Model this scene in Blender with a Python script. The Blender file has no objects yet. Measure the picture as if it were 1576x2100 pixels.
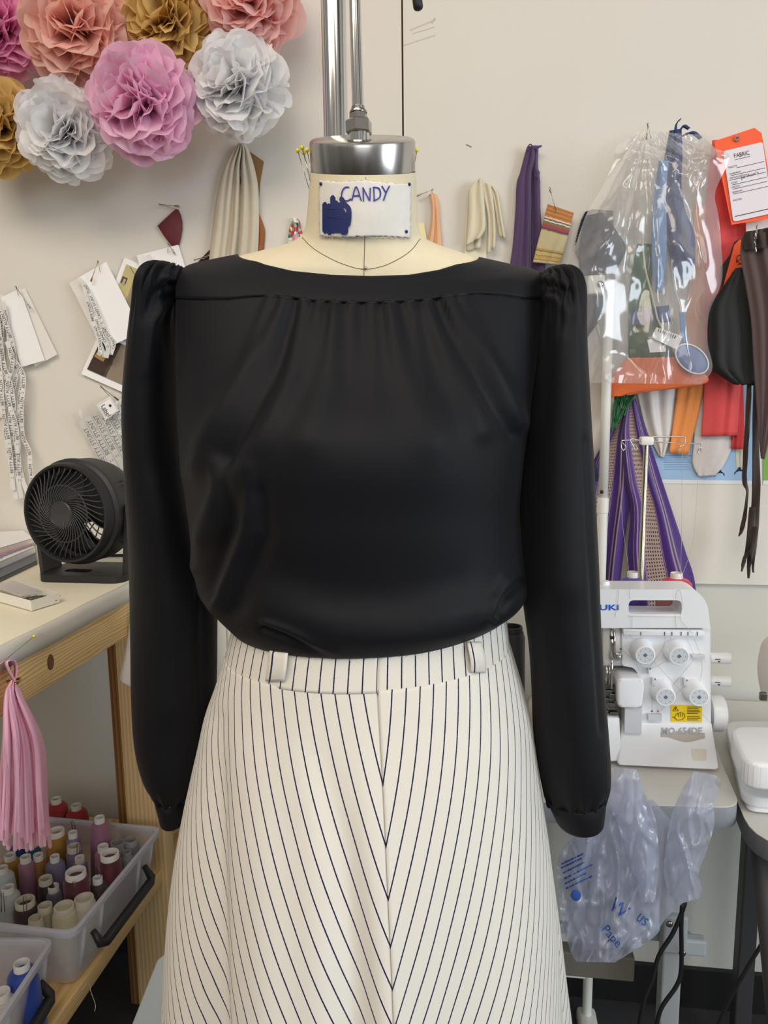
import bpy, bmesh, math, random
import numpy as np
from mathutils import Vector, Matrix, noise
from mathutils.bvhtree import BVHTree

S = bpy.context.scene
COL = S.collection
rad = math.radians

# ------------------------------------------------------------------ camera
FPX, CX, CY = 1500.0, 788.0, 1050.0          # focal length and centre in pixels of the 1576 x 2100 frame
PITCH, YAW, ROLL = rad(8.3), rad(8.0), rad(0.7)
WALL_Y = 1.50
UPW = Vector((0, 0, 1))
HD = Vector((-math.sin(YAW), math.cos(YAW), 0))
RT = Vector((math.cos(YAW), math.sin(YAW), 0))
FW = HD * math.cos(PITCH) - UPW * math.sin(PITCH)
U0 = HD * math.sin(PITCH) + UPW * math.cos(PITCH)
RR = RT * math.cos(ROLL) - U0 * math.sin(ROLL)
UU = U0 * math.cos(ROLL) + RT * math.sin(ROLL)


def ray(px, py):
    return FW + RR * ((px - CX) / FPX) - UU * ((py - CY) / FPX)


_d = ray(1500, 2075)
EYE = Vector((0, 0, -_d.z * WALL_Y / _d.y))   # eye height that puts the floor line at the foot of the wall

cam_data = bpy.data.cameras.new('camera')
cam = bpy.data.objects.new('camera', cam_data)
COL.objects.link(cam)
cam_data.sensor_fit = 'VERTICAL'
cam_data.sensor_height = 36
cam_data.lens = FPX / 2100 * 36
cam_data.clip_start = 0.02
cam.matrix_world = Matrix(((RR.x, UU.x, -FW.x, EYE.x), (RR.y, UU.y, -FW.y, EYE.y), (RR.z, UU.z, -FW.z, EYE.z), (0, 0, 0, 1)))
S.camera = cam

# ------------------------------------------------------------------ light
S.view_settings.view_transform = 'Standard'
S.view_settings.look = 'None'
S.view_settings.gamma = 1
S.view_settings.use_curve_mapping = False
S.view_settings.exposure = -0.09


def area(name, loc, target, sx, sy, power, col):
    l = bpy.data.lights.new(name, 'AREA')
    l.shape = 'RECTANGLE'
    l.size, l.size_y, l.energy, l.color = sx, sy, power, col
    o = bpy.data.objects.new(name, l)
    COL.objects.link(o)
    o.location = loc
    o.rotation_euler = (Vector(target) - Vector(loc)).to_track_quat('-Z', 'Y').to_euler()
    return o


area('ceiling_lamp', (-0.8, -0.9, 3.1), (-0.6, 0.6, 0.6), 2.2, 1.2, 46, (1, .86, .70))
area('ceiling_lamp', (0.9, -1.2, 3.1), (0.9, -1.0, 0), 1.3, 0.7, 14, (1, .92, .82))
area('window_light', (3.1, -0.7, 1.75), (0, 1.0, 1.0), 1.5, 1.8, 74, (.83, .92, 1))
area('window_light', (0.6, -3.2, 1.9), (0.2, 1.0, 1.1), 2.2, 1.5, 26, (.92, .96, 1))

world = bpy.data.worlds.new('room_surroundings')
S.world = world
world.use_nodes = True
wn, wl = world.node_tree.nodes, world.node_tree.links
_tc = wn.new('ShaderNodeTexCoord')
_sx = wn.new('ShaderNodeSeparateXYZ')
_cr = wn.new('ShaderNodeValToRGB')
_cr.color_ramp.elements[0].position = .30
_cr.color_ramp.elements[0].color = (.10, .085, .075, 1)
_cr.color_ramp.elements[1].position = .62
_cr.color_ramp.elements[1].color = (.60, .57, .53, 1)
_mr = wn.new('ShaderNodeMapRange')
_mr.inputs['From Min'].default_value = -1
wl.new(_tc.outputs['Generated'], _sx.inputs[0])
wl.new(_sx.outputs['Z'], _mr.inputs['Value'])
wl.new(_mr.outputs[0], _cr.inputs[0])
# random lighter and darker bands around the horizon, added for streaks in the chrome
_at = wn.new('ShaderNodeMath')
_at.operation = 'ARCTAN2'
wl.new(_sx.outputs['X'], _at.inputs[0])
wl.new(_sx.outputs['Y'], _at.inputs[1])
_nz = wn.new('ShaderNodeTexNoise')
_nz.noise_dimensions = '1D'
_nz.inputs['Scale'].default_value = 2.6
_nz.inputs['Detail'].default_value = 2
wl.new(_at.outputs[0], _nz.inputs['W'])
_mb = wn.new('ShaderNodeMapRange')
_mb.inputs['From Min'].default_value, _mb.inputs['From Max'].default_value = .38, .62
_mb.inputs['To Min'].default_value, _mb.inputs['To Max'].default_value = .25, 1.7
wl.new(_nz.outputs['Fac'], _mb.inputs['Value'])
_mm = wn.new('ShaderNodeMix')
_mm.data_type = 'RGBA'
_mm.blend_type = 'MULTIPLY'
_mm.inputs['Factor'].default_value = 1
wl.new(_cr.outputs[0], _mm.inputs['A'])
wl.new(_mb.outputs[0], _mm.inputs['B'])
wl.new(_mm.outputs['Result'], wn['Background'].inputs[0])
wn['Background'].inputs[1].default_value = 0.55


# ------------------------------------------------------------------ geometry helpers
def onY(px, py, y):
    d = ray(px, py)
    return EYE + d * (y / d.y)


def onW(px, py, off=0.0):
    return onY(px, py, WALL_Y - off)


def onH(px, py, h):
    d = ray(px, py)
    return EYE + d * (h / d.dot(HD))


def onZ(px, py, z):
    d = ray(px, py)
    return EYE + d * ((z - EYE.z) / d.z)


def onX(px, py, x):
    d = ray(px, py)
    return EYE + d * (x / d.x)


_M = np.array([list(RR), list(UU), list(FW)])
_E = np.array(list(EYE))


def pix(P):
    """pixels of an (..., 3) array of points"""
    q = (np.asarray(P, float) - _E) @ _M.T
    return np.stack([CX + FPX * q[..., 0] / q[..., 2], CY - FPX * q[..., 1] / q[..., 2]], -1)


def lerp(a, b, t):
    return a + (b - a) * t


def lin(c):
    c = c / 255.0
    return c / 12.92 if c <= .04045 else ((c + .055) / 1.055) ** 2.4


def rgb(c):
    return (lin(c[0]), lin(c[1]), lin(c[2]), 1)


class MB:
    """collects geometry for one mesh object"""

    def __init__(self):
        self.v, self.f, self.uv, self.mi = [], [], [], []

    def add(self, verts, faces, uvs=None, mi=0):
        n = len(self.v)
        self.v += [tuple(p) for p in verts]
        self.f += [tuple(i + n for i in f) for f in faces]
        self.uv += list(uvs) if uvs is not None else [(0, 0)] * len(verts)
        self.mi += [mi] * len(faces)
        return self

    def build(self, name, mat, parent=None, smooth=True, angle=None):
        me = bpy.data.meshes.new(name)
        me.from_pydata(self.v, [], self.f)
        for m in (mat if isinstance(mat, (list, tuple)) else [mat]):
            me.materials.append(m)
        me.polygons.foreach_set('material_index', self.mi)
        ul = me.uv_layers.new(name='UVMap')
        idx = np.empty(len(me.loops), dtype=np.int32)
        me.loops.foreach_get('vertex_index', idx)
        ul.data.foreach_set('uv', np.asarray(self.uv, dtype=np.float32)[idx].ravel())
        me.polygons.foreach_set('use_smooth', [smooth] * len(me.polygons))
        me.update()
        if smooth and angle is not None:
            me.set_sharp_from_angle(angle=rad(angle))
        o = bpy.data.objects.new(name, me)
        COL.objects.link(o)
        if parent is not None:
            o.parent = parent
            if 'wl' in parent.keys():
                o.matrix_parent_inverse = Matrix.Translation(-Vector(parent['wl']))
        return o


def tag(o, label=None, cat=None, group=None, kind=None):
    if label:
        o['label'] = label
    if cat:
        o['category'] = cat
    if group:
        o['group'] = group
    if kind:
        o['kind'] = kind
    return o


def thing(name, label, cat, loc=(0, 0, 0), group=None, local=False):
    o = bpy.data.objects.new(name, None)
    COL.objects.link(o)
    o.location = loc
    o.empty_display_size = .03
    if not local:
        o['wl'] = list(loc)
    return tag(o, label, cat, group)


def struct(o):
    o['kind'] = 'structure'
    return o


def grid(P, uv=None, thick=0.0, closed=False):
    """verts and faces of an (n, m, 3) array; thick > 0 makes a solid sheet grown along its normals"""
    P = np.asarray(P, float)
    n, m = P.shape[:2]
    if uv is None:
        uv = np.stack(np.meshgrid(np.linspace(0, 1, m), np.linspace(0, 1, n)), -1)
    uv = np.asarray(uv, float)
    v = P.reshape(-1, 3)
    mm = m if closed else m - 1
    f = [(i * m + j, i * m + (j + 1) % m, (i + 1) * m + (j + 1) % m, (i + 1) * m + j) for i in range(n - 1) for j in range(mm)]
    u = uv.reshape(-1, 2)
    if thick:
        N = normals(P, closed).reshape(-1, 3)
        k = n * m
        v = np.concatenate([v, v - N * thick])
        f = f + [tuple(k + i for i in reversed(q)) for q in f]
        for j in range(mm):
            a, b = j, (j + 1) % m
            f.append((b, a, k + a, k + b))
            a, b = a + (n - 1) * m, b + (n - 1) * m
            f.append((a, b, k + b, k + a))
        if not closed:
            for i in range(n - 1):
                a, b = i * m, (i + 1) * m
                f.append((a, b, k + b, k + a))
                a, b = a + m - 1, b + m - 1
                f.append((b, a, k + a, k + b))
        u = np.concatenate([u, u])
    return v, f, u


def normals(P, closed=False):
    if closed:
        du = np.roll(P, -1, 1) - np.roll(P, 1, 1)
    else:
        du = np.gradient(P, axis=1)
    dv = np.gradient(P, axis=0)
    N = np.cross(du, dv)
    return N / np.maximum(np.linalg.norm(N, axis=-1, keepdims=True), 1e-12)


def tube(pts, r, n=8, cap=True, squash=None):
    """tube along points; r a number or one per point"""
    pts = [Vector(p) for p in pts]
    rs = [r] * len(pts) if not hasattr(r, '__len__') else list(r)
    v, f = [], []
    t0 = (pts[1] - pts[0]).normalized()
    ref = Vector((0, 0, 1)) if abs(t0.z) < .9 else Vector((1, 0, 0))
    nrm = t0.cross(ref).normalized()
    prev = t0
    for i, p in enumerate(pts):
        t = (pts[min(i + 1, len(pts) - 1)] - pts[max(i - 1, 0)])
        t = t.normalized() if t.length > 1e-9 else prev
        q = prev.rotation_difference(t)
        nrm = (q @ nrm).normalized()
        b = t.cross(nrm).normalized()
        prev = t
        for k in range(n):
            a = 2 * math.pi * k / n
            v.append(p + (nrm * math.cos(a) + b * math.sin(a)) * rs[i])
    for i in range(len(pts) - 1):
        for k in range(n):
            f.append((i * n + k, i * n + (k + 1) % n, (i + 1) * n + (k + 1) % n, (i + 1) * n + k))
    if cap:
        f.append(tuple(reversed(range(n))))
        f.append(tuple(range((len(pts) - 1) * n, len(pts) * n)))
    return v, f


def smooth_path(pts, k=6):
    """Catmull-Rom through points"""
    P = np.array([list(p) for p in pts], float)
    P = np.concatenate([[2 * P[0] - P[1]], P, [2 * P[-1] - P[-2]]])
    out = []
    for i in range(1, len(P) - 2):
        for t in np.linspace(0, 1, k, endpoint=False):
            a, b, c, d = P[i - 1], P[i], P[i + 1], P[i + 2]
            out.append(.5 * (2 * b + (c - a) * t + (2 * a - 5 * b + 4 * c - d) * t * t + (3 * b - a - 3 * c + d) * t ** 3))
    out.append(P[-2])
    return np.array(out)


def catrom(rows, ks):
    """Catmull-Rom interpolation of a table of rows at float row indices"""
    P = np.asarray(rows, float)
    n = len(P)
    P = np.concatenate([[2 * P[0] - P[1]], P, [2 * P[-1] - P[-2]]])
    ks = np.clip(np.asarray(ks, float), 0, n - 1 - 1e-9)
    i = np.floor(ks).astype(int)
    t = (ks - i)[..., None]
    a, b, c, d = P[i], P[i + 1], P[i + 2], P[i + 3]
    return .5 * (2 * b + (c - a) * t + (2 * a - 5 * b + 4 * c - d) * t * t + (3 * b - a - 3 * c + d) * t ** 3)


def lathe(prof, n=32, mat=None, cap=True):
    """prof: list of (radius, z)"""
    v, f = [], []
    for r, z in prof:
        for k in range(n):
            a = 2 * math.pi * k / n
            v.append(Vector((r * math.cos(a), r * math.sin(a), z)))
    for i in range(len(prof) - 1):
        for k in range(n):
            f.append((i * n + k, i * n + (k + 1) % n, (i + 1) * n + (k + 1) % n, (i + 1) * n + k))
    if cap:
        if prof[0][0] > 1e-6:
            f.append(tuple(reversed(range(n))))
        if prof[-1][0] > 1e-6:
            f.append(tuple(range((len(prof) - 1) * n, len(prof) * n)))
    if mat is not None:
        v = [mat @ p for p in v]
    return v, f


def frame(o, z, x=None):
    """matrix with its z axis along z at o"""
    z = Vector(z).normalized()
    x = Vector(x) if x is not None else (Vector((1, 0, 0)) if abs(z.x) < .9 else Vector((0, 1, 0)))
    y = z.cross(x).normalized()
    x = y.cross(z).normalized()
    return Matrix(((x.x, y.x, z.x, o[0]), (x.y, y.y, z.y, o[1]), (x.z, y.z, z.z, o[2]), (0, 0, 0, 1)))


def bm_out(bm, mat=None):
    bm.verts.index_update()
    v = [(mat @ p.co if mat is not None else p.co.copy()) for p in bm.verts]
    f = [tuple(q.index for q in fc.verts) for fc in bm.faces]
    bm.free()
    return v, f


def box(c, s, bev=0.0, seg=2, rot=None, taper=None):
    """box of size s centred at c (rot: a 3x3/4x4 matrix); taper scales its top in x and y"""
    bm = bmesh.new()
    bmesh.ops.create_cube(bm, size=1)
    for p in bm.verts:
        k = taper if taper and p.co.z > 0 else (1, 1)
        p.co = Vector((p.co.x * s[0] * k[0], p.co.y * s[1] * k[1], p.co.z * s[2]))
    if bev:
        bmesh.ops.bevel(bm, geom=bm.edges[:], offset=bev, segments=seg, affect='EDGES', profile=.5)
    m = Matrix.Translation(Vector(c)) @ (rot.to_4x4() if rot is not None else Matrix())
    return bm_out(bm, m)


def prism(pts, vec, bev=0.0, seg=2):
    """extrude a planar polygon along vec, bevelling its edges"""
    bm = bmesh.new()
    vs = [bm.verts.new(p) for p in pts]
    fc = bm.faces.new(vs)
    r = bmesh.ops.extrude_face_region(bm, geom=[fc])
    bmesh.ops.translate(bm, verts=[e for e in r['geom'] if isinstance(e, bmesh.types.BMVert)], vec=Vector(vec))
    bmesh.ops.recalc_face_normals(bm, faces=bm.faces[:])
    if bev:
        bmesh.ops.bevel(bm, geom=bm.edges[:], offset=bev, segments=seg, affect='EDGES', profile=.5)
    return bm_out(bm)


def ball(c, r, n=12, sc=(1, 1, 1)):
    prof = [(r * math.sin(math.pi * i / n), -r * math.cos(math.pi * i / n)) for i in range(n + 1)]
    prof[0] = (1e-5, -r)
    prof[-1] = (1e-5, r)
    v, f = lathe(prof, n)
    return [Vector((p.x * sc[0], p.y * sc[1], p.z * sc[2])) + Vector(c) for p in v], f


def rounded(pts, r, k=5):
    """round the corners of a closed 2-D polygon"""
    out = []
    n = len(pts)
    for i in range(n):
        a, b, c = (np.array(pts[(i + j) % n], float) for j in (-1, 0, 1))
        rr = r[i] if hasattr(r, '__len__') else r
        u, w = a - b, c - b
        rr = min(rr, np.linalg.norm(u) * .49, np.linalg.norm(w) * .49)
        p, q = b + u / np.linalg.norm(u) * rr, b + w / np.linalg.norm(w) * rr
        for t in np.linspace(0, 1, k):
            out.append(tuple((1 - t) ** 2 * p + 2 * t * (1 - t) * b + t * t * q))
    return out


_text_cache = {}


def text_mesh(body):
    """vertices (width 1, baseline at 0) and faces of a line of lettering"""
    if body not in _text_cache:
        bold = body in ('JUKI', 'MO-654DE')
        cu = bpy.data.curves.new('lettering', 'FONT')
        cu.body = body
        cu.resolution_u = 2
        cu.offset = .022 if bold else 0
        ob = bpy.data.objects.new('lettering', cu)
        COL.objects.link(ob)
        dg = bpy.context.evaluated_depsgraph_get()
        me = ob.evaluated_get(dg).to_mesh()
        v = np.array([list(p.co) for p in me.vertices])
        f = [tuple(p.vertices) for p in me.polygons]
        ob.evaluated_get(dg).to_mesh_clear()
        bpy.data.objects.remove(ob)
        bpy.data.curves.remove(cu)
        x0, x1 = v[:, 0].min(), v[:, 0].max()
        v = (v - [x0, 0, 0]) / (x1 - x0)
        _text_cache[body] = (v, f)
    return _text_cache[body]


def text_to(mb, body, func, height=None):
    """lettering laid on a surface: func(x, y) with x in 0..1 and y in units of the line's width"""
    v, f = text_mesh(body)
    mb.add([func(p[0], p[1]) for p in v], f)


# ------------------------------------------------------------------ materials
def nodes_of(name):
    m = bpy.data.materials.new(name)
    m.use_nodes = True
    nt = m.node_tree
    return m, nt, nt.nodes, nt.links


def mat(name, c, rough=.6, metal=0.0, spec=.5, sheen=0.0, var=.06, vscale=25, bump=0.0, bscale=200, weave=0.0, coat=0.0, trans=0.0, alpha=1.0, aniso=0.0, bdist=.001):
    """principled material with a procedural variation of colour and a bump"""
    m, nt, N, L = nodes_of(name)
    b = N['Principled BSDF']
    tc = N.new('ShaderNodeTexCoord')
    nz = N.new('ShaderNodeTexNoise')
    nz.inputs['Scale'].default_value = vscale
    nz.inputs['Detail'].default_value = 4
    L.new(tc.outputs['Object'], nz.inputs['Vector'])
    mx = N.new('ShaderNodeMix')
    mx.data_type = 'RGBA'
    base = rgb(c)
    mx.inputs['A'].default_value = tuple(max(0, x * (1 - var)) for x in base[:3]) + (1,)
    mx.inputs['B'].default_value = tuple(min(1, x * (1 + var)) for x in base[:3]) + (1,)
    L.new(nz.outputs['Fac'], mx.inputs['Factor'])
    L.new(mx.outputs['Result'], b.inputs['Base Color'])
    b.inputs['Roughness'].default_value = rough
    b.inputs['Metallic'].default_value = metal
    b.inputs['Specular IOR Level'].default_value = spec
    b.inputs['Sheen Weight'].default_value = sheen
    b.inputs['Coat Weight'].default_value = coat
    b.inputs['Transmission Weight'].default_value = trans
    b.inputs['Alpha'].default_value = alpha
    b.inputs['Anisotropic'].default_value = aniso
    if bump or weave:
        bp = N.new('ShaderNodeBump')
        bp.inputs['Distance'].default_value = bdist
        if weave:
            w1, w2 = N.new('ShaderNodeTexWave'), N.new('ShaderNodeTexWave')
            w1.bands_direction, w2.bands_direction = 'X', 'Z'
            for w in (w1, w2):
                w.inputs['Scale'].default_value = bscale
                w.inputs['Distortion'].default_value = 1.5
                L.new(tc.outputs['Object'], w.inputs['Vector'])
            ad = N.new('ShaderNodeMath')
            L.new(w1.outputs['Fac'], ad.inputs[0])
            L.new(w2.outputs['Fac'], ad.inputs[1])
            L.new(ad.outputs[0], bp.inputs['Height'])
            bp.inputs['Strength'].default_value = weave
        else:
            n2 = N.new('ShaderNodeTexNoise')
            n2.inputs['Scale'].default_value = bscale
            n2.inputs['Detail'].default_value = 3
            L.new(tc.outputs['Object'], n2.inputs['Vector'])
            L.new(n2.outputs['Fac'], bp.inputs['Height'])
            bp.inputs['Strength'].default_value = bump
        L.new(bp.outputs[0], b.inputs['Normal'])
    return m


def tissue(name, c, trans=.4):
    """thin paper or cloth that lets light through"""
    m, nt, N, L = nodes_of(name)
    N.remove(N['Principled BSDF'])
    d, t, mx = N.new('ShaderNodeBsdfDiffuse'), N.new('ShaderNodeBsdfTranslucent'), N.new('ShaderNodeMixShader')
    nz = N.new('ShaderNodeTexNoise')
    nz.inputs['Scale'].default_value = 60
    tc = N.new('ShaderNodeTexCoord')
    L.new(tc.outputs['Object'], nz.inputs['Vector'])
    cm = N.new('ShaderNodeMix')
    cm.data_type = 'RGBA'
    base = rgb(c)
    cm.inputs['A'].default_value = tuple(x * .93 for x in base[:3]) + (1,)
    cm.inputs['B'].default_value = tuple(min(1, x * 1.05) for x in base[:3]) + (1,)
    L.new(nz.outputs['Fac'], cm.inputs['Factor'])
    L.new(cm.outputs['Result'], d.inputs[0])
    L.new(cm.outputs['Result'], t.inputs[0])
    mx.inputs[0].default_value = trans
    L.new(d.outputs[0], mx.inputs[1])
    L.new(t.outputs[0], mx.inputs[2])
    L.new(mx.outputs[0], N['Material Output'].inputs[0])
    return m


def plastic_film(name, c, clear=.6, rough=.12, haze=.5, gloss=.25):
    """thin polythene: part clear, part hazy, with a sheen"""
    m, nt, N, L = nodes_of(name)
    N.remove(N['Principled BSDF'])
    tr, d, tl, g = (N.new('ShaderNodeBsdf' + k) for k in ('Transparent', 'Diffuse', 'Translucent', 'Glossy'))
    base = rgb(c)
    tr.inputs[0].default_value = tuple(min(1, .82 + .18 * x) for x in base[:3]) + (1,)
    d.inputs[0].default_value = base
    tl.inputs[0].default_value = base
    g.inputs['Roughness'].default_value = rough
    g.inputs[0].default_value = (.9, .9, .9, 1)
    m1, m2, m3 = (N.new('ShaderNodeMixShader') for _ in range(3))
    m1.inputs[0].default_value = haze
    L.new(d.outputs[0], m1.inputs[1])
    L.new(tl.outputs[0], m1.inputs[2])
    nz = N.new('ShaderNodeTexNoise')
    nz.inputs['Scale'].default_value = 18
    tc = N.new('ShaderNodeTexCoord')
    L.new(tc.outputs['Object'], nz.inputs['Vector'])
    mr = N.new('ShaderNodeMapRange')
    mr.inputs['To Min'].default_value = max(0, clear - .08)
    mr.inputs['To Max'].default_value = min(1, clear + .08)
    L.new(nz.outputs['Fac'], mr.inputs['Value'])
    L.new(mr.outputs[0], m2.inputs[0])
    L.new(m1.outputs[0], m2.inputs[1])
    L.new(tr.outputs[0], m2.inputs[2])
    fr = N.new('ShaderNodeLayerWeight')
    fr.inputs['Blend'].default_value = .5
    gm = N.new('ShaderNodeMapRange')
    gm.inputs['From Min'].default_value = .35
    gm.inputs['To Min'].default_value = gloss * .25
    gm.inputs['To Max'].default_value = gloss
    L.new(fr.outputs['Facing'], gm.inputs['Value'])
    L.new(gm.outputs[0], m3.inputs[0])
    L.new(m2.outputs[0], m3.inputs[1])
    L.new(g.outputs[0], m3.inputs[2])
    L.new(m3.outputs[0], N['Material Output'].inputs[0])
    return m


def math_node(N, L, op, a, b=None):
    n = N.new('ShaderNodeMath')
    n.operation = op
    for i, x in enumerate((a, b)):
        if x is None:
            continue
        if hasattr(x, 'is_linked') or hasattr(x, 'links'):
            L.new(x, n.inputs[i])
        else:
            n.inputs[i].default_value = x
    return n.outputs[0]


def ramp_mat(name, stops, axis='V', rough=.8, weave=.3, bscale=900, sheen=.2, const=True, noise_amt=.012):
    """cloth or print coloured by bands along a UV axis; stops: (position, colour)"""
    m, nt, N, L = nodes_of(name)
    b = N['Principled BSDF']
    uv = N.new('ShaderNodeTexCoord')
    sp = N.new('ShaderNodeSeparateXYZ')
    L.new(uv.outputs['UV'], sp.inputs[0])
    nz = N.new('ShaderNodeTexNoise')
    nz.inputs['Scale'].default_value = 9
    L.new(uv.outputs['UV'], nz.inputs['Vector'])
    off = math_node(N, L, 'MULTIPLY', math_node(N, L, 'SUBTRACT', nz.outputs['Fac'], .5), noise_amt * 2)
    val = math_node(N, L, 'ADD', sp.outputs['X' if axis == 'U' else 'Y'], off)
    cr = N.new('ShaderNodeValToRGB')
    cr.color_ramp.interpolation = 'CONSTANT' if const else 'LINEAR'
    el = cr.color_ramp.elements
    el[0].position, el[0].color = stops[0][0], rgb(stops[0][1])
    el.remove(el[1])
    for p, c in stops[1:]:
        e = el.new(p)
        e.color = rgb(c)
    L.new(val, cr.inputs[0])
    L.new(cr.outputs[0], b.inputs['Base Color'])
    b.inputs['Roughness'].default_value = rough
    b.inputs['Sheen Weight'].default_value = sheen
    b.inputs['Specular IOR Level'].default_value = .25
    if weave:
        n2 = N.new('ShaderNodeTexNoise')
        n2.inputs['Scale'].default_value = bscale
        L.new(uv.outputs['Object'], n2.inputs['Vector'])
        bp = N.new('ShaderNodeBump')
        bp.inputs['Strength'].default_value = weave
        bp.inputs['Distance'].default_value = .0006
        L.new(n2.outputs['Fac'], bp.inputs['Height'])
        L.new(bp.outputs[0], b.inputs['Normal'])
    return m


def wood(name, c1, c2, scale=7.0, axis='Y', dist=5.0, stretch=.06):
    """softwood with grain along one axis"""
    m, nt, N, L = nodes_of(name)
    b = N['Principled BSDF']
    tc, mp = N.new('ShaderNodeTexCoord'), N.new('ShaderNodeMapping')
    L.new(tc.outputs['Object'], mp.inputs[0])
    mp.inputs['Scale'].default_value = tuple(stretch if a == axis else 1 for a in 'XYZ')
    nz = N.new('ShaderNodeTexNoise')
    nz.inputs['Scale'].default_value = 6
    nz.inputs['Detail'].default_value = 2
    L.new(mp.outputs[0], nz.inputs['Vector'])
    w = N.new('ShaderNodeTexWave')
    w.wave_type = 'BANDS'
    w.bands_direction = 'Z' if axis != 'Z' else 'X'
    w.wave_profile = 'SAW'
    w.inputs['Scale'].default_value = scale
    w.inputs['Distortion'].default_value = dist
    w.inputs['Detail'].default_value = 2
    w.inputs['Detail Scale'].default_value = .8
    L.new(mp.outputs[0], w.inputs['Vector'])
    cr = N.new('ShaderNodeValToRGB')
    cr.color_ramp.elements[0].position = .25
    cr.color_ramp.elements[0].color = rgb(c1)
    cr.color_ramp.elements[1].position = .95
    cr.color_ramp.elements[1].color = rgb(c2)
    L.new(w.outputs['Fac'], cr.inputs[0])
    mx = N.new('ShaderNodeMix')
    mx.data_type = 'RGBA'
    mx.blend_type = 'MULTIPLY'
    mx.inputs['Factor'].default_value = .35
    L.new(cr.outputs[0], mx.inputs['A'])
    cr2 = N.new('ShaderNodeValToRGB')
    cr2.color_ramp.elements[0].color = (.6, .5, .4, 1)
    L.new(nz.outputs['Fac'], cr2.inputs[0])
    L.new(cr2.outputs[0], mx.inputs['B'])
    L.new(mx.outputs['Result'], b.inputs['Base Color'])
    b.inputs['Roughness'].default_value = .55
    b.inputs['Specular IOR Level'].default_value = .3
    return m


M = {}
M['wall_paint'] = mat('wall_paint', (220, 215, 205), .75, var=.02, vscale=6, bump=.25, bscale=260, bdist=.0006)
M['wall_paint_grey'] = mat('wall_paint_grey', (207, 206, 197), .7, var=.02, vscale=5, bump=.2, bscale=260, bdist=.0006)
M['seam_dark'] = mat('seam_dark', (70, 50, 28), .9)
M['black_rubber'] = mat('black_rubber', (22, 22, 23), .55, bump=.1)
M['floor_grey'] = mat('floor_grey', (56, 56, 58), .6, var=.2, vscale=40, bump=.2, bscale=400)
M['black_cloth'] = mat('black_cloth', (14, 15, 20), .58, spec=.2, sheen=.03, var=.03, weave=.12, bscale=1500, bdist=.0003)
M['black_thread'] = mat('black_thread', (20, 20, 22), .7)
M['canvas'] = mat('canvas', (224, 213, 184), .9, spec=.2, var=.04, vscale=80, weave=.3, bscale=700, bdist=.0004)
M['muslin'] = mat('muslin', (240, 236, 228), .95, spec=.1, var=.05, vscale=120, weave=.45, bscale=700, bdist=.0006)
M['chrome'] = mat('chrome', (214, 213, 210), .10, 1, var=.05, vscale=12)
M['steel'] = mat('steel', (176, 173, 168), .28, 1, var=.04, vscale=30, aniso=.6)
M['nickel'] = mat('nickel', (168, 163, 156), .2, 1)
M['ink_blue'] = mat('ink_blue', (52, 56, 150), .7)
M['marker_navy'] = mat('marker_navy', (8, 30, 92), .6, var=.02)
M['navy_plastic'] = mat('navy_plastic', (30, 34, 92), .3)
M['yellow_glass'] = mat('yellow_glass', (232, 214, 40), .15, coat=.5, var=.03)
M['grey_thread'] = mat('grey_thread', (120, 108, 88), .9)
M['off_white_cloth'] = mat('off_white_cloth', (232, 228, 218), .9, spec=.15, weave=.2, bscale=900)


# ------------------------------------------------------------------ setting
def slab(name, x0, x1, y0, y1, z0, z1, m):
    mb = MB()
    mb.add(*box(((x0 + x1) / 2, (y0 + y1) / 2, (z0 + z1) / 2), (x1 - x0, y1 - y0, z1 - z0)))
    return struct(mb.build(name, m, smooth=False))


PANEL_Z = onW(1480, 1198).z                 # bottom of the upper panels
SEAM_X = onW(826, 140).x
PT = .012
slab('floor', -2.6, 2.8, -1.6, WALL_Y + .12, -.06, 0, M['floor_grey'])
slab('wall_back', -2.6, 2.8, WALL_Y + PT, WALL_Y + .1, 0, 2.9, M['wall_paint_grey'])
slab('wall_upper_left', -2.6, SEAM_X - .0018, WALL_Y, WALL_Y + PT, PANEL_Z, 2.9, M['wall_paint'])
slab('wall_upper_right', SEAM_X + .0018, 2.8, WALL_Y, WALL_Y + PT, PANEL_Z, 2.9, M['wall_paint'])
slab('gap_shade_1', SEAM_X - .0018, SEAM_X + .0018, WALL_Y + .004, WALL_Y + PT, PANEL_Z, 2.9, M['seam_dark'])  # recessed brown strip painted in for the darkness inside the panel gap
_bz = onW(1510, 1997).z
slab('baseboard_back', -2.6, 2.8, WALL_Y, WALL_Y + PT, 0, _bz, M['black_rubber'])


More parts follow.
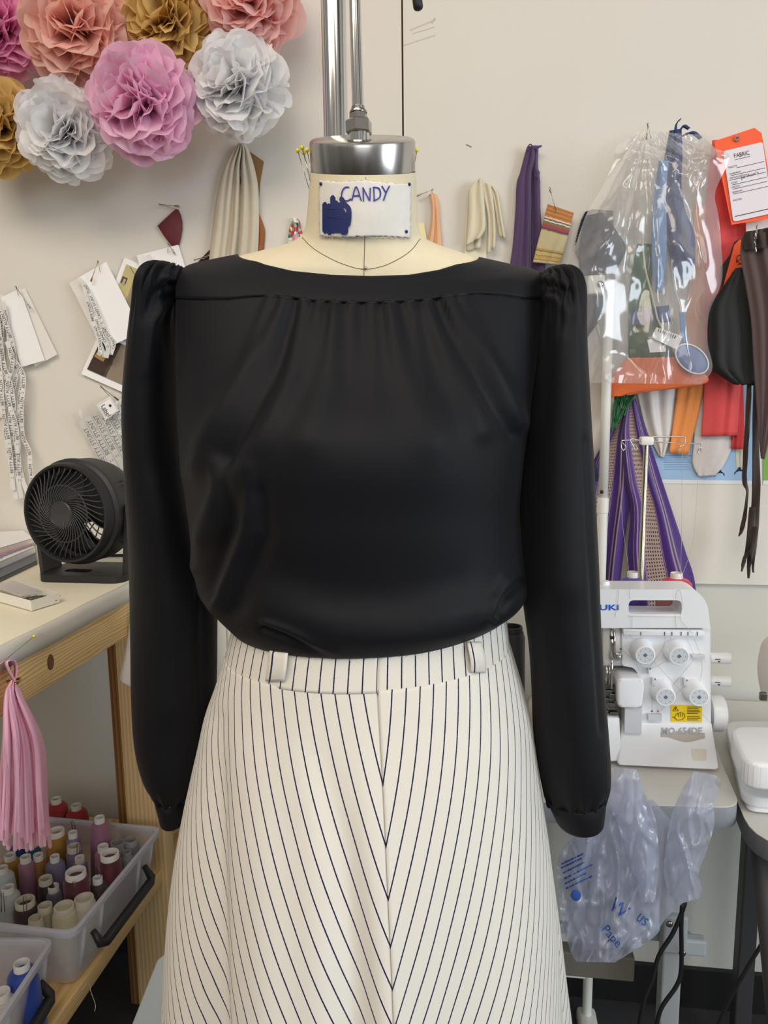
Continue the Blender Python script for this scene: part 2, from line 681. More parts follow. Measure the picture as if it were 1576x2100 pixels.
# ------------------------------------------------------------------ rings: a garment or body as stacked oval sections
class Rings:
    """rows: (xl, yl, xr, yr, depth in front, depth behind[, front drop, forward shift, rise behind]) with side pixels read at distance h"""

    def __init__(self, rows, h, expo=2.0):
        T = []
        for r in rows:
            r = list(r) + [0] * (9 - len(r))
            hh = h - r[7]
            l, q = onH(r[0], r[1], hh), onH(r[2], r[3], hh)
            c, a = (l + q) / 2, (q - l) / 2
            a = a * math.sqrt(max(.5, 1 - (r[4] / hh) ** 2))
            T.append(list(c) + list(a) + [r[4], r[5], r[6], r[8]])
        self.T, self.n, self.e = T, len(T), expo

    def at(self, k, th):
        k, th = np.broadcast_arrays(np.asarray(k, float), np.asarray(th, float))
        t = catrom(self.T, k)
        c, s = np.cos(th), np.sin(th)
        cx = np.sign(c) * np.abs(c) ** (2 / self.e)
        sx = np.sign(s) * np.abs(s) ** (2 / self.e)
        b = np.where(s > 0, t[..., 6], t[..., 7])
        P = t[..., 0:3] + t[..., 3:6] * cx[..., None] - np.array(list(HD)) * (b * sx)[..., None]
        P[..., 2] -= np.where(s > 0, t[..., 8], t[..., 9]) * sx
        return P

    def k_for(self, th, curve, k0, k1):
        """for each angle the row index at which the column crosses the pixel curve (list of (x, y))"""
        cx, cy = np.array(curve, float).T
        th = np.asarray(th, float)
        lo, hi = np.full(th.shape, float(k0)), np.full(th.shape, float(k1))
        for _ in range(40):
            m = (lo + hi) / 2
            q = pix(self.at(m, th))
            below = q[..., 1] > np.interp(q[..., 0], cx, cy)
            hi = np.where(below, m, hi)
            lo = np.where(below, lo, m)
        return (lo + hi) / 2


def seg_dist(P, poly):
    """distance of points P (..., 2) to a pixel polyline and the position along it (0..1)"""
    poly = np.asarray(poly, float)
    L = np.concatenate([[0], np.cumsum(np.linalg.norm(np.diff(poly, axis=0), axis=1))])
    best, at = np.full(P.shape[:-1], 1e9), np.zeros(P.shape[:-1])
    for i in range(len(poly) - 1):
        a, b = poly[i], poly[i + 1]
        d = b - a
        t = np.clip(((P - a) @ d) / (d @ d), 0, 1)
        q = np.linalg.norm(P - (a + t[..., None] * d), axis=-1)
        m = q < best
        best = np.where(m, q, best)
        at = np.where(m, (L[i] + t * (L[i + 1] - L[i])) / L[-1], at)
    return best, at


def fold(P, ridges, closed=False, front=None):
    """raise (or sink) soft ridges in a surface; ridge: (polyline, width0, width1, amp0, amp1)"""
    N = normals(P, closed)
    q = pix(P)
    D = np.zeros(P.shape[:2])
    for poly, w0, w1, a0, a1 in ridges:
        d, t = seg_dist(q, poly)
        w = lerp(w0, w1, t)
        D += lerp(a0, a1, t) * np.exp(-(d / w) ** 2)
    if front is not None:
        D *= front
    toward = _E - P
    toward /= np.linalg.norm(toward, axis=-1, keepdims=True)
    sgn = np.sign((N * toward).sum(-1, keepdims=True))
    return P + N * np.where(sgn == 0, 1, sgn) * D[..., None]


def bvh_of(*parts):
    v, f = [], []
    for pv, pf in parts:
        n = len(v)
        v += [Vector(p) for p in pv]
        f += [tuple(i + n for i in q) for q in pf]
    return BVHTree.FromPolygons(v, f)


def obj_bvh(o):
    return bvh_of(([v.co for v in o.data.vertices], [tuple(p.vertices) for p in o.data.polygons]))


def hit(bvh, px, py, lift=.001):
    d = ray(px, py).normalized()
    p, n, i, t = bvh.ray_cast(EYE, d)
    if p is None:
        return None
    return p - d * lift


def seam(mb, bvh, pts, r, k=8, n=5, lift=0.0):
    """a stitched line or cord lying on a surface, given by pixels"""
    path = [hit(bvh, x, y, lift) for x, y in smooth_path(pts, k)]
    path = [p for p in path if p is not None]
    if len(path) > 1:
        mb.add(*tube(path, r, n))


def stroke(mb, bvh, pts, wpx, lift=.0012, thick=.0004, k=6, r=None):
    """a flat pen stroke with round ends on a surface"""
    c = smooth_path(pts, k) if len(pts) > 2 else np.linspace(pts[0], pts[1], 8)
    t = np.gradient(c, axis=0)
    t /= np.maximum(np.linalg.norm(t, axis=1, keepdims=True), 1e-9)
    nn = np.stack([-t[:, 1], t[:, 0]], 1)
    h = wpx / 2
    arc = np.linspace(math.pi / 2, -math.pi / 2, 7)
    left, right = [tuple(p + q * h) for p, q in zip(c, nn)], [tuple(p - q * h) for p, q in zip(c, nn)]
    rows = []
    for i in range(len(c)):
        rows.append((left[i], right[i]))
    ends = [(c[0] - t[0] * h * .9 + nn[0] * h * .3, c[0] - t[0] * h * .9 - nn[0] * h * .3)]
    ende = [(c[-1] + t[-1] * h * .9 + nn[-1] * h * .3, c[-1] + t[-1] * h * .9 - nn[-1] * h * .3)]
    P = []
    for a, b in ends + rows + ende:
        pa, pb = hit(bvh, a[0], a[1], lift), hit(bvh, b[0], b[1], lift)
        if pa is None or pb is None:
            continue
        P.append([list(pa), list(pb)])
    if len(P) > 1:
        v, f, u = grid(np.array(P), thick=thick)
        mb.add(v, f, u)


FORM_H = .80

# ------------------------------------------------------------------ dress form
BL_ROWS = [
    (490, 521, 982, 527, .058, .062), (430, 533, 1045, 541, .063, .068), (380, 547, 1103, 556, .070, .074), (364, 575, 1112, 580, .080, .082),
    (361, 640, 1111, 640, .094, .09), (362, 740, 1102, 740, .116, .10), (366, 850, 1088, 850, .140, .105), (374, 950, 1076, 950, .150, .107),
    (386, 1040, 1068, 1040, .146, .108), (396, 1110, 1074, 1110, .140, .112), (400, 1165, 1082, 1165, .139, .116), (412, 1208, 1086, 1200, .142, .12),
    (440, 1240, 1068, 1230, .142, .116), (474, 1272, 1026, 1256, .134, .112), (487, 1288, 1025, 1267, .121, .11), (491, 1306, 1020, 1284, .115, .102)]
for _i, _k in enumerate((.40, .40, .39, .36, .28, .16, .06)):
    BL_ROWS[_i] = BL_ROWS[_i] + (BL_ROWS[_i][4] * _k,)
blr = Rings(BL_ROWS, FORM_H, 2.06)

form = thing('dress_form', 'canvas dress form with metal neck cap, hanging on a chrome pole', 'dress form', onH(745, 1600, FORM_H))
TR = [(637, 352, 853, 352, .053, .053, .019, .006, .019), (634, 390, 855, 390, .054, .055, .017, .005, .014), (631, 430, 857, 430, .055, .058, .017, .004, .009), (626, 465, 860, 465, .055, .06, .018, .002, .004),
      (616, 484, 868, 485, .055, .061, .019), (592, 498, 896, 500, .055, .061, .021), (545, 511, 940, 515, .0555, .061, .022), (492, 524, 980, 530, .0565, .061, .0225)]
tr_rows = TR + [(r[0] + 7, r[1] + 4, r[2] - 7, r[3] + 4, r[4] - (.006 if i < 3 else .012 if i == 3 else .028), r[5] - .006) + tuple(r[6:]) for i, r in enumerate(BL_ROWS[1:10])]
tr_rows += [(470, 1200, 1030, 1190, .104, .10), (485, 1300, 1012, 1280, .100, .098), (470, 1400, 1030, 1390, .108, .11), (450, 1520, 1050, 1520, .12, .12)]
tring = Rings(tr_rows, FORM_H, 2.0)
kk, tt = np.linspace(0, tring.n - 1, 150), np.linspace(0, 2 * math.pi, 96, endpoint=False)
P = tring.at(kk[:, None], tt[None, :])
mb = MB()
mb.add(*grid(P, closed=True))
torso = mb.build('torso', M['canvas'], form)
tbvh = obj_bvh(torso)
mb = MB()
seam(mb, tbvh, [(620, 487), (640, 507), (670, 526), (705, 542), (745, 552), (785, 546), (820, 530), (845, 512), (862, 490)], .00045, lift=.0)
seam(mb, tbvh, [(751, 356), (750, 420), (749, 480), (747, 552), (747, 600)], .0004, lift=.0)
for y in range(488, 551, 5):
    pass
mb.build('seam_line', M['grey_thread'], form)
mb = MB()
mb.add(*ball(hit(tbvh, 750, 550, .001), .0017, 8))
mb.build('seam_stud', M['nickel'], form)

# neck cap: a brushed steel disc on the neck, tipped a little forward like the neck itself
cap_c = onH(745, 350, FORM_H - .006)
ax = (UPW - HD * math.tan(rad(23))).normalized()
CR = .0535
mcap = frame(cap_c, ax, RT)
prof = [(CR - .006, -.001), (CR, .0), (CR, .0255), (CR - .0012, .0283), (CR - .004, .0295), (0.0001, .0297)]
mb = MB()
mb.add(*lathe(prof, 96, mcap, cap=False))
m, nt, N, L = nodes_of('brushed_steel_cap')
b = N['Principled BSDF']
b.inputs['Metallic'].default_value = 1
b.inputs['Base Color'].default_value = rgb((186, 183, 178))
tc = N.new('ShaderNodeTexCoord')
w = N.new('ShaderNodeTexNoise')
mp = N.new('ShaderNodeMapping')
mp.inputs['Scale'].default_value = (30, 30, 2500)
L.new(tc.outputs['Object'], mp.inputs[0])
L.new(mp.outputs[0], w.inputs['Vector'])
mr = N.new('ShaderNodeMapRange')
mr.inputs['To Min'].default_value, mr.inputs['To Max'].default_value = .16, .30
L.new(w.outputs['Fac'], mr.inputs['Value'])
L.new(mr.outputs[0], b.inputs['Roughness'])
M['cap_steel'] = m
cap = mb.build('neck_cap', M['cap_steel'], form, angle=40)

# hanger rod with its hexagonal coupling, standing on the cap
rod_b = mcap @ Vector((-.0075, -.004, .0297))
_z = lambda y: onH(733, y, rod_b.dot(HD)).z
rod_dir = (onH(727, 0, rod_b.dot(HD)) - onH(734, 222, rod_b.dot(HD))).normalized()
base = onH(737, 290, rod_b.dot(HD))


def up_at(y):
    return (onH(737, y, rod_b.dot(HD)) - base).length


mrod = frame(base, rod_dir, RT)
s = (onH(765, 260, rod_b.dot(HD)) - onH(737, 260, rod_b.dot(HD))).length / 28     # metres per pixel there
mb = MB()
mb.add(*lathe([(12 * s, up_at(224)), (11.9 * s, up_at(224) + .5)], 24, mrod))
rod = mb.build('hanger_rod', M['chrome'], form, angle=40)
mb = MB()
mb.add(*lathe([(22 * s, -.004), (22 * s, up_at(272))], 32, mrod))
mb.build('rod_collar', M['chrome'], rod, angle=40)


def hexnut(y0, y1, r):
    a, b = up_at(y1), up_at(y0)
    pr = [(r * .9, a), (r, a + (b - a) * .12), (r, a + (b - a) * .88), (r * .88, b)]
    v, f = lathe(pr, 6, mrod @ Matrix.Rotation(rad(18), 4, 'Z'))
    mb = MB()
    mb.add(v, f)
    return mb.build('hex_nut', M['nickel'], rod, smooth=False)


hexnut(247, 276, 28 * s)
hexnut(232, 248, 19 * s)
mb = MB()
mb.add(*lathe([(18 * s, up_at(233)), (18.5 * s, up_at(231)), (17 * s, up_at(227)), (13.5 * s, up_at(225)), (13.5 * s, up_at(219)), (12 * s, up_at(218))], 24, mrod))
mb.build('rod_ring', M['nickel'], rod, angle=40)

# the thick stand pole behind
PH = .985
pb, pt_ = onH(690, 300, PH), onH(690, -150, PH)
pr = (onH(715.5, 200, PH) - onH(665, 200, PH)).length / 2
mb = MB()
mb.add(*lathe([(pr, .03 - pb.z), (pr, pt_.z - pb.z)], 40, Matrix.Translation(pb)))
mb.build('stand_pole', M['chrome'], form, angle=40)
mb = MB()
mb.add(*lathe([(.20, -pb.z), (.20, .012 - pb.z), (.05, .035 - pb.z), (pr + .004, .05 - pb.z), (pr, .06 - pb.z)], 40, Matrix.Translation(pb)))
mb.build('stand_base', M['black_rubber'], form, angle=40)
top = pt_ + Vector((0, 0, 0))
arm_end = base + rod_dir * (up_at(224) + .5)
mb = MB()
mb.add(*tube(smooth_path([top - UPW * .03, top + UPW * .05, top + UPW * .13 - HD * .03, (top + arm_end) / 2 + UPW * .13, arm_end + UPW * .02, arm_end - UPW * .02], 6), pr * .8, 16))
mb.build('stand_arm', M['chrome'], form)
# black tipped release lever that hangs down from above on the right of the rod
mb = MB()
l0, l1 = onH(849, -60, .9), onH(858, 14, .9)
mb.add(*tube([l0, l1, lerp(l1, l0, -.06), lerp(l1, l0, -.10)], [.0055, .0057, .0048, .0022], 14))
mb.add(*tube([l0, lerp(arm_end, l0, .5) + UPW * .05, arm_end], .0045, 10))
mb.build('release_lever', M['black_rubber'], form)

# the name label pinned to the neck
lab = thing('name_label', 'frayed white cloth name label with blue lettering pinned to the neck', 'label', hit(tbvh, 748, 430, .002))
random.seed(3)
nx, ny = 48, 30
P = np.zeros((ny, nx, 3))
for i in range(ny):
    for j in range(nx):
        u, v = j / (nx - 1), i / (ny - 1)
        x = lerp(lerp(655, 843, u), lerp(656, 841, u), v)
        y = lerp(lerp(370, 376, u) + 2 * math.sin(u * 9), lerp(484, 487, u) + 1.5 * math.sin(u * 7), v)
        if i in (0, ny - 1):
            y += random.uniform(-2, 2)
        if j in (0, nx - 1):
            x += random.uniform(-1.6, 1.6)
        P[i, j] = hit(tbvh, x, y, .0022 + .0006 * math.sin(u * 11 + v * 3))
mb = MB()
mb.add(*grid(P, thick=.0007))
cloth = mb.build('cloth', M['muslin'], lab)
mb = MB()
for i in range(330):
    side = random.choice('ttbbblr')
    u = random.random()
    if side in 'tb':
        x = lerp(656, 842, u)
        y = lerp(370, 376, u) + 2 * math.sin(u * 9) if side == 't' else lerp(484, 487, u)
        dx, dy = random.uniform(-3, 3), (-1 if side == 't' else 1) * random.uniform(1, 5)
    else:
        x = 655.5 if side == 'l' else 842
        y = lerp(371, 485, u)
        dx, dy = (-1 if side == 'l' else 1) * random.uniform(1, 4), random.uniform(-2, 2)
    a, b = hit(tbvh, x, y, .0022), hit(tbvh, x + dx, y + dy, .002 + random.uniform(0, .0015))
    if a and b:
        mb.add(*tube([a, b], .00013, 3))
o = mb.build('frayed_edge', M['muslin'], lab)
o['kind'] = 'stuff'
lb = obj_bvh(cloth)
mb = MB()
for pts in ([(716, 384), (709, 384), (703, 391), (701, 401), (704, 409), (712, 412), (720, 408)], [(722, 411), (731, 383), (741, 411)], [(725, 402), (738, 401)],
            [(746, 412), (745, 385)], [(745, 385), (758, 411)], [(759, 411), (760, 386)], [(767, 384), (768, 411)], [(766, 384), (777, 386), (781, 396), (778, 406), (767, 412)],
            [(784, 382), (791, 394)], [(799, 382), (793, 394), (787, 411)]):
    stroke(mb, lb, pts, 2.6, .0006)
mb.build('lettering', M['ink_blue'], lab, smooth=False)
mb = MB()
for k, pts in enumerate(([(667, 419), (667, 474)], [(675, 422), (676, 477)], [(683, 405), (684, 474)], [(690, 416), (691, 473)], [(697, 420), (697, 473)],
                         [(701, 408), (706, 418), (715, 428), (716, 445), (714, 461)], [(703, 432), (704, 477)], [(710, 440), (709, 477)], [(672, 424), (700, 424)], [(672, 440), (712, 446)])):
    stroke(mb, lb, pts, 10.5, .0008 + k * .00005)
mb.build('marker_scribble', M['marker_navy'], lab, smooth=False)
for x, y, where in ((658.5, 377, 'top left'), (840, 378, 'top right'), (834, 475, 'bottom right')):
    p = hit(lb, x, y, .001)
    mb = MB()
    mb.add(*ball(p, .0017, 8))
    d = ray(x, y).normalized()
    mb.add(*tube([p, p + d * .008], .0003, 5))
    tag(mb.build('push_pin', M['navy_plastic']), 'tiny navy ball-headed pin at the %s corner of the neck label' % where, 'pin', 'navy pins holding the neck label')

for (hx, hy), (tx, ty), where in (((611, 309), (636, 393), 'leftmost yellow-headed pin stuck in the left of the neck'), ((620, 303), (638.5, 379), 'yellow-headed pin standing highest at the left of the neck'),
                                  ((623, 313), (641, 377), 'yellow-headed pin with its head lowest, in the cluster left of neck'), ((630, 308), (644, 372), 'yellow-headed pin of the left cluster nearest the neck cap'),
                                  ((855, 308), (850, 352), 'single yellow-headed pin at the right of the neck cap')):
    dz = {611: .0, 620: -.006, 623: -.003, 630: .004, 855: 0}[hx]
    a, b = onH(hx, hy, FORM_H - .008 + dz), onH(tx, ty, FORM_H - .012 + dz)
    t = thing('ball_head_pin', where, 'pin', b, 'yellow-headed pins in the neck')
    mb = MB()
    mb.add(*tube([a, lerp(a, b, 1.05)], [.00045, .00035], 6))
    mb.build('shaft', M['nickel'], t)
    mb = MB()
    mb.add(*ball(a, .0023, 10))
    mb.build('pin_head', M['yellow_glass'], t)

# ------------------------------------------------------------------ blouse
blouse = thing('blouse', 'black long-sleeved blouse with gathered front and puffed shoulders on the dress form', 'blouse', onH(745, 1240, FORM_H))
NECK = [(300, 521), (470, 521), (494, 522.5), (515, 532), (545, 543), (600, 556), (680, 564), (760, 566.5), (840, 564), (900, 554), (945, 540), (962, 532), (976, 528), (1000, 527), (1200, 527)]
YOKE = [(340, 611), (362, 612), (420, 614), (470, 613), (510, 608), (545, 606), (600, 610), (640, 616), (700, 619), (760, 620), (820, 618), (880, 613), (940, 604), (980, 601), (1030, 604), (1070, 611), (1112, 613), (1140, 613)]
thf = np.linspace(.0, math.pi, 200)
kn = blr.k_for(thf, NECK, 0.0, 4.5)
ky = blr.k_for(thf, YOKE, 0.0, 5.5)
ky = np.maximum(ky, kn + .15)
v = np.linspace(0, 1, 26)[:, None]
P = blr.at(kn[None] * (1 - v) + ky[None] * v, np.broadcast_to(thf, (26, 200)))
nP = normals(P)
P = P - np.array(list(HD)) * .0016
mb = MB()
mb.add(*grid(P, thick=.0012))
yoke = mb.build('yoke', M['black_cloth'], blouse)
# bodice: gathered front below the yoke, plain back up to the shoulders
NT = 300
th = np.linspace(0, 2 * math.pi, NT, endpoint=False)
ktop = np.zeros(NT)
fr = th <= math.pi
ktop[fr] = blr.k_for(th[fr], YOKE, 0, 5.5)
sb = np.sin(th[~fr])
ktop[~fr] = 0.25
edge = np.minimum(1, np.abs(sb) / .12)
ktop[~fr] = lerp(ktop[0], 0.25, edge)
NV = 150
v = np.linspace(0, 1, NV)[:, None]
K = ktop[None] + (blr.n - 1 - ktop[None]) * v
P = blr.at(K, np.broadcast_to(th, (NV, NT)))
front = np.clip(np.sin(th), 0, 1)[None] ** .5 * np.ones((NV, 1))
ridges = []
random.seed(11)
# gathers that hang from the yoke seam
for i, (x, dx, ln, a) in enumerate([(556, -70, 190, .0030), (572, -62, 150, -.0042), (592, -60, 230, .0040), (606, -40, 110, -.0045), (626, -52, 250, .0045), (646, -26, 90, -.0050), (660, -22, 170, .0038), (674, -14, 70, -.0055),
                                    (688, -12, 210, .0042), (703, -4, 80, -.0050), (722, 4, 180, .0038), (741, 6, 70, -.0046), (760, 10, 240, .0036), (778, 18, 80, -.0052), (796, 26, 200, .0040), (816, 30, 110, -.0050), (838, 46, 260, .0044),
                                    (856, 50, 120, -.0045), (876, 62, 240, .0042), (896, 66, 130, -.0044), (914, 80, 270, .0042), (930, 80, 150, -.0040), (948, 92, 200, .0030)]):
    ridges.append(([(x, 610), (x + dx * .45, 610 + ln * .4), (x + dx, 610 + ln)], 8, 19, a * (1.15 if a > 0 else .5), 0))
ridges += [([(578, 622), (545, 700), (495, 780), (452, 850), (420, 905), (405, 960)], 16, 26, .003, .007),
           ([(610, 640), (575, 740), (520, 850), (470, 940)], 16, 22, -.002, -.005),
           ([(640, 640), (600, 780), (540, 900), (470, 1000), (430, 1090)], 20, 26, .002, .006),
           ([(925, 622), (985, 715), (1035, 800), (1068, 868)], 14, 18, .003, .006),
           ([(892, 625), (955, 740), (1015, 840), (1050, 890)], 12, 16, -.002, -.005),
           ([(870, 640), (930, 760), (985, 880)], 16, 26, .003, .005),
           ([(800, 640), (830, 760), (880, 900)], 20, 40, .003, .003),
           ([(690, 650), (670, 780), (640, 900)], 20, 40, .003, .003),
           ([(515, 960), (514, 1030), (495, 1110), (462, 1200), (448, 1235)], 14, 18, .002, .007),
           ([(470, 1000), (480, 1080), (450, 1160), (430, 1215)], 16, 16, -.004, -.006),
           ([(445, 950), (447, 1000), (420, 1080), (404, 1160)], 14, 18, .003, .006),
           ([(540, 1010), (545, 1100), (500, 1200), (480, 1250)], 16, 20, -.003, -.005),
           ([(620, 920), (880, 920)], 90, 90, .006, .006),
           ([(560, 1180), (680, 1215), (800, 1222), (930, 1200)], 45, 45, -.002, -.002),
           ([(560, 1240), (700, 1290), (850, 1290), (980, 1240)], 40, 40, .002, .002),
           ([(545, 1275), (590, 1290), (640, 1318), (690, 1338)], 8, 9, .003, .0008),
           ([(540, 1290), (600, 1312), (650, 1336)], 8, 8, -.005, -.001),
           ([(1065, 1195), (1040, 1225), (1020, 1265)], 10, 10, -.005, -.008),
           ([(1040, 1190), (1015, 1230), (1005, 1270)], 12, 12, .005, .004)]
ridges = ridges[:23] + [(p, w0, w1, a0 * 1.45, a1 * 1.45) for p, w0, w1, a0, a1 in ridges[23:]]
P = fold(P, ridges, True, front)
mb = MB()
mb.add(*grid(P, closed=True, thick=.0008))
bod = mb.build('bodice', M['black_cloth'], blouse)
bb = obj_bvh(bod)
yb = obj_bvh(yoke)
mb = MB()
for off in (2, 7):
    seam(mb, yb, [(x, y + off + .4) for x, y in NECK if 496 <= x <= 975], .0002 if off == 7 else .0004, lift=.0)
seam(mb, bb, [(x, y + 1.2) for x, y in YOKE if 366 <= x <= 1108], .0007, lift=-.0002)
mb.build('stitching', M['black_thread'], blouse)


def sleeve(rows, cuff, h0, h1, side):
    n = len(rows)
    T = []
    for i, r in enumerate(rows):
        h = lerp(h0, h1, min(1, i / 9))
        T.append(tuple(r[:6]) + (0, FORM_H - h))
    rg = Rings(T, FORM_H, 2.1)
    NTs, NVs = 140, 170
    th = np.linspace(0, 2 * math.pi, NTs, endpoint=False)
    ks = np.linspace(0, n - 1, NVs)
    P = rg.at(ks[:, None], th[None])
    N = normals(P, True)
    out = (P - P.mean(1, keepdims=True))
    sg = np.sign((N * out).sum(-1, keepdims=True))
    V = ks[:, None] * np.ones((1, NTs))
    D = np.zeros(P.shape[:2])
    # gathers at the head and at the cuff
    ph = th[None] * 15 + 1.3 * np.sin(3 * th[None])
    D += .0042 * np.exp(-((V - 1.6) / 1.5) ** 2) * np.sin(ph)
    c = np.exp(-((V - (n - 1.3)) / 1.15) ** 2)
    D += .0034 * c * np.sin(th[None] * 13 + np.sin(th[None] * 4))
    D += .0016 * np.sin(V * .8 + th[None] * 2 + side) * np.clip((V - 3) / 3, 0, 1)
    P = P + N * sg * D[..., None]
    if side > 0:
        rid = [([(1112, 585), (1130, 590), (1160, 600), (1178, 640)], 7, 14, -.006, 0), ([(1112, 615), (1135, 605), (1165, 640)], 7, 16, .006, .001), ([(1115, 570), (1140, 570), (1165, 585)], 6, 12, .005, .002),
               ([(1200, 900), (1208, 1100), (1222, 1300), (1236, 1500)], 6, 8, -.003, -.004), ([(1150, 700), (1140, 900), (1160, 1200)], 25, 40, .003, .004), ([(1130, 1250), (1140, 1400), (1150, 1560)], 20, 25, -.002, -.004)]
    else:
        rid = [([(368, 590), (345, 585), (320, 600), (300, 650)], 7, 14, -.006, -.002), ([(366, 575), (335, 568), (305, 600)], 6, 14, .006, .001), ([(362, 625), (340, 625), (312, 660), (300, 760)], 8, 14, .006, .002), ([(364, 608), (335, 612), (312, 640)], 6, 10, -.006, 0),
               ([(345, 660), (355, 800), (350, 1000)], 12, 25, -.003, -.002), ([(410, 1200), (408, 1300), (412, 1480)], 8, 8, -.006, -.006), ([(330, 1000), (340, 1200), (350, 1450)], 30, 40, .003, .005)]
    P = fold(P, rid, True, np.clip(np.sin(th), 0, 1)[None] * np.ones((NVs, 1)))
    mb = MB()
    v_, f_, u_ = grid(P, closed=True)
    mb.add(v_, f_, u_)
    mb.add(P[0], [tuple(range(NTs))])
    slv = mb.build('sleeve', M['black_cloth'], blouse)
    T = [tuple(r[:6]) + (0, FORM_H - h1) for r in cuff]
    rg = Rings(T, FORM_H, 2.0)
    P = rg.at(np.linspace(0, len(cuff) - 1, 14)[:, None], np.linspace(0, 2 * math.pi, 64, endpoint=False)[None])
    mb = MB()
    mb.add(*grid(P, closed=True, thick=.002))
    mb.build('cuff', M['black_cloth'], slv)


sleeve([(334, 541, 370, 546, .012, .012), (309, 552, 375, 558, .036, .036), (295, 578, 372, 583, .050, .046), (286, 620, 368, 622, .054, .05), (277, 680, 366, 680, .056, .052), (268, 760, 368, 760, .056, .052), (262, 850, 374, 850, .056, .054),
        (262, 950, 384, 950, .056, .054), (265, 1050, 400, 1050, .056, .054), (269, 1150, 418, 1150, .054, .054), (272, 1240, 440, 1240, .052, .054), (275, 1330, 441, 1330, .05, .052), (277, 1420, 439, 1420, .05, .05), (281, 1500, 433, 1500, .05, .05),
        (289, 1552, 424, 1552, .049, .048), (301, 1592, 410, 1594, .045, .045), (315, 1618, 396, 1622, .036, .037), (323, 1630, 388, 1634, .030, .031)],
       [(319, 1624, 392, 1628, .035, .036), (323, 1636, 392, 1640, .037, .037), (332, 1668, 390, 1673, .036, .036)], .80, .845, -1)
sleeve([(1112, 556, 1150, 548, .012, .012), (1108, 566, 1171, 560, .036, .036), (1107, 590, 1186, 586, .05, .046), (1104, 630, 1193, 630, .054, .05), (1100, 690, 1197, 690, .055, .052), (1094, 770, 1201, 770, .055, .052), (1086, 860, 1205, 860, .054, .052),
        (1078, 950, 1210, 950, .053, .052), (1070, 1050, 1215, 1050, .052, .052), (1070, 1150, 1222, 1150, .05, .05), (1076, 1245, 1228, 1245, .049, .05), (1085, 1330, 1234, 1330, .048, .05), (1090, 1420, 1241, 1420, .048, .05), (1094, 1500, 1246, 1500, .048, .05),
        (1103, 1555, 1247, 1555, .048, .048), (1113, 1602, 1245, 1596, .045, .045), (1124, 1636, 1236, 1624, .038, .038), (1130, 1650, 1232, 1637, .032, .033)],
       [(1121, 1638, 1240, 1624, .038, .038), (1128, 1656, 1240, 1643, .039, .039), (1141, 1684, 1236, 1674, .037, .037)], .80, .775, 1)

# ------------------------------------------------------------------ skirt
PER = .0137


def stripe_mat(name):
    m, nt, N, L = nodes_of(name)
    b = N['Principled BSDF']
    tc, sp = N.new('ShaderNodeTexCoord'), N.new('ShaderNodeSeparateXYZ')
    L.new(tc.outputs['UV'], sp.inputs[0])
    fr = math_node(N, L, 'FRACT', sp.outputs['X'])
    d = math_node(N, L, 'ABSOLUTE', math_node(N, L, 'SUBTRACT', fr, .5))
    # woven edge: the line wavers a little from thread to thread
    nz = N.new('ShaderNodeTexNoise')
    nz.inputs['Scale'].default_value = 500
    L.new(tc.outputs['Object'], nz.inputs['Vector'])
    d = math_node(N, L, 'ADD', d, math_node(N, L, 'MULTIPLY', math_node(N, L, 'SUBTRACT', nz.outputs['Fac'], .5), .03))
    k = math_node(N, L, 'LESS_THAN', d, .050)
    mx = N.new('ShaderNodeMix')
    mx.data_type = 'RGBA'
    mx.inputs['A'].default_value = rgb((224, 220, 210))
    mx.inputs['B'].default_value = rgb((34, 33, 72))
    L.new(k, mx.inputs['Factor'])
    L.new(mx.outputs['Result'], b.inputs['Base Color'])
    b.inputs['Roughness'].default_value = .85
    b.inputs['Specular IOR Level'].default_value = .2
    b.inputs['Sheen Weight'].default_value = .15
    wv = N.new('ShaderNodeTexWave')
    wv.bands_direction = 'DIAGONAL'
    wv.inputs['Scale'].default_value = 700
    L.new(tc.outputs['Object'], wv.inputs['Vector'])
    bp = N.new('ShaderNodeBump')
    bp.inputs['Strength'].default_value = .25
    bp.inputs['Distance'].default_value = .0004
    L.new(wv.outputs['Fac'], bp.inputs['Height'])
    L.new(bp.outputs[0], b.inputs['Normal'])
    return m


M['pinstripe'] = stripe_mat('pinstripe_twill')
skirt = thing('skirt', 'cream flared skirt with navy pinstripes meeting in chevrons at the front seam', 'skirt', onH(760, 2100, FORM_H))
sk = Rings([(462, 1332, 1046, 1312, .136, .115), (441, 1398, 1070, 1388, .148, .125), (420, 1453, 1088, 1450, .160, .14), (406, 1510, 1098, 1510, .172, .15), (384, 1600, 1113, 1600, .188, .17), (364, 1700, 1129, 1700, .202, .19), (349, 1800, 1142, 1800, .213, .21),
            (340, 1900, 1150, 1900, .222, .225), (335, 2000, 1157, 2000, .229, .24), (333, 2100, 1162, 2100, .235, .25), (331, 2250, 1175, 2250, .242, .26), (329, 2450, 1190, 2450, .25, .275)], FORM_H, 2.05)
SEAM = [(775, 1418), (783, 1560), (789, 1680), (795, 1830), (803, 2010), (806, 2100), (812, 2300), (818, 2700)]
ks = np.linspace(0, sk.n - 1, 130)


def th_for(rg, k, curve):
    lo, hi = np.full(k.shape, .6), np.full(k.shape, 2.5)
    cy, cx = np.array([c[1] for c in curve], float), np.array([c[0] for c in curve], float)
    for _ in range(40):
        m = (lo + hi) / 2
        q = pix(rg.at(k, m))
        right = q[..., 0] > np.interp(q[..., 1], cy, cx)
        lo = np.where(right, m, lo)
        hi = np.where(right, hi, m)
    return (lo + hi) / 2


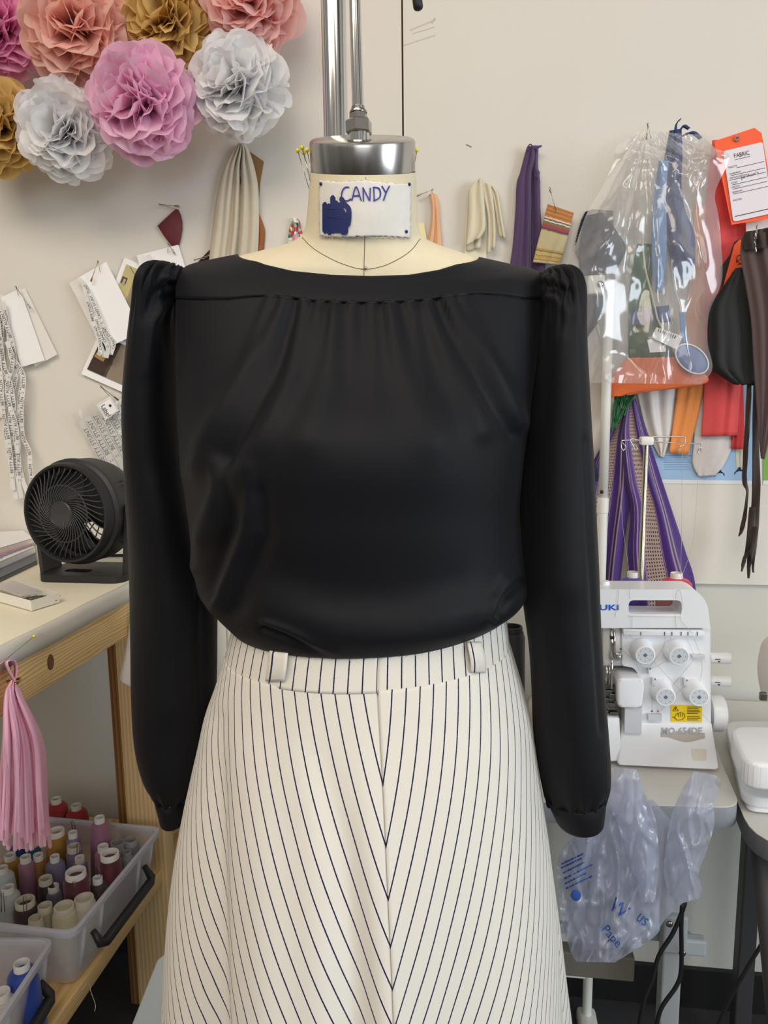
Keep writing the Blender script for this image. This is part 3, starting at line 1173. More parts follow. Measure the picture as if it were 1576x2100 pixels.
ths = th_for(sk, ks, SEAM)
sk_rid = [([(500, 1440), (535, 1800), (552, 2200), (560, 2500)], 50, 75, .002, .014), ([(452, 1480), (438, 1800), (428, 2200)], 22, 32, -.003, -.027),
          ([(660, 1560), (704, 1740), (730, 2000), (740, 2300)], 32, 44, -.002, -.016), ([(600, 1500), (640, 1700), (655, 2100)], 40, 50, .001, .006),
          ([(745, 1500), (770, 1800), (790, 2200)], 30, 45, .001, .008), ([(1000, 1450), (1050, 1750), (1075, 2200)], 50, 60, .001, .008), ([(900, 1600), (930, 1900), (950, 2300)], 50, 60, 0, -.006),
          ([(375, 1650), (362, 1900), (352, 2300)], 22, 26, .001, .008)]


def skirt_panel(name, t0, t1, m, sgn):
    """t0, t1: angle arrays per row, from the seam outward"""
    u = np.linspace(0, 1, m)[None]
    TH = t0[:, None] * (1 - u) + t1[:, None] * u
    P = sk.at(ks[:, None], TH)
    A = TH.copy()
    A = (A + math.pi) % (2 * math.pi) - math.pi
    grow = np.clip((ks[:, None] - 3.2) / 6, 0, 1.3)
    # a flute at the right side that rolls out behind the front
    d = grow * (.040 * np.exp(-((A + rad(15)) / rad(8)) ** 2) - .012 * np.exp(-((A + rad(3)) / rad(5)) ** 2))
    back = np.clip(-np.sin(A), 0, 1)
    d = d + grow * back * .02 * np.cos(A * 9)
    c = sk.at(ks[:, None], np.zeros((len(ks), 1)))
    cen = (sk.at(ks[:, None], np.zeros((1, 1))) + sk.at(ks[:, None], np.full((1, 1), math.pi))) / 2
    o = P - cen
    o[..., 2] = 0
    o /= np.linalg.norm(o, axis=-1, keepdims=True)
    P = P + o * d[..., None]
    P = fold(P, sk_rid, False, np.clip(np.sin(A) * 3, 0, 1))
    arc = np.concatenate([np.zeros((len(ks), 1)), np.cumsum(np.linalg.norm(np.diff(P, axis=1), axis=-1), 1)], 1)
    mer = np.concatenate([[0], np.cumsum(np.linalg.norm(np.diff(P[:, 0], axis=0), axis=-1))])
    tn = np.interp(mer, [0, .10, .25, .40, .55, .9], [.10, .25, .40, .52, .60, .66])
    al = np.arctan(tn)
    G = np.concatenate([[0], np.cumsum(np.diff(mer) * np.sin((al[1:] + al[:-1]) / 2))])
    U = (arc * np.cos(al)[:, None] + G[:, None]) / PER + .5
    uv = np.stack([U, np.broadcast_to(mer[:, None], U.shape)], -1)
    mb = MB()
    mb.add(*grid(P, uv, thick=.001))
    return mb.build(name, M['pinstripe'], skirt)


skirt_panel('front_panel', ths, np.full(ths.shape, rad(-30)), 110, 1)
skirt_panel('front_panel', ths, np.full(ths.shape, math.pi + .05), 110, -1)
skirt_panel('back_panel', np.full(ths.shape, rad(-30)), np.full(ths.shape, -math.pi + .05), 90, 1)
wb = Rings([(476, 1278, 1040, 1250, .1295, .112), (470, 1302, 1043, 1278, .1325, .114), (463, 1336, 1047, 1316, .1375, .117)], FORM_H, 2.05)
th = np.linspace(0, 2 * math.pi, 241)
th0 = th_for(wb, np.array([1.0]), [(772, 1300), (776, 1420)])[0]
P = wb.at(np.linspace(0, 2, 14)[:, None], (th + th0)[None])
arc = np.concatenate([[0], np.cumsum(np.linalg.norm(np.diff(P[7], axis=0), axis=-1))])
uv = np.stack([np.broadcast_to(arc / PER + .5, P.shape[:2]), np.broadcast_to(np.linspace(0, 1, 14)[:, None], P.shape[:2])], -1)
mb = MB()
mb.add(*grid(P, uv, thick=.0022))
wband = mb.build('waistband', M['pinstripe'], skirt)
wbb = obj_bvh(wband)
mb = MB()
pts = [pix(wb.at(.28, t)) for t in np.linspace(.45, 2.7, 90)]
for i in range(0, 88, 2):
    a, b = hit(wbb, *pts[i], .0002), hit(wbb, *lerp(np.array(pts[i]), np.array(pts[i + 1]), .8), .0002)
    if a and b:
        mb.add(*tube([a, b], .0003, 4))
mb.build('topstitch', M['off_white_cloth'], skirt)


def belt_loop(pts_top, w, bow, name='belt_loop'):
    P = []
    for i, (x, y) in enumerate(smooth_path(pts_top, 5)):
        t = i / (5 * (len(pts_top) - 1))
        lift = .0015 + bow * math.sin(math.pi * min(1, t * 1.02)) ** .7
        row = []
        for j in np.linspace(-.5, .5, 7):
            p = hit(wbb, x + j * w, min(y, 1412), lift)
            if p is None:
                p = hit(obj_bvh(skirt.children[0]), x + j * w, y, lift)
            if p is None:
                p = onH(x + j * w, y, .67)
            row.append(list(p))
        P.append(row)
    P = np.array(P)
    uv = np.stack(np.meshgrid(np.linspace(.25, 1.35, 7), np.linspace(0, 1, len(P))), -1)
    mb = MB()
    mb.add(*grid(P, uv, thick=.0016))
    return mb.build(name, M['pinstripe'], skirt)


belt_loop([(573, 1324), (572, 1345), (569, 1372), (565, 1395)], 38, .006)
belt_loop([(972, 1318), (976, 1335), (980, 1358), (980, 1378)], 30, .006)


# ------------------------------------------------------------------ helpers for things pinned to the wall
YW = Vector((0, 1, 0))


def wall_poly(mb, pts, off, thick=.0006, bev=0.0):
    mb.add(*prism([onW(x, y, off) for x, y in pts], YW * thick, bev))
    return mb


def paper(name, label, cat, pts, off, m, group=None, thick=.0007, parent=None, curl=.004):
    """a sheet of paper given by four pixel corners (tl, tr, br, bl), very slightly curled off the wall"""
    n = 9
    P = np.zeros((n, n, 3))
    for i in range(n):
        for j in range(n):
            u, v = j / (n - 1), i / (n - 1)
            x = lerp(lerp(pts[0][0], pts[1][0], u), lerp(pts[3][0], pts[2][0], u), v)
            y = lerp(lerp(pts[0][1], pts[1][1], u), lerp(pts[3][1], pts[2][1], u), v)
            P[i, j] = onW(x, y, off + curl * v * v)
    mb = MB()
    mb.add(*grid(P, thick=thick))
    o = mb.build(name, m, parent, smooth=False)
    if label:
        tag(o, label, cat, group)
    return o


def sheet(rows, off, folds=(), nx=28, ny=40, amp_top=1.0, seed=0, sag=0.0):
    """points of a hanging cloth: rows of (xl, yl, xr, yr) pixels; folds: (u centre, width, height, top->bottom growth)"""
    R_ = catrom(rows, np.linspace(0, len(rows) - 1, ny))
    P = np.zeros((ny, nx, 3))
    rnd = random.Random(seed)
    ph = rnd.random() * 9
    for i in range(ny):
        v = i / (ny - 1)
        for j in range(nx):
            u = j / (nx - 1)
            d = 0
            for c, w, h, g in folds:
                d += h * lerp(1, g, v) * math.exp(-((u - c + .03 * math.sin(v * 5 + ph)) / w) ** 2)
            d += .0012 * math.sin(u * 17 + v * 6 + ph) * v
            x, y = lerp(R_[i][0], R_[i][2], u), lerp(R_[i][1], R_[i][3], u)
            P[i, j] = onW(x, y, max(.0012, off + d + sag * v))
    return P


def cloth_obj(name, m, P, parent=None, thick=.0012, uvr=None):
    mb = MB()
    mb.add(*grid(P, thick=thick))
    return mb.build(name, m, parent)


def wire(mb, px, off, r=.0005, k=6):
    mb.add(*tube([onW(x, y, o) for (x, y), o in zip(px, off)] if hasattr(off, '__len__') else [onW(x, y, off) for x, y in px], r, 6))


def safety_pin(label, coil, clasp, tip, off, m, group='safety pins on the wall'):
    """a safety pin: coil at one end, clasp at the other, and its pointed arm"""
    t = thing('safety_pin', label, 'safety pin', onW(coil[0], coil[1], off), group)
    mb = MB()
    wire(mb, [coil, clasp], off, .0006)
    wire(mb, [coil, tip], [off, off - .001], .0005)
    c = onW(coil[0], coil[1], off)
    ring = [c + Vector((math.cos(a), 0, math.sin(a))) * .0016 for a in np.linspace(0, 2 * math.pi, 13)]
    mb.add(*tube(ring, .0005, 6, cap=False))
    mb.build('wire', m, t)
    mb = MB()
    a, b = np.array(clasp, float), np.array(coil, float)
    d = (b - a) / np.linalg.norm(b - a)
    mb.add(*tube([onW(*(a - d * 2), off), onW(*a, off), onW(*(a + d * 8), off), onW(*(a + d * 10), off)], [.001, .0019, .0017, .0009], 8))
    mb.build('clasp', m, t)
    return t


M['tissue_pink'] = tissue('tissue_pink', (255, 214, 236), .52)
M['tissue_hot'] = tissue('tissue_hot', (255, 190, 226), .5)
M['tissue_coral'] = tissue('tissue_coral', (255, 212, 200), .52)
M['tissue_salmon'] = tissue('tissue_salmon', (255, 212, 207), .52)
M['tissue_gold'] = tissue('tissue_gold', (232, 202, 134), .45)
M['tissue_white'] = tissue('tissue_white', (252, 251, 253), .5)
M['card_white'] = mat('card_white', (244, 243, 243), .7, var=.015)
M['card_back'] = mat('card_back', (232, 228, 222), .75, var=.02)
M['tape_white'] = tissue('tape_white', (243, 242, 240), .25)
M['ink_black'] = mat('ink_black', (38, 38, 42), .8)
M['brass'] = mat('brass', (176, 148, 96), .3, 1)
M['maroon'] = mat('maroon_leather', (98, 24, 40), .5, var=.08, bump=.2, bscale=600)
M['beige_cloth'] = mat('beige_cloth', (205, 195, 174), .8, var=.03, weave=.2, bscale=1000, sheen=.15)
M['tan_leather'] = mat('tan_leather', (150, 112, 66), .7, var=.1, vscale=40, bump=.2, bscale=500)
M['rust_cloth'] = mat('rust_cloth', (150, 88, 38), .8, var=.1)
M['dark_brown_cloth'] = mat('dark_brown_cloth', (54, 28, 24), .8, var=.1)
M['peach'] = mat('peach_satin', (226, 172, 128), .45, var=.04, sheen=.3)
M['cream_paper'] = mat('cream_paper', (240, 226, 176), .8, var=.02)
M['cream_canvas'] = mat('cream_canvas', (226, 217, 190), .9, var=.04, vscale=60, weave=.3, bscale=900)
M['purple_cloth'] = mat('purple_cloth', (84, 62, 102), .8, var=.06, vscale=60, sheen=.2, weave=.2, bscale=900)
M['navy_wool'] = mat('navy_wool', (38, 46, 62), .95, var=.15, vscale=200, bump=.4, bscale=500)

# ------------------------------------------------------------------ tissue paper pom-poms


def pompom(label, m, cx, cy, rpx, off, seed, n=140, tilt=(0, 0), wid=.66):
    rnd = random.Random(seed)
    c = onW(cx, cy, off)
    R0 = (onW(cx + rpx, cy, off) - c).length
    # the flower faces the room, tipped a little
    ax = Vector((tilt[0], -1, tilt[1])).normalized()
    f = frame((0, 0, 0), ax, Vector((1, 0, 0))).to_3x3()
    mb = MB()
    NU, NV_ = 8, 9
    for i in range(n):
        t = (i + .5) / n
        phi = math.acos(1 - t * 1.1) if t < .93 else rad(95)            # 0 faces the room
        psi = i * 2.39996 + rnd.uniform(-.3, .3)
        phi += rnd.uniform(-.08, .08)
        e = Vector((math.cos(psi), math.sin(psi), 0))
        d = e * math.sin(phi) + Vector((0, 0, 1)) * math.cos(phi)
        tg = Vector((-math.sin(psi), math.cos(psi), 0))
        tg = (Matrix.Rotation(rnd.gauss(0, .55), 3, d) @ tg)
        nn = d.cross(tg).normalized()
        ln = R0 * rnd.uniform(.84, 1.0)
        w = R0 * wid * rnd.uniform(.8, 1.2)
        k1, p1, k2, p2 = rnd.uniform(2, 4), rnd.uniform(0, 6), rnd.uniform(5, 9), rnd.uniform(0, 6)
        curl = rnd.uniform(-.12, .30)
        cup = rnd.uniform(.1, .5)
        G = np.zeros((NV_, NU, 3))
        for a in range(NV_):
            v = a / (NV_ - 1)
            ww = w * (.10 + .90 * v ** .8)
            for b_ in range(NU):
                u = b_ / (NU - 1) * 2 - 1
                # round scalloped end: the rim is a flat arc
                z = ln * (.14 + .86 * v * (1 - .34 * abs(u) ** 2.6 * v))
                x = u * ww * .5
                y = R0 * (-curl * v ** 3 * .5 + cup * u * u * v * .22 + .048 * v * math.sin(k1 * u + p1 + v) + .026 * v * v * math.sin(k2 * u + p2 + v * 3))
                p = c + f @ (tg * x + d * z + nn * y)
                if p.y > WALL_Y - .0015:
                    p.y = WALL_Y - .0015 - rnd.uniform(0, .001)
                G[a, b_] = p
        mb.add(*grid(G))
    # crumpled core where the sheets are tied
    mb.add(*ball(c, R0 * .16, 8))
    o = mb.build('tissue_pompom', m)
    return tag(o, label, 'pompom', 'tissue paper pompoms on the wall')


pompom('bright pink tissue pompom cut off by the upper left corner', M['tissue_hot'], 2, 66, 100, .10, 1)
pompom('big coral tissue pompom above the white and pink pompoms at upper left', M['tissue_coral'], 166, 66, 116, .12, 2, tilt=(.1, -.15))
pompom('gold tissue pompom between the coral and the salmon pompoms', M['tissue_gold'], 352, 52, 100, .09, 3, wid=.55)
pompom('salmon tissue pompom farthest right, at the top edge', M['tissue_salmon'], 520, 8, 110, .09, 4)
pompom('pink tissue pompom fully in view between two white pompoms', M['tissue_pink'], 301, 216, 116, .15, 5, tilt=(0, -.1))
pompom('white tissue pompom left of the pink one, hanging lowest', M['tissue_white'], 139, 270, 100, .13, 6, tilt=(.1, -.1))
pompom('white tissue pompom right of the pink one, beside the chrome pole', M['tissue_white'], 494, 182, 106, .11, 7, tilt=(-.1, .0))
pompom('gold tissue pompom cut off by the left edge, below bright pink', M['tissue_gold'], 4, 262, 96, .11, 8)

# ------------------------------------------------------------------ left wall: cards, tapes, prints


def ribbon(mb, px, wpx, off, seed, roll=0.0, ink=None, words='', step=.5, k=7):
    """a woven tape through pixels on the wall with printed words along it"""
    rnd = random.Random(seed)
    c = smooth_path(px, k)
    t = np.gradient(c, axis=0)
    t /= np.maximum(np.linalg.norm(t, axis=1, keepdims=True), 1e-9)
    nn = np.stack([t[:, 1], -t[:, 0]], 1)
    L = np.concatenate([[0], np.cumsum(np.linalg.norm(np.diff(c, axis=0), axis=1))])
    ph = rnd.uniform(0, 6)

    def at(s, q, lift=0.0):
        x = np.array([np.interp(s, L, c[:, 0]), np.interp(s, L, c[:, 1])])
        n_ = np.array([np.interp(s, L, nn[:, 0]), np.interp(s, L, nn[:, 1])])
        x = x + n_ * q * wpx
        o = off + .0025 * (1 + math.sin(s * .05 + ph)) + q * roll * math.sin(s * .03 + ph)
        return onW(x[0], x[1], o + lift)
    ss = np.linspace(0, L[-1], len(c) * 2)
    P = np.array([[list(at(s, q)) for q in (-.5, 0, .5)] for s in ss])
    mb.add(*grid(P, thick=.0002))
    if ink is not None and words:
        s = rnd.uniform(4, 20)
        ln = len(words) * wpx * .52
        while s + ln < L[-1]:
            text_to(ink, words, lambda x, y: at(s + (1 - x) * ln, .3 - y * ln / wpx, .0005))
            s += ln + wpx * .9
            for q in (-.18, .18):
                a = [at(s, q, .0005), at(s + wpx * .35, q, .0005), at(s + wpx * .35, q + .08, .0005), at(s, q + .08, .0005)]
                ink.add(a, [(0, 1, 2, 3)])
            s += wpx * 1.2


def tape_bundle(label, paths, off, words, w=9):
    t = thing('label_tape_bundle', label, 'label tape', onW(paths[0][0][0], paths[0][0][1], off), None)
    for i, p in enumerate(paths):
        mb, ink = MB(), MB()
        ribbon(mb, p, w, off + i * .0022, i * 7 + 1, .0015, ink, words)
        r = mb.build('woven_tape', M['tape_white'], t, smooth=False)
        if ink.v:
            ink.build('lettering', M['ink_black'], r, smooth=False)


paper('paper_card', 'blank white card cut off by the left edge, behind the hanging tapes', 'card', [(-70, 610), (8, 604), (11, 856), (-70, 862)], .003, M['card_back'], 'white cards pinned to the wall')
paper('paper_card', 'off-white card tucked behind a narrow card at far left, its right edge showing', 'card', [(16, 604), (52, 591), (118, 727), (72, 752)], .005, M['card_back'], 'white cards pinned to the wall')
paper('paper_card', 'narrow white card in front, pinned beside the long hanging tapes', 'card', [(2, 610), (41, 592), (92, 739), (44, 753)], .012, M['card_white'], 'white cards pinned to the wall')
safety_pin('small safety pin through the two white cards at far left', (32.5, 588), (62, 631), (38, 606), .018, M['nickel'])
tape_bundle('long bundle of printed white label tapes hanging down beside the fan', [
    [(-4, 622), (3, 660), (5, 720), (10, 765), (12, 800), (9, 860), (17, 920), (25, 970), (33, 1024)],
    [(6, 618), (17, 672), (22, 730), (34, 757), (27, 800), (20, 850), (27, 905), (33, 960), (44, 1022)],
    [(4, 640), (24, 700), (33, 748), (46, 772), (41, 820), (39, 880), (39, 940), (47, 985), (57, 1013)],
    [(-6, 640), (1, 700), (9, 752), (22, 790), (29, 840), (32, 900), (38, 940), (40, 990)],
    [(30, 740), (48, 770), (46, 812), (44, 850), (47, 895), (60, 925), (62, 960), (69, 1003)],
    [(-8, 690), (0, 760), (5, 830), (9, 862), (15, 884), (22, 940), (27, 1005)],
    [(14, 700), (26, 740), (15, 790), (20, 830), (34, 880), (36, 930)]], .018, 'BETTY ALLEN')

paper('photo_print', None, None, [(256, 528), (338, 566), (298, 668), (216, 632)], .004, M['card_white'])
pr1 = bpy.data.objects['photo_print']
tag(pr1, 'white-bordered photo print of a yellow wall, upper of the two beside the sleeve', 'photo', 'photo prints on the wall')
M['print_a'] = ramp_mat('print_of_room', [(0, (196, 184, 132)), (.34, (164, 150, 108)), (.40, (150, 136, 118)), (.7, (128, 116, 104))], 'U', .35, 0, sheen=0, noise_amt=.02)
M['print_b'] = ramp_mat('print_of_street', [(0, (70, 56, 48)), (.30, (86, 70, 58)), (.34, (142, 128, 112)), (.75, (158, 146, 132))], 'U', .35, 0, sheen=0, noise_amt=.02)
paper('printed_picture', None, None, [(260, 542), (328, 572), (294, 654), (228, 626)], .0055, M['print_a'], parent=pr1)
mb = MB()
wall_poly(mb, [(252, 566), (262, 571), (254, 592), (244, 587)], .007)
mb.build('printed_frame', mat('print_dark', (78, 70, 60), .4), pr1, smooth=False)
mb = MB()
wall_poly(mb, [(254, 571), (259, 573), (254, 586), (249, 584)], .0078)
mb.build('printed_portrait', mat('print_pale', (176, 166, 148), .4), pr1, smooth=False)
pr2 = tag(paper('photo_print', None, None, [(206, 678), (330, 734), (292, 822), (167, 767)], .003, M['card_white']), 'white-bordered photo print of a grey street, lower of the two beside the sleeve', 'photo', 'photo prints on the wall')
paper('printed_picture', None, None, [(212, 688), (322, 738), (290, 806), (179, 757)], .0045, M['print_b'], parent=pr2)
mb = MB()
wall_poly(mb, [(203, 715), (222, 722), (212, 742), (193, 731)], .007)
mb.build('printed_box', mat('print_gold', (176, 138, 78), .4), pr2, smooth=False)
mb = MB()
wall_poly(mb, [(268, 690), (290, 700), (280, 760), (266, 762), (256, 752), (259, 728)], .007)
mb.build('printed_dress', mat('print_lilac', (140, 140, 196), .5, var=.15, vscale=120), pr2, smooth=False)
paper('paper_card', 'off-white card behind the card with folded name tapes', 'card', [(142, 580), (204, 550), (266, 684), (203, 702)], .012, M['card_back'], 'white cards pinned to the wall')
paper('paper_card', 'large white card with folded name tapes beside the left sleeve', 'card', [(160, 570), (218, 537), (291, 680), (224, 712)], .017, M['card_white'], 'white cards pinned to the wall')
tape_bundle('short folded bundle of name tapes across the large white card', [
    [(161, 571), (178, 590), (190, 622), (201, 655), (213, 690), (224, 716)], [(173, 600), (184, 632), (193, 668), (204, 700), (214, 731)],
    [(184, 602), (200, 640), (217, 680), (233, 702), (227, 727)], [(196, 648), (208, 686), (221, 712), (218, 734)], [(190, 660), (203, 690), (206, 724), (202, 722)]], .023, 'CANDY STUNT')
safety_pin('open brass-ended safety pin on the large white card', (201, 536), (187, 576), (206, 559), .027, M['brass'])
paper('paper_card', 'white card behind the left puffed shoulder with one small name tape', 'card', [(281, 524), (366, 502), (392, 586), (304, 612)], .008, M['card_white'], 'white cards pinned to the wall')
tape_bundle('single small name tape on the card behind the left shoulder', [[(305, 522), (308, 535), (312, 552), (316, 580)]], .014, 'CANDY', 10)
safety_pin('safety pin at the top of the card behind the left shoulder', (345, 499), (358, 519), (344, 519), .014, M['nickel'])
safety_pin('safety pin slanting across the upper photo print', (268, 549), (293, 590), (290, 586), .014, M['nickel'])
# clear bag of woven labels
bag = thing('label_bag', 'clear little bag of printed woven labels hanging beside the fan', 'bag', onW(200, 880, .006))
M['clear_film'] = plastic_film('clear_film', (238, 238, 236), .74, .15, .5, .22)
for k in range(7):
    a, b = np.array((166 + k * 13.2, 862 - k * 7.2)), np.array((166 + k * 13.2 + 70, 862 - k * 7.2 + 128))
    mb, ink = MB(), MB()
    ribbon(mb, [tuple(a), tuple(lerp(a, b, .35)), tuple(lerp(a, b, .7)), tuple(b)], 14, .006 + .0012 * (k % 2), k + 40, .0, ink, 'BETTY STUNT')
    r = mb.build('woven_tape', M['tape_white'], bag, smooth=False)
    ink.build('lettering', M['ink_black'], r, smooth=False)
n1, n2 = 26, 34
P = np.zeros((n2, n1, 3))
for i in range(n2):
    for j in range(n1):
        u, v = j / (n1 - 1), i / (n2 - 1)
        x = lerp(lerp(146, 232, u), lerp(222, 312, u), v)
        y = lerp(lerp(850, 802, u), lerp(992, 940, u), v)
        nz = noise.noise(Vector((x * .035, y * .035, 3))) + .6 * abs(noise.noise(Vector((x * .09, y * .05, 7))))
        P[i, j] = onW(x, y, .016 + .005 * nz + .004 * math.sin(math.pi * u))
mb = MB()
mb.add(*grid(P))
mb.build('film', M['clear_film'], bag)
sq = paper('label_card', None, None, [(226, 813), (244, 842), (217, 862), (199, 830)], .027, M['card_white'], parent=bag, curl=0)
mb = MB()
c4 = [np.array(p, float) for p in [(226, 815.5), (241.5, 842), (217, 859.5), (201.5, 830.5)]]
for i in range(4):
    a, b = c4[i], c4[(i + 1) % 4]
    mb.add(*tube([onW(*a, .0283), onW(*b, .0283)], .00025, 4))
mb.build('border_line', mat('print_rose', (190, 150, 150), .6), sq)
mb = MB()
o_, ex, ey = np.array((207.5, 833.0)), np.array((13.0, 22.0)), np.array((20.0, -12.0))
text_to(mb, 'Label', lambda x, y: onW(*(o_ + ex * x + ey * y * 1.05), .0284))
text_to(mb, 'WOVEN', lambda x, y: onW(*(o_ - ey * .13 + ex * (.1 + .8 * x) + ey * y * .6), .0284))
mb.add(*ball(onW(226, 832, .0284), .003, 8, (1, .1, 1)))
mb.build('lettering', M['ink_black'], sq, smooth=False)
safety_pin('dark safety pin holding the clear bag of labels', (207, 793), (242, 820), (226, 814), .028, mat('dark_steel', (86, 82, 76), .3, 1))
paper('paper_slip', 'narrow white slip with thin lines showing behind the label bag and sleeve', 'paper', [(250, 812), (286, 808), (290, 870), (247, 856)], .005, M['card_white'])

# ------------------------------------------------------------------ left wall: cloth scraps
mb = MB()
wall_poly(mb, [(361, 428), (366, 430), (371, 441), (374, 455), (374, 470), (371, 488), (367, 503), (359, 506), (351, 503), (337, 485), (323, 463)], .006, .0018, .0004)
tag(mb.build('leather_swatch', M['maroon'], smooth=True, angle=40), 'dark red leather swatch pinned above the left shoulder', 'swatch')
safety_pin('brass safety pin lying level above the dark red swatch', (327, 419), (367, 423), (362, 429), .010, M['brass'])
mb = MB()
wall_poly(mb, [(430, 512), (440, 532), (438, 556), (398, 556), (403, 541), (416, 527)], .004, .0012)
tag(mb.build('cloth_scrap', M['dark_brown_cloth'], smooth=False), 'small dark brown scrap just above the left shoulder seam', 'swatch')
safety_pin('thin safety pin through the small dark brown scrap', (399, 533), (432, 523), (427, 528), .008, M['nickel'])
t = thing('leather_strip', 'tan strip hanging behind the long beige cloth', 'swatch', onW(530, 330, .004))
mb = MB()
wall_poly(mb, [(510, 309), (541, 331), (534, 372), (529, 440), (508, 440)], .003, .0015)
mb.build('tan_strip', M['tan_leather'], t, smooth=False)
P = sheet([(510, 436, 531, 436), (514, 452, 541, 462), (514, 480, 543, 478), (512, 520, 540, 520)], .004, [(.7, .2, .004, 1.5)], 12, 16)
cloth_obj('rust_end', M['rust_cloth'], P, t)
P = sheet([(490, 294, 502, 295), (481, 308, 511, 310), (463, 340, 521, 340), (451, 380, 529, 380), (443, 420, 531, 420), (437, 470, 531, 470), (431, 520, 529, 520), (426, 590, 524, 590)], .010,
          [(.25, .07, .010, 1.1), (.45, .05, .012, 1.2), (.55, .05, -.006, 1), (.64, .06, .012, .9), (.85, .1, .008, 1.2), (.08, .1, .006, 1.5)], 44, 44)
tag(cloth_obj('hanging_cloth', M['beige_cloth'], P), 'long beige satin cloth hanging in folds left of the neck', 'fabric')
M['floral'] = mat('floral_base', (226, 226, 222), .8)
m, nt, N, L = nodes_of('floral_print')
b = N['Principled BSDF']
tc, vo, cr = N.new('ShaderNodeTexCoord'), N.new('ShaderNodeTexVoronoi'), N.new('ShaderNodeValToRGB')
vo.inputs['Scale'].default_value = 130
L.new(tc.outputs['Object'], vo.inputs['Vector'])
sp = N.new('ShaderNodeSeparateXYZ')
L.new(vo.outputs['Color'], sp.inputs[0])
L.new(sp.outputs['X'], cr.inputs[0])
cr.color_ramp.interpolation = 'CONSTANT'
el = cr.color_ramp.elements
el[0].color = rgb((232, 232, 226))
el[1].position, el[1].color = .62, rgb((188, 66, 62))
for p, c in ((.42, (148, 178, 168)), (.78, (226, 150, 160)), (.9, (60, 110, 96))):
    e = el.new(p)
    e.color = rgb(c)
L.new(cr.outputs[0], b.inputs['Base Color'])
M['floral'] = m
P = sheet([(599, 446, 605, 446), (597, 456, 614, 454), (594, 472, 617, 470), (590, 500, 626, 492)], .005, [(.5, .2, .006, 1.2), (.85, .1, .006, 1)], 14, 16)
tag(cloth_obj('floral_scrap', M['floral'], P), 'small floral printed scrap showing above the left canvas shoulder', 'swatch')

# ------------------------------------------------------------------ wall between the neck and the clear bag
mb = MB()
for a, b, w_ in (((841, 62), (894, 40), 3.0), ((846, 69), (892, 55), 2.0), ((828, 93), (893, 72), 2.4), ((886, 48), (893, 36), 3)):
    a, b = np.array(a, float), np.array(b, float)
    d = (b - a) / np.linalg.norm(b - a)
    q = np.array((-d[1], d[0])) * w_ / 2
    wall_poly(mb, [tuple(a + q), tuple(b + q), tuple(b - q), tuple(a - q)], .0004, .0003)
tag(mb.build('tape_residue', mat('residue_grey', (196, 190, 176), .5), smooth=False), 'old grey tape marks slanting right of the dark wall seam', 'tape')
mb = MB()
mb.add(*tube([onW(957, 296, .0002), onW(957, 296, .0014), onW(967, 301, .0014), onW(967, 301, .0002)], .0006, 6))
tag(mb.build('wall_staple', M['brass'], smooth=False), 'brass staple in the bare wall right of the neck cap', 'staple')
paper('paper_tag', 'pale cream paper tag just right of the neck', 'tag', [(850, 457), (870, 458), (877, 496), (850, 500)], .004, M['cream_paper'])
t = thing('ribbon_loop', 'peach satin ribbon folded over a safety pin right of the neck', 'ribbon', onW(888, 395, .006))
for rows in ([(882, 400, 890, 396), (886, 425, 893, 420), (884, 460, 892, 460), (876, 500, 888, 505), (872, 530, 886, 530)], [(887, 394, 897, 402), (891, 425, 901, 420), (892, 460, 903, 455), (889, 505, 907, 505), (888, 530, 908, 530)]):
    P = sheet(rows, .008 if rows[0][0] == 882 else .006, [(.5, .3, .005, 1)], 10, 24)
    cloth_obj('ribbon_tail', M['peach'], P, t)
safety_pin('fine safety pin above the peach ribbon loop', (888, 389), (855, 402), (878, 406), .012, M['nickel'])
paper('paper_strip', 'cream paper strip hanging straight behind the folded canvas', 'paper', [(956, 438), (998, 438), (998, 545), (952, 545)], .003, mat('cream_card', (231, 224, 200), .8, var=.02))
t = thing('canvas_bundle', 'folded cream canvas strips hanging in a bunch right of the neck', 'fabric', onW(986, 366, .006))
for rows, off in (([(1004, 380, 1012, 382), (1010, 400, 1022, 400), (1018, 440, 1028, 440), (1026, 486, 1037, 489)], .008),
                  ([(984, 366, 1006, 380), (990, 400, 1010, 400), (1000, 440, 1014, 440), (1002, 480, 1016, 478), (1001, 520, 1016, 507)], .012),
                  ([(966, 384, 982, 366), (962, 420, 990, 410), (959, 470, 986, 470), (958, 515, 986, 508)], .008),
                  ([(980, 368, 988, 364), (964, 388, 992, 400), (962, 430, 995, 440), (959, 480, 995, 468), (957, 503, 985, 487)], .018)):
    P = sheet(rows, off, [(.85, .2, .006, 1.2), (.2, .15, .003, 1)], 14, 24)
    cloth_obj('canvas_fold', M['cream_canvas'], P, t, .0016)
t = thing('purple_cloth', 'dark purple cloth hanging from a knot behind the right shoulder', 'fabric', onW(1089, 300, .006))
P = sheet([(1090, 302, 1104, 306), (1090, 340, 1103, 340), (1090, 368, 1107, 370), (1090, 430, 1108, 430), (1090, 480, 1111, 470), (1090, 545, 1119, 552), (1088, 600, 1124, 600)], .006, [(.2, .2, -.004, 1), (.75, .2, .007, 1.2)], 16, 40)
cloth_obj('right_fall', M['purple_cloth'], P, t)
P = sheet([(1082, 301, 1097, 299), (1075, 325, 1096, 325), (1067, 355, 1090, 355), (1060, 378, 1089, 380), (1058, 430, 1089, 430), (1053, 500, 1088, 500), (1046, 552, 1088, 555), (1042, 600, 1086, 600)], .012, [(.85, .12, .010, .8), (.4, .25, .005, 1)], 22, 40)
cloth_obj('left_fall', M['purple_cloth'], P, t)
mb = MB()
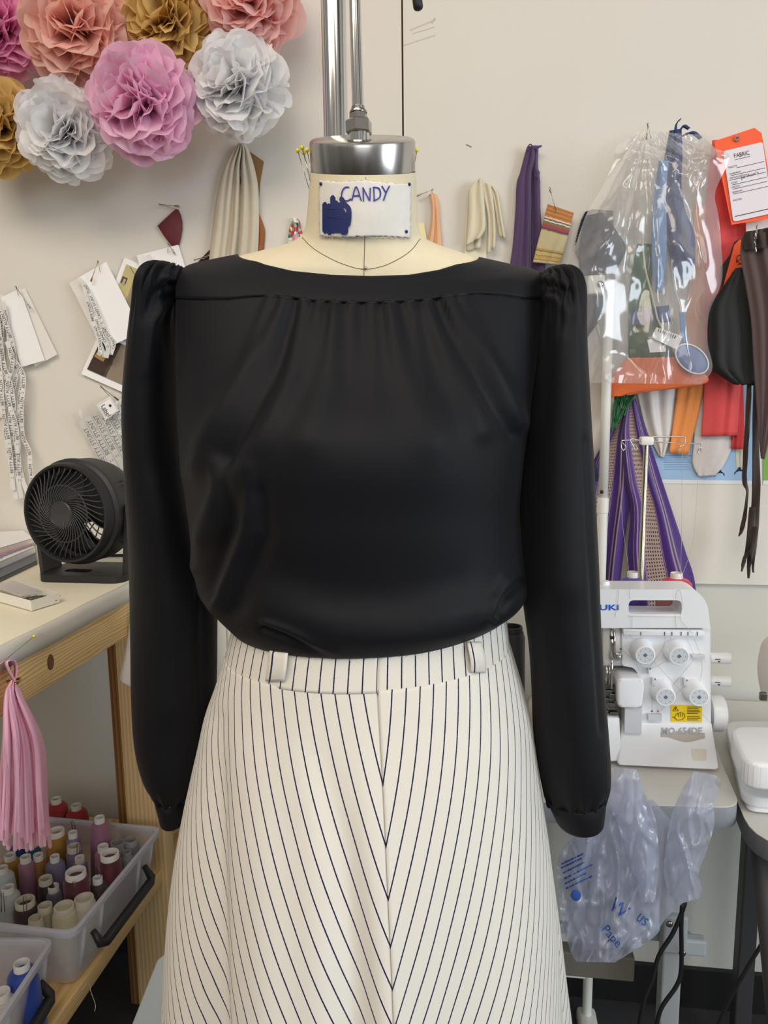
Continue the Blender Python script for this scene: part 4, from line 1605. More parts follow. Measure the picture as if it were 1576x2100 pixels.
mb.add(*tube(smooth_path([onW(x, y, .02) for x, y in [(1092, 303), (1102, 302), (1112, 299)]], 4), [.004, .004, .004, .004, .003, .003, .002, .002, .001], 8))
mb.build('knot_tail', M['purple_cloth'], t)
mb = MB()
mb.add(*tube(smooth_path([onW(x, y, .018) for x, y in [(1100, 352), (1104, 349), (1107, 356), (1102, 364), (1098, 358), (1103, 362), (1108, 375)]], 5), .0008, 6))
mb.build('loose_loop', M['purple_cloth'], t)
mb = MB()
mb.add(*tube(smooth_path([onW(x, y, .018) for x, y in [(1084, 310), (1083, 302), (1088, 296), (1092, 299)]], 4), .0012, 6))
mb.build('loose_loop', M['purple_cloth'], t)
M['striped'] = ramp_mat('striped_weave', [(0, (186, 120, 66)), (.045, (204, 146, 92)), (.07, (186, 120, 66)), (.115, (204, 146, 92)), (.14, (186, 120, 66)), (.185, (206, 150, 96)), (.205, (236, 226, 214)), (.225, (140, 120, 100)), (.255, (238, 230, 220)), (.275, (136, 118, 90)),
                                          (.33, (176, 84, 76)), (.38, (110, 80, 118)), (.42, (196, 160, 92)), (.44, (208, 196, 156)), (.75, (196, 166, 92)), (.78, (150, 118, 76)), (.80, (206, 190, 130)), (.86, (184, 150, 100)), (.885, (206, 176, 110)), (.94, (160, 130, 82)), (.955, (214, 204, 170))], 'V', noise_amt=.02)
P = sheet([(1124, 419, 1177, 437), (1109, 478, 1163, 492), (1094, 538, 1148, 543)], .016, [(.5, .4, .006, 1)], 20, 30)
tag(cloth_obj('striped_swatch', M['striped'], P, thick=.002), 'folded swatch striped orange, pink and cream on a safety pin', 'swatch')
safety_pin('white-lit safety pin holding the striped swatch', (1141, 433), (1128, 386), (1139, 428), .026, M['nickel'])
mb = MB()
pts = [(1258, 432), (1216, 429)]
edge = [(1202, 434), (1194, 450), (1188, 470), (1183, 492), (1180, 520)]
e2 = []
for a, b in zip(edge[:-1], edge[1:]):
    for k in range(4):
        x, y = lerp(a[0], b[0], k / 4), lerp(a[1], b[1], k / 4)
        e2 += [(x, y), (x - 2.4, y + 2.0)]
wall_poly(mb, pts + e2 + [(1200, 560), (1262, 560)], .004, .0015)
tag(mb.build('pinked_swatch', M['navy_wool'], smooth=False), 'navy wool swatch with pinked edge behind left side of clear bag', 'swatch')


# ------------------------------------------------------------------ right wall: posters and hanging cloths
M['poster_white'] = mat('poster_white', (226, 226, 228), .5, var=.01)
M['poster_blue'] = mat('poster_blue', (158, 190, 224), .5, var=.03)
M['poster_text'] = mat('poster_text', (112, 148, 190), .6)
M['poster_green'] = mat('poster_green', (124, 178, 66), .5, var=.05)
M['print_cream'] = mat('print_cream', (214, 206, 178), .6)
M['coral'] = mat('coral_cloth', (226, 84, 84), .85, var=.05, vscale=40, weave=.25, bscale=800)
M['coral_dark'] = mat('coral_dark', (206, 62, 64), .85, var=.05, weave=.25, bscale=800)
M['orange_cloth'] = mat('orange_cloth', (240, 152, 84), .85, var=.05, weave=.2, bscale=800)
M['orange_deep'] = mat('orange_deep', (226, 112, 62), .8, var=.06, weave=.2, bscale=800)
M['gauze'] = mat('gauze', (214, 208, 206), .95, var=.1, vscale=300, bump=.5, bscale=700)
M['satin_white'] = mat('satin_white', (214, 208, 203), .45, var=.03, sheen=.3)
M['navy_cloth'] = mat('navy_cloth', (28, 36, 60), .8, var=.08)
M['denim'] = mat('denim', (52, 72, 122), .85, var=.25, vscale=90, weave=.3, bscale=900)
M['denim_light'] = mat('denim_light', (120, 158, 204), .85, var=.25, vscale=90)
M['green_cloth'] = mat('green_cloth', (44, 96, 62), .85, var=.15, vscale=60)
M['green_raffia'] = mat('green_raffia', (22, 92, 48), .6, var=.3, vscale=80)
M['slate'] = mat('slate_cloth', (82, 86, 96), .9, var=.1, vscale=60)
M['brown_velvet'] = mat('brown_velvet', (84, 66, 64), .85, var=.06, sheen=.35)
M['brown_dark'] = mat('brown_dark', (50, 36, 30), .8, var=.12, sheen=.2)
M['black_pouch'] = mat('black_pouch', (30, 33, 33), .75, var=.08, bump=.2, bscale=500)
M['tag_orange'] = mat('tag_orange', (255, 96, 48), .6, var=.02)
M['label_white'] = mat('label_white', (232, 224, 230), .6, var=.01)
M['rack_white'] = mat('rack_white', (230, 229, 222), .35, var=.02)


def text_px(mb, words, p0, p1, off, hscale=1.0, plane=None):
    """lettering whose baseline runs from pixel p0 to p1 on the wall (or another plane function)"""
    p0, p1 = np.array(p0, float), np.array(p1, float)
    ex = p1 - p0
    ey = np.array((ex[1], -ex[0])) * hscale
    fn = plane or (lambda x, y: onW(x, y, off))
    text_to(mb, words, lambda x, y: fn(*(p0 + ex * x + ey * y)))


po = thing('poster', 'pale blue poster with white margin and little printed dress forms behind the swatches', 'poster', onW(1440, 900, .001))
mb = MB()
wall_poly(mb, [(1322, 772), (1562, 776), (1563, 994), (1322, 991)], .0012, .0006)
mb.build('paper_sheet', M['poster_white'], po, smooth=False)
mb = MB()
wall_poly(mb, [(1330, 778), (1558, 782), (1559, 985.5), (1330, 982.5)], .0018, .0004)
mb.build('printed_field', M['poster_blue'], po, smooth=False)
mb = MB()
for k in range(9):
    y = 934 + k * 3.6
    a, b = onW(1362, y, .0021), onW(1420 - (k * 7) % 9, y + .4, .0021)
    mb.add(*tube([a, b], .0004, 4))
o = mb.build('printed_text', M['poster_text'], po, smooth=False)
mb = MB()
for x, y in ((1477, 966), (1518, 962)):
    wall_poly(mb, [(x - 9, 905), (x - 1, 905), (x - 1, y - 4), (x - 7, y - 4)], .0022, .0003)
    wall_poly(mb, [(x + 1, 905), (x + 9, 905), (x + 7, y - 4), (x + 1, y - 4)], .0022, .0003)
mb.build('printed_forms', M['print_cream'], po, smooth=False)
mb = MB()
for x, y in ((1477, 966), (1518, 962)):
    wall_poly(mb, [(x - 1.5, y - 4), (x + 1.5, y - 4), (x + 3, y), (x + 10, y + 6), (x + 9, y + 11), (x + 7, y + 5), (x + 1, y + 4), (x - 2, y + 4), (x - 8, y + 7), (x - 10, y + 12), (x - 11, y + 8), (x - 4, y)], .0025, .0003)
mb.build('printed_stands', M['ink_black'], po, smooth=False)
mb = MB()
wall_poly(mb, [(1566, 776), (1700, 778), (1700, 996), (1566, 994)], .0012, .0006)
po2 = tag(mb.build('poster', M['poster_white'], smooth=False), 'bright green poster cut off by the right edge beside dark ribbons', 'poster')
mb = MB()
wall_poly(mb, [(1566.5, 780), (1700, 782), (1700, 986), (1566.5, 985)], .0018, .0004)
mb.build('printed_field', M['poster_green'], po2, smooth=False)

P = sheet([(1432, 600, 1500, 600), (1428, 780, 1502, 780), (1424, 900, 1506, 890), (1421, 950, 1490, 945), (1434, 977, 1468, 975)], .006, [(.3, .2, .003, 1)], 22, 40)
tag(cloth_obj('gauze_swatch', M['gauze'], P), 'white gauze swatch with rounded lower end hanging behind the coral cloth', 'swatch')
P = sheet([(1490, 470, 1530, 470), (1498, 700, 1524, 700), (1502, 850, 1526, 850), (1501, 920, 1527, 922)], .009, [(.6, .3, .004, 1)], 12, 30)
tag(cloth_obj('hanging_cloth', M['coral_dark'], P), 'narrow deep red cloth peeping out right of the coral one', 'fabric', 'coloured cloths on the right wall')
P = sheet([(1462, 288, 1500, 285), (1450, 400, 1532, 430), (1447, 560, 1526, 560), (1445, 780, 1519, 780), (1439, 895, 1513, 893)], .016, [(.75, .12, .006, .5), (.25, .2, .004, .6)], 26, 50)
tag(cloth_obj('hanging_cloth', M['coral'], P), 'long coral red cloth hanging behind the orange tag down to the gauze', 'fabric', 'coloured cloths on the right wall')
P = sheet([(1300, 770, 1398, 775), (1312, 830, 1389, 830), (1327, 884, 1380, 880), (1346, 922, 1370, 914), (1354, 936, 1362, 938)], .006, [(.35, .14, .010, .7), (.75, .16, .008, .8)], 24, 30)
tag(cloth_obj('hanging_cloth', M['satin_white'], P), 'white satin cloth ending in a point above the thread stand', 'fabric', 'coloured cloths on the right wall')
P = sheet([(1425, 420, 1470, 420), (1412, 600, 1456, 600), (1392, 780, 1444, 790), (1373, 929, 1412, 932)], .012, [(.52, .06, .004, 1)], 16, 40)
tag(cloth_obj('hanging_cloth', M['orange_cloth'], P), 'light orange cloth strip hanging between white satin and coral cloth', 'fabric', 'coloured cloths on the right wall')

# purple striped cloth in two falls
m, nt, N, L = nodes_of('striped_silk')
b = N['Principled BSDF']
tc, sp = N.new('ShaderNodeTexCoord'), N.new('ShaderNodeSeparateXYZ')
L.new(tc.outputs['UV'], sp.inputs[0])
cr = N.new('ShaderNodeValToRGB')
cr.color_ramp.interpolation = 'CONSTANT'
el = cr.color_ramp.elements
pu, tan = (70, 38, 120), (150, 122, 138)
stops = [(0, pu), (.10, tan), (.115, pu), (.15, tan), (.165, pu), (.27, tan), (.282, pu), (.60, tan), (.612, pu), (.75, tan), (.775, pu), (.785, (40, 24, 60)), (.80, pu), (.81, tan), (.835, pu)]
el[0].color = rgb(pu)
el.remove(el[1])
for p, c in stops[1:]:
    e = el.new(p)
    e.color = rgb(c)
L.new(sp.outputs['X'], cr.inputs[0])
vv = N.new('ShaderNodeCombineXYZ')
L.new(math_node(N, L, 'MULTIPLY', sp.outputs['X'], 21.0), vv.inputs[0])
L.new(math_node(N, L, 'MULTIPLY', sp.outputs['Y'], 52.0), vv.inputs[1])
fx = math_node(N, L, 'ABSOLUTE', math_node(N, L, 'SUBTRACT', math_node(N, L, 'FRACT', math_node(N, L, 'MULTIPLY', sp.outputs['X'], 24.0)), .5))
fy = math_node(N, L, 'ABSOLUTE', math_node(N, L, 'SUBTRACT', math_node(N, L, 'FRACT', math_node(N, L, 'MULTIPLY', sp.outputs['Y'], 62.0)), .5))
dia = math_node(N, L, 'LESS_THAN', math_node(N, L, 'ADD', fx, fy), .34)
inb = math_node(N, L, 'MULTIPLY', math_node(N, L, 'GREATER_THAN', sp.outputs['X'], .295), math_node(N, L, 'LESS_THAN', sp.outputs['X'], .588))
lat = N.new('ShaderNodeMix')
lat.data_type = 'RGBA'
lat.inputs['A'].default_value = rgb((172, 146, 134))
lat.inputs['B'].default_value = rgb((40, 22, 60))
L.new(dia, lat.inputs['Factor'])
mx = N.new('ShaderNodeMix')
mx.data_type = 'RGBA'
L.new(inb, mx.inputs['Factor'])
L.new(cr.outputs[0], mx.inputs['A'])
L.new(lat.outputs['Result'], mx.inputs['B'])
L.new(mx.outputs['Result'], b.inputs['Base Color'])
b.inputs['Roughness'].default_value = .5
b.inputs['Sheen Weight'].default_value = .2
M['silk'] = m
t = thing('striped_cloth', 'purple cloth with tan stripes and lattice bands hanging in two falls behind the serger', 'fabric', onW(1300, 830, .01))
P = sheet([(1282, 826, 1294, 824), (1248, 890, 1286, 880), (1216, 950, 1293, 950), (1196, 1010, 1294, 1010), (1184, 1100, 1283, 1100), (1176, 1200, 1272, 1200), (1172, 1300, 1268, 1300)], .012, [(.2, .12, .008, 1.5), (.8, .12, .010, 1.4)], 40, 60)
cloth_obj('left_fall', M['silk'], P, t)
P = sheet([(1288, 826, 1304, 817), (1277, 890, 1328, 890), (1283, 980, 1357, 980), (1294, 1045, 1380, 1050), (1288, 1130, 1406, 1130), (1291, 1215, 1426, 1196), (1292, 1300, 1432, 1300)], .022, [(.12, .08, .010, 1.5), (.7, .1, .006, 1.2)], 44, 60)
cloth_obj('right_fall', M['silk'], P, t)
rnd = random.Random(5)
mb = MB()
for k in range(26):
    u = k / 25
    a = (lerp(1262, 1306, u), 806)
    e = (lerp(1255, 1284, u) + rnd.uniform(-3, 3), lerp(884, 838, u) + rnd.uniform(-6, 6))
    pa = smooth_path([a, (lerp(a[0], e[0], .5) + rnd.uniform(-3, 3), lerp(a[1], e[1], .5)), e], 4)
    P = np.array([[list(onW(x - 1.6, y, .034 + .004 * rnd.random())), list(onW(x + 1.6, y, .035))] for x, y in pa])
    mb.add(*grid(P, thick=.0004))
tag(mb.build('raffia_tuft', M['green_raffia'], smooth=False), 'tuft of dark green strips above the purple striped cloth', 'tassel', kind='stuff')
mb = MB()
wall_poly(mb, [(1185, 872), (1204, 888), (1229, 976), (1227, 987), (1185, 994)], .050, .003, .0008)
tag(mb.build('cloth_scrap', M['navy_cloth'], smooth=False), 'navy cloth corner sticking out right of the right sleeve', 'fabric')

# garment rack: white tube with its rail
RY = WALL_Y - .075
t = thing('garment_rack', 'white tubular garment rack standing against the wall behind the serger', 'rack', Vector((onY(1240, 1000, RY).x, RY, 0)))
pa, pb = onY(1245, 590, RY), onY(1243.5, 812, RY)
px_ = onY(1244, 812, RY).x
mb = MB()
r1 = (onY(1254, 815, RY) - onY(1234, 815, RY)).length / 2
zc_, zd = onY(1240, 1020, RY).z, onY(1240, 1052, RY).z
mb.add(*lathe([(r1, zc_), (r1, pa.z + .012)], 24, Matrix.Translation((px_, RY, 0))))
mb.build('upper_tube', M['rack_white'], t)
mb = MB()
mb.add(*lathe([(r1 * 1.12, .02), (r1 * 1.12, zd), (r1 * 1.22, zd + .001), (r1 * 1.22, zc_ - .001), (r1, zc_)], 24, Matrix.Translation((px_, RY, 0))))
mb.build('lower_tube', M['rack_white'], t, angle=40)
mb = MB()
mb.add(*ball((px_ - .004, RY - r1 * .95, onY(1240, 1008, RY).z), .0035, 8))
mb.build('spring_button', M['black_rubber'], t)
mb = MB()
zr = onY(1230, 587, RY).z
mb.add(*tube([(px_ + .004, RY, zr), (px_ - .75, RY, zr)], r1 * 1.2, 20))
mb.build('rail', M['rack_white'], t)
mb = MB()
mb.add(*box((onY(1220, 587, RY).x, RY - .008, zr), (.03, .03, .033), .003))
mb.build('rail_joint', M['rack_white'], t, smooth=False)
mb = MB()
mb.add(*ball((onY(1228, 589, RY).x, RY - .024, zr), .006, 10, (1, .5, 1)))
mb.build('joint_screw', M['nickel'], t)
mb = MB()
mb.add(*box((px_, RY - .16, .015), (.04, .36, .03), .008))
mb.add(*box((px_ - .75, RY - .16, .015), (.04, .36, .03), .008))
mb.add(*tube([(px_ - .75, RY, zr), (px_ - .75, RY, .02)], r1 * 1.1, 16))
mb.add(*tube([(px_ - .75, RY, .12), (px_, RY, .12)], r1 * .9, 16))
mb.build('rack_base', M['rack_white'], t)

# things hanging behind and inside the big clear bag
P = sheet([(1204, 442, 1236, 436), (1194, 470, 1268, 478), (1188, 520, 1284, 512), (1190, 568, 1262, 558)], .085, [(.5, .3, .006, 1)], 16, 16)
tag(cloth_obj('slate_cloth', M['slate'], P), 'slate grey cloth folded over the white rail behind clear bag', 'fabric')
P = sheet([(1186, 606, 1240, 606), (1186, 640, 1234, 650), (1186, 690, 1206, 690), (1186, 720, 1196, 715)], .090, [(.5, .3, .004, 1)], 12, 16)
tag(cloth_obj('slate_cloth', M['slate'], P), 'slate grey cloth corner hanging under the white rail', 'fabric')
P = sheet([(1292, 734, 1412, 732), (1264, 762, 1440, 760), (1244, 796, 1446, 786), (1243, 812, 1330, 802), (1250, 815, 1300, 808)], .050, [(.3, .3, .018, .8), (.75, .2, .012, .8)], 30, 24)
tag(cloth_obj('folded_cloth', M['orange_deep'], P), 'folded deep orange cloth showing at the bottom of the big clear bag', 'fabric')
t = thing('denim_bundle', 'denim cloth bundle knotted at the top inside the big clear bag', 'fabric', onW(1385, 300, .04))
P = sheet([(1374, 268, 1398, 264), (1366, 310, 1400, 312), (1352, 380, 1398, 380), (1346, 440, 1405, 430), (1368, 500, 1424, 480), (1380, 550, 1425, 540), (1392, 574, 1416, 572)], .040, [(.3, .12, .010, 1), (.7, .15, .012, 1)], 26, 40)
cloth_obj('dark_fold', M['denim'], P, t)
P = sheet([(1352, 330, 1372, 330), (1342, 400, 1366, 400), (1338, 470, 1368, 470), (1338, 540, 1366, 540), (1344, 600, 1360, 600)], .052, [(.5, .2, .006, 1)], 14, 30)
cloth_obj('light_fold', M['denim_light'], P, t)
for k, (a, b_, c) in enumerate((((1386, 274), (1388, 254), (1397, 244)), ((1394, 270), (1402, 258), (1414, 264)), ((1404, 276), (1422, 272), (1438, 284)))):
    P = []
    for i, (x, y) in enumerate(smooth_path([a, b_, c], 5)):
        w_ = (5, 6, 7)[k] * (1 - .5 * i / 10)
        P.append([list(onW(x - w_ * .7, y + w_ * .5, .048)), list(onW(x, y, .052)), list(onW(x + w_ * .7, y - w_ * .3, .046))])
    mb = MB()
    mb.add(*grid(np.array(P), thick=.0012))
    mb.build('knot_end', M['denim'], t)
P = sheet([(1308, 500, 1340, 500), (1296, 560, 1338, 560), (1290, 630, 1340, 630), (1290, 735, 1388, 735)], .040, [(.5, .2, .010, 1)], 18, 30)
tag(cloth_obj('green_cloth', M['green_cloth'], P), 'dark green cloth low inside the big clear bag', 'fabric')
P = sheet([(1296, 636, 1372, 626), (1292, 668, 1376, 660)], .060, [(.3, .2, .006, 1), (.7, .2, .006, 1)], 18, 10)
tag(cloth_obj('denim_strip', M['denim'], P), 'crumpled denim strip lying across the green cloth in clear bag', 'fabric')
mb = MB()
mb.add(*tube(smooth_path([onW(x, y, .070) for x, y in [(1318, 440), (1319, 500), (1324, 550), (1334, 590), (1344, 630), (1350, 655), (1368, 690)]], 6), .0016, 8))
tag(mb.build('cotton_cord', M['cream_canvas']), 'cream cotton cord hanging down the middle of the clear bag', 'cord')
t = thing('price_tag', 'white swing tag with a bar code inside the clear bag', 'tag', onW(1370, 690, .07))
mb = MB()
wall_poly(mb, [(1347, 671), (1401, 690), (1389, 717), (1337, 692)], .074, .0008)
mb.build('tag_card', M['card_white'], t, smooth=False)
mb = MB()
for k in range(9):
    x, y = 1352 + k * 4.2, 674 + k * 1.7
    wall_poly(mb, [(x, y), (x + 1.2 + (k % 3) * .5, y + .6), (x - 1 + (k % 3) * .5, y + 7), (x - 2.4, y + 6.4)], .0746, .0003)
mb.build('bar_code', M['ink_black'], t, smooth=False)
mb = MB()
wall_poly(mb, [(1328, 697), (1345, 694), (1367, 714), (1366, 721), (1334, 723)], .068, .0008)
tag(mb.build('price_tag', M['card_white'], smooth=False), 'crumpled blank white tag just left of the bar-coded tag', 'tag')
t = thing('key_fob', 'blue oval key fob on a pale strap inside the clear bag', 'key fob', onW(1420, 737, .075))
c, ang = np.array((1420.0, 736.0)), rad(38)
loop = [c + np.array((math.cos(a) * 38 * math.cos(ang) - math.sin(a) * 25 * math.sin(ang), math.cos(a) * 38 * math.sin(ang) + math.sin(a) * 25 * math.cos(ang))) for a in np.linspace(0, 2 * math.pi, 30, endpoint=False)]
mb = MB()
mb.add(*prism([onW(x, y, .072) for x, y in loop], YW * .006, .001))
mb.build('fob_body', mat('fob_blue', (70, 104, 158), .4, var=.2, vscale=200), t, angle=40)
mb = MB()
mb.add(*tube([onW(*p, .073) for p in loop + loop[:1]], .0014, 6, cap=False))
mb.build('fob_rim', M['card_white'], t)
P = sheet([(1394, 640, 1404, 640), (1396, 670, 1407, 670), (1400, 705, 1412, 703)], .068, [], 6, 10)
cloth_obj('strap', M['denim_light'], P, t)

# the big clear bag itself
M['poly_bag'] = plastic_film('poly_bag', (232, 232, 233), .75, .14, .5, .36)
BAG = [(1306, 268, 1440, 276), (1264, 304, 1468, 304), (1258, 336, 1497, 322), (1232, 390, 1468, 394), (1206, 434, 1474, 440), (1182, 500, 1480, 500), (1160, 567, 1481, 576), (1172, 640, 1456, 640), (1186, 700, 1452, 700), (1192, 745, 1462, 755), (1198, 785, 1440, 788)]


def bag_sheet(off, amp, seed, nx=84, ny=96):
    R_ = catrom(BAG, np.linspace(0, len(BAG) - 1, ny))
    P = np.zeros((ny, nx, 3))
    for i in range(ny):
        v = i / (ny - 1)
        for j in range(nx):
            u = j / (nx - 1)
            x, y = lerp(R_[i][0], R_[i][2], u), lerp(R_[i][1], R_[i][3], u)
            # creases fan out from the pin at the top and from the knotted corner
            a1 = math.atan2(y - 252, x - 1330)
            a2 = math.atan2(y - 330, x - 1420)
            q = abs(noise.noise(Vector((a1 * 4.2, seed, v * .8)))) * .9 + abs(noise.noise(Vector((a2 * 3.2, seed + 9, v * 1.0)))) * .6
            q += .5 * abs(noise.noise(Vector((x * .012, y * .009, seed + 4)))) + .05 * abs(noise.noise(Vector((x * .05, y * .04, seed + 2))))
            q += .30 * max(0, 1 - 7 * abs(noise.noise(Vector((a1 * 3.1 + .02 * math.sin(y * .05), seed + 21, v * .6))))) + .22 * max(0, 1 - 8 * abs(noise.noise(Vector((x * .010 + y * .004, y * .006 - x * .004, seed + 31)))))
            edge = min(1, 6 * u, 6 * (1 - u))
            P[i, j] = onW(x, y, off + edge * amp * (.35 + q * 1.1) * (.45 + .55 * min(1, v * 2)))
    return P


t = thing('plastic_bag', 'big crumpled clear plastic bag of scraps pinned to the right wall', 'bag', onW(1330, 270, .03))
mb = MB()
mb.add(*grid(bag_sheet(.094, .034, 1.5)))
mb.build('bag_front', M['poly_bag'], t)
mb = MB()
mb.add(*grid(bag_sheet(.028, .006, 6.5)))
mb.build('bag_back', M['clear_film'], t)
safety_pin('pin at the top of the big clear bag', (1329, 254), (1327, 284), (1336, 284), .095, M['nickel'])

# orange tags, black pouch, brown velvet and ribbons
t = thing('fabric_tag', 'orange hang tag with a white form headed FABRIC, at the right edge', 'tag', onW(1512, 284, .05))
mb = MB()
wall_poly(mb, [(1466, 291), (1470, 288), (1548, 262), (1563, 273), (1592, 436), (1588, 447), (1501, 461)], .052, .0010)
mb.build('tag_card', M['tag_orange'], t, smooth=False)
ql = [np.array(p, float) for p in ((1484, 310), (1565, 291), (1586, 437), (1505, 455))]
mb = MB()
wall_poly(mb, rounded(ql, 6), .0545, .0005)
mb.build('paper_form', M['label_white'], t, smooth=False)


def onlab(u, v):
    return lerp(lerp(ql[0], ql[1], u), lerp(ql[3], ql[2], u), v)


mb = MB()
text_px(mb, 'FABRIC', onlab(.26, .13), onlab(.64, .13), .0550, 1.25)
for v, u0, u1 in ((.155, .26, .64), (.27, .28, .97), (.36, .10, .97), (.42, .05, .97), (.49, .1, .97), (.55, .1, .97), (.62, .1, .97), (.93, .06, .97)):
    mb.add(*tube([onW(*onlab(u0, v), .0550), onW(*onlab(u1, v), .0550)], .00035 if v < .9 else .0006, 4))
for v, w_ in ((.255, 'FACTS'), (.345, 'GARMENT'), (.405, 'PRODUCTION'), (.475, 'COST'), (.535, 'WIDTH'), (.605, 'VENDOR'), (.72, 'NOTES')):
    text_px(mb, w_, onlab(.08, v), onlab(.08 + .042 * len(w_), v), .0550, .9)
mb.build('lettering', M['ink_black'], t, smooth=False)
mb = MB()
text_px(mb, "Jo Ann's", onlab(.34, .44), onlab(.80, .42), .0552, .8)
mb.build('handwriting', mat('pen_grey', (96, 92, 104), .7), t, smooth=False)
mb = MB()
c = onW(1512, 284, .0545)
mb.add(*lathe([(.0022, 0), (.0046, 0), (.0048, .0006), (.0042, .0012), (.0024, .0012)], 20, frame(c, (0, -1, 0)), cap=False))
mb.build('grommet', M['nickel'], t, angle=40)
mb = MB()
wall_poly(mb, [(1531, 452), (1574, 446), (1590, 500), (1531, 500)], .034, .001)
tag(mb.build('paper_slip', M['card_back'], smooth=False), 'pale paper slip showing just below the FABRIC tag', 'paper')
t = thing('hang_tag', 'second orange hang tag with black scrawl, half hidden by the black pouch', 'tag', onW(1525, 500, .04))
mb = MB()
wall_poly(mb, [(1518, 491), (1552, 495), (1560, 560), (1500, 625), (1483, 592), (1507, 502)], .046, .0010)
mb.build('tag_card', M['tag_orange'], t, smooth=False)
mb = MB()
for pts in ([(1511, 538), (1513, 526), (1519, 523), (1520, 531), (1512, 535), (1522, 541)], [(1504, 566), (1502, 560), (1507, 556), (1512, 560)], [(1514, 542), (1524, 541)]):
    mb.add(*tube([onW(x, y, .0468) for x, y in smooth_path(pts, 5)], .0005, 5))
mb.build('handwriting', M['ink_black'], t)
mb = MB()
wall_poly(mb, [(1480, 546), (1498, 522), (1507, 496), (1520, 488), (1540, 500), (1520, 600), (1484, 592), (1481, 584)], .036, .003, .0006)
tag(mb.build('cloth_scrap', M['brown_dark'], smooth=False), 'dark cloth edge behind the second orange hang tag', 'fabric')
P = sheet([(1512, 552, 1530, 546), (1478, 598, 1544, 600), (1455, 632, 1552, 640), (1452, 690, 1556, 700), (1453, 746, 1558, 750), (1476, 767, 1558, 775), (1507, 786, 1556, 792)], .052, [(.5, .35, .018, 1), (.2, .08, .005, 1.5)], 30, 34)
mb = MB()
mb.add(*grid(P, thick=.003))
tag(mb.build('cloth_pouch', M['black_pouch']), 'black cloth pouch with curved left side below the orange tags', 'pouch')
t = thing('velvet_strip', 'long brown velvet strip pinned at the right edge, over the black pouch', 'fabric', onW(1555, 500, .07))
P = sheet([(1522, 486, 1600, 470), (1519, 524, 1606, 515), (1530, 585, 1616, 585), (1541, 658, 1618, 660), (1546, 740, 1612, 740), (1551, 812, 1600, 815), (1556, 880, 1582, 885), (1562, 940, 1568, 942)], .086, [(.25, .08, .006, .6), (.6, .1, .010, .8), (.9, .1, .008, 1)], 26, 60)
cloth_obj('velvet_panel', M['brown_velvet'], P, t)
P = sheet([(1528, 476, 1600, 462), (1524, 498, 1604, 485), (1528, 514, 1606, 505)], .092, [(.2, .08, .010, 1), (.45, .07, .012, 1), (.75, .09, .010, 1)], 30, 12)
cloth_obj('gathered_top', M['brown_dark'], P, t)
for k, (pts, ws) in enumerate(([[(1538, 788), (1534, 860), (1530, 930), (1528, 985), (1533, 1010), (1528, 1060), (1522, 1085), (1516, 1100)], [9, 9, 11, 9, 4, 9, 7, 3]],
                               [[(1552, 780), (1550, 900), (1552, 990), (1549, 1060), (1544, 1110), (1538, 1150), (1536, 1186)], [10, 12, 18, 17, 18, 10, 2]],
                               [[(1545, 1040), (1540, 1090), (1533, 1130), (1527, 1150), (1521, 1172)], [14, 14, 9, 7, 2]], [[(1550, 1080), (1546, 1120), (1545, 1150), (1546, 1174)], [12, 12, 8, 2]])):
    c = smooth_path(pts, 6)
    wv = np.interp(np.linspace(0, 1, len(c)), np.linspace(0, 1, len(ws)), ws)
    tt_ = np.gradient(c, axis=0)
    tt_ /= np.linalg.norm(tt_, axis=1, keepdims=True)
    nn_ = np.stack([tt_[:, 1], -tt_[:, 0]], 1)
    P = np.array([[list(onW(*(c[i] + nn_[i] * wv[i] * q), .062 + .006 * k + .004 * math.sin(i * .4 + q * 3))) for q in (-.5, -.2, .15, .5)] for i in range(len(c))])
    cloth_obj('ribbon_tail', M['brown_dark'], P, t)
safety_pin('looped safety pin on the dark gathered top of velvet strip', (1553, 462), (1550, 486), (1554, 489), .112, M['nickel'])
safety_pin('second pin hooked below the looped one on brown velvet', (1550, 488), (1551, 516), (1546, 508), .112, M['nickel'])

# ------------------------------------------------------------------ right tables
Z2 = onY(1540, 1438, WALL_Y - .01).z
Z1 = Z2 + .02
M['table_top'] = mat('table_top', (206, 204, 198), .5, var=.02, bump=.1, bscale=400)
M['table_edge'] = mat('table_edge', (138, 143, 149), .5, var=.03)
M['table_edge_dark'] = mat('table_edge_dark', (92, 92, 96), .5, var=.05)
M['leg_grey'] = mat('leg_grey', (170, 176, 178), .45, var=.04)
M['leg_dark'] = mat('leg_dark', (60, 60, 62), .5)


def table(name, label, pts, z, th, mt, me, rr, legs, ml, lw=.032):
    """pts: 2-D outline of the top"""
    t = thing(name, label, 'table', Vector((pts[0][0], pts[0][1], 0)))
    o2 = rounded(pts, rr, 7)
    mb = MB()
    mb.add(*prism([(x, y, z - .002) for x, y in o2], (0, 0, .002), .0006))
    mb.build('tabletop', mt, t, smooth=False)
    mb = MB()
    mb.add(*prism([(x, y, z - th) for x, y in o2], (0, 0, th - .002), .0015))
    mb.build('edge_band', me, t, smooth=True, angle=40)
    for lx, ly in legs:
        mb = MB()
        mb.add(*box((lx, ly, (z - th) / 2), (lw, lw, z - th), .003))
        mb.build('leg', ml, t, smooth=False)
    return t


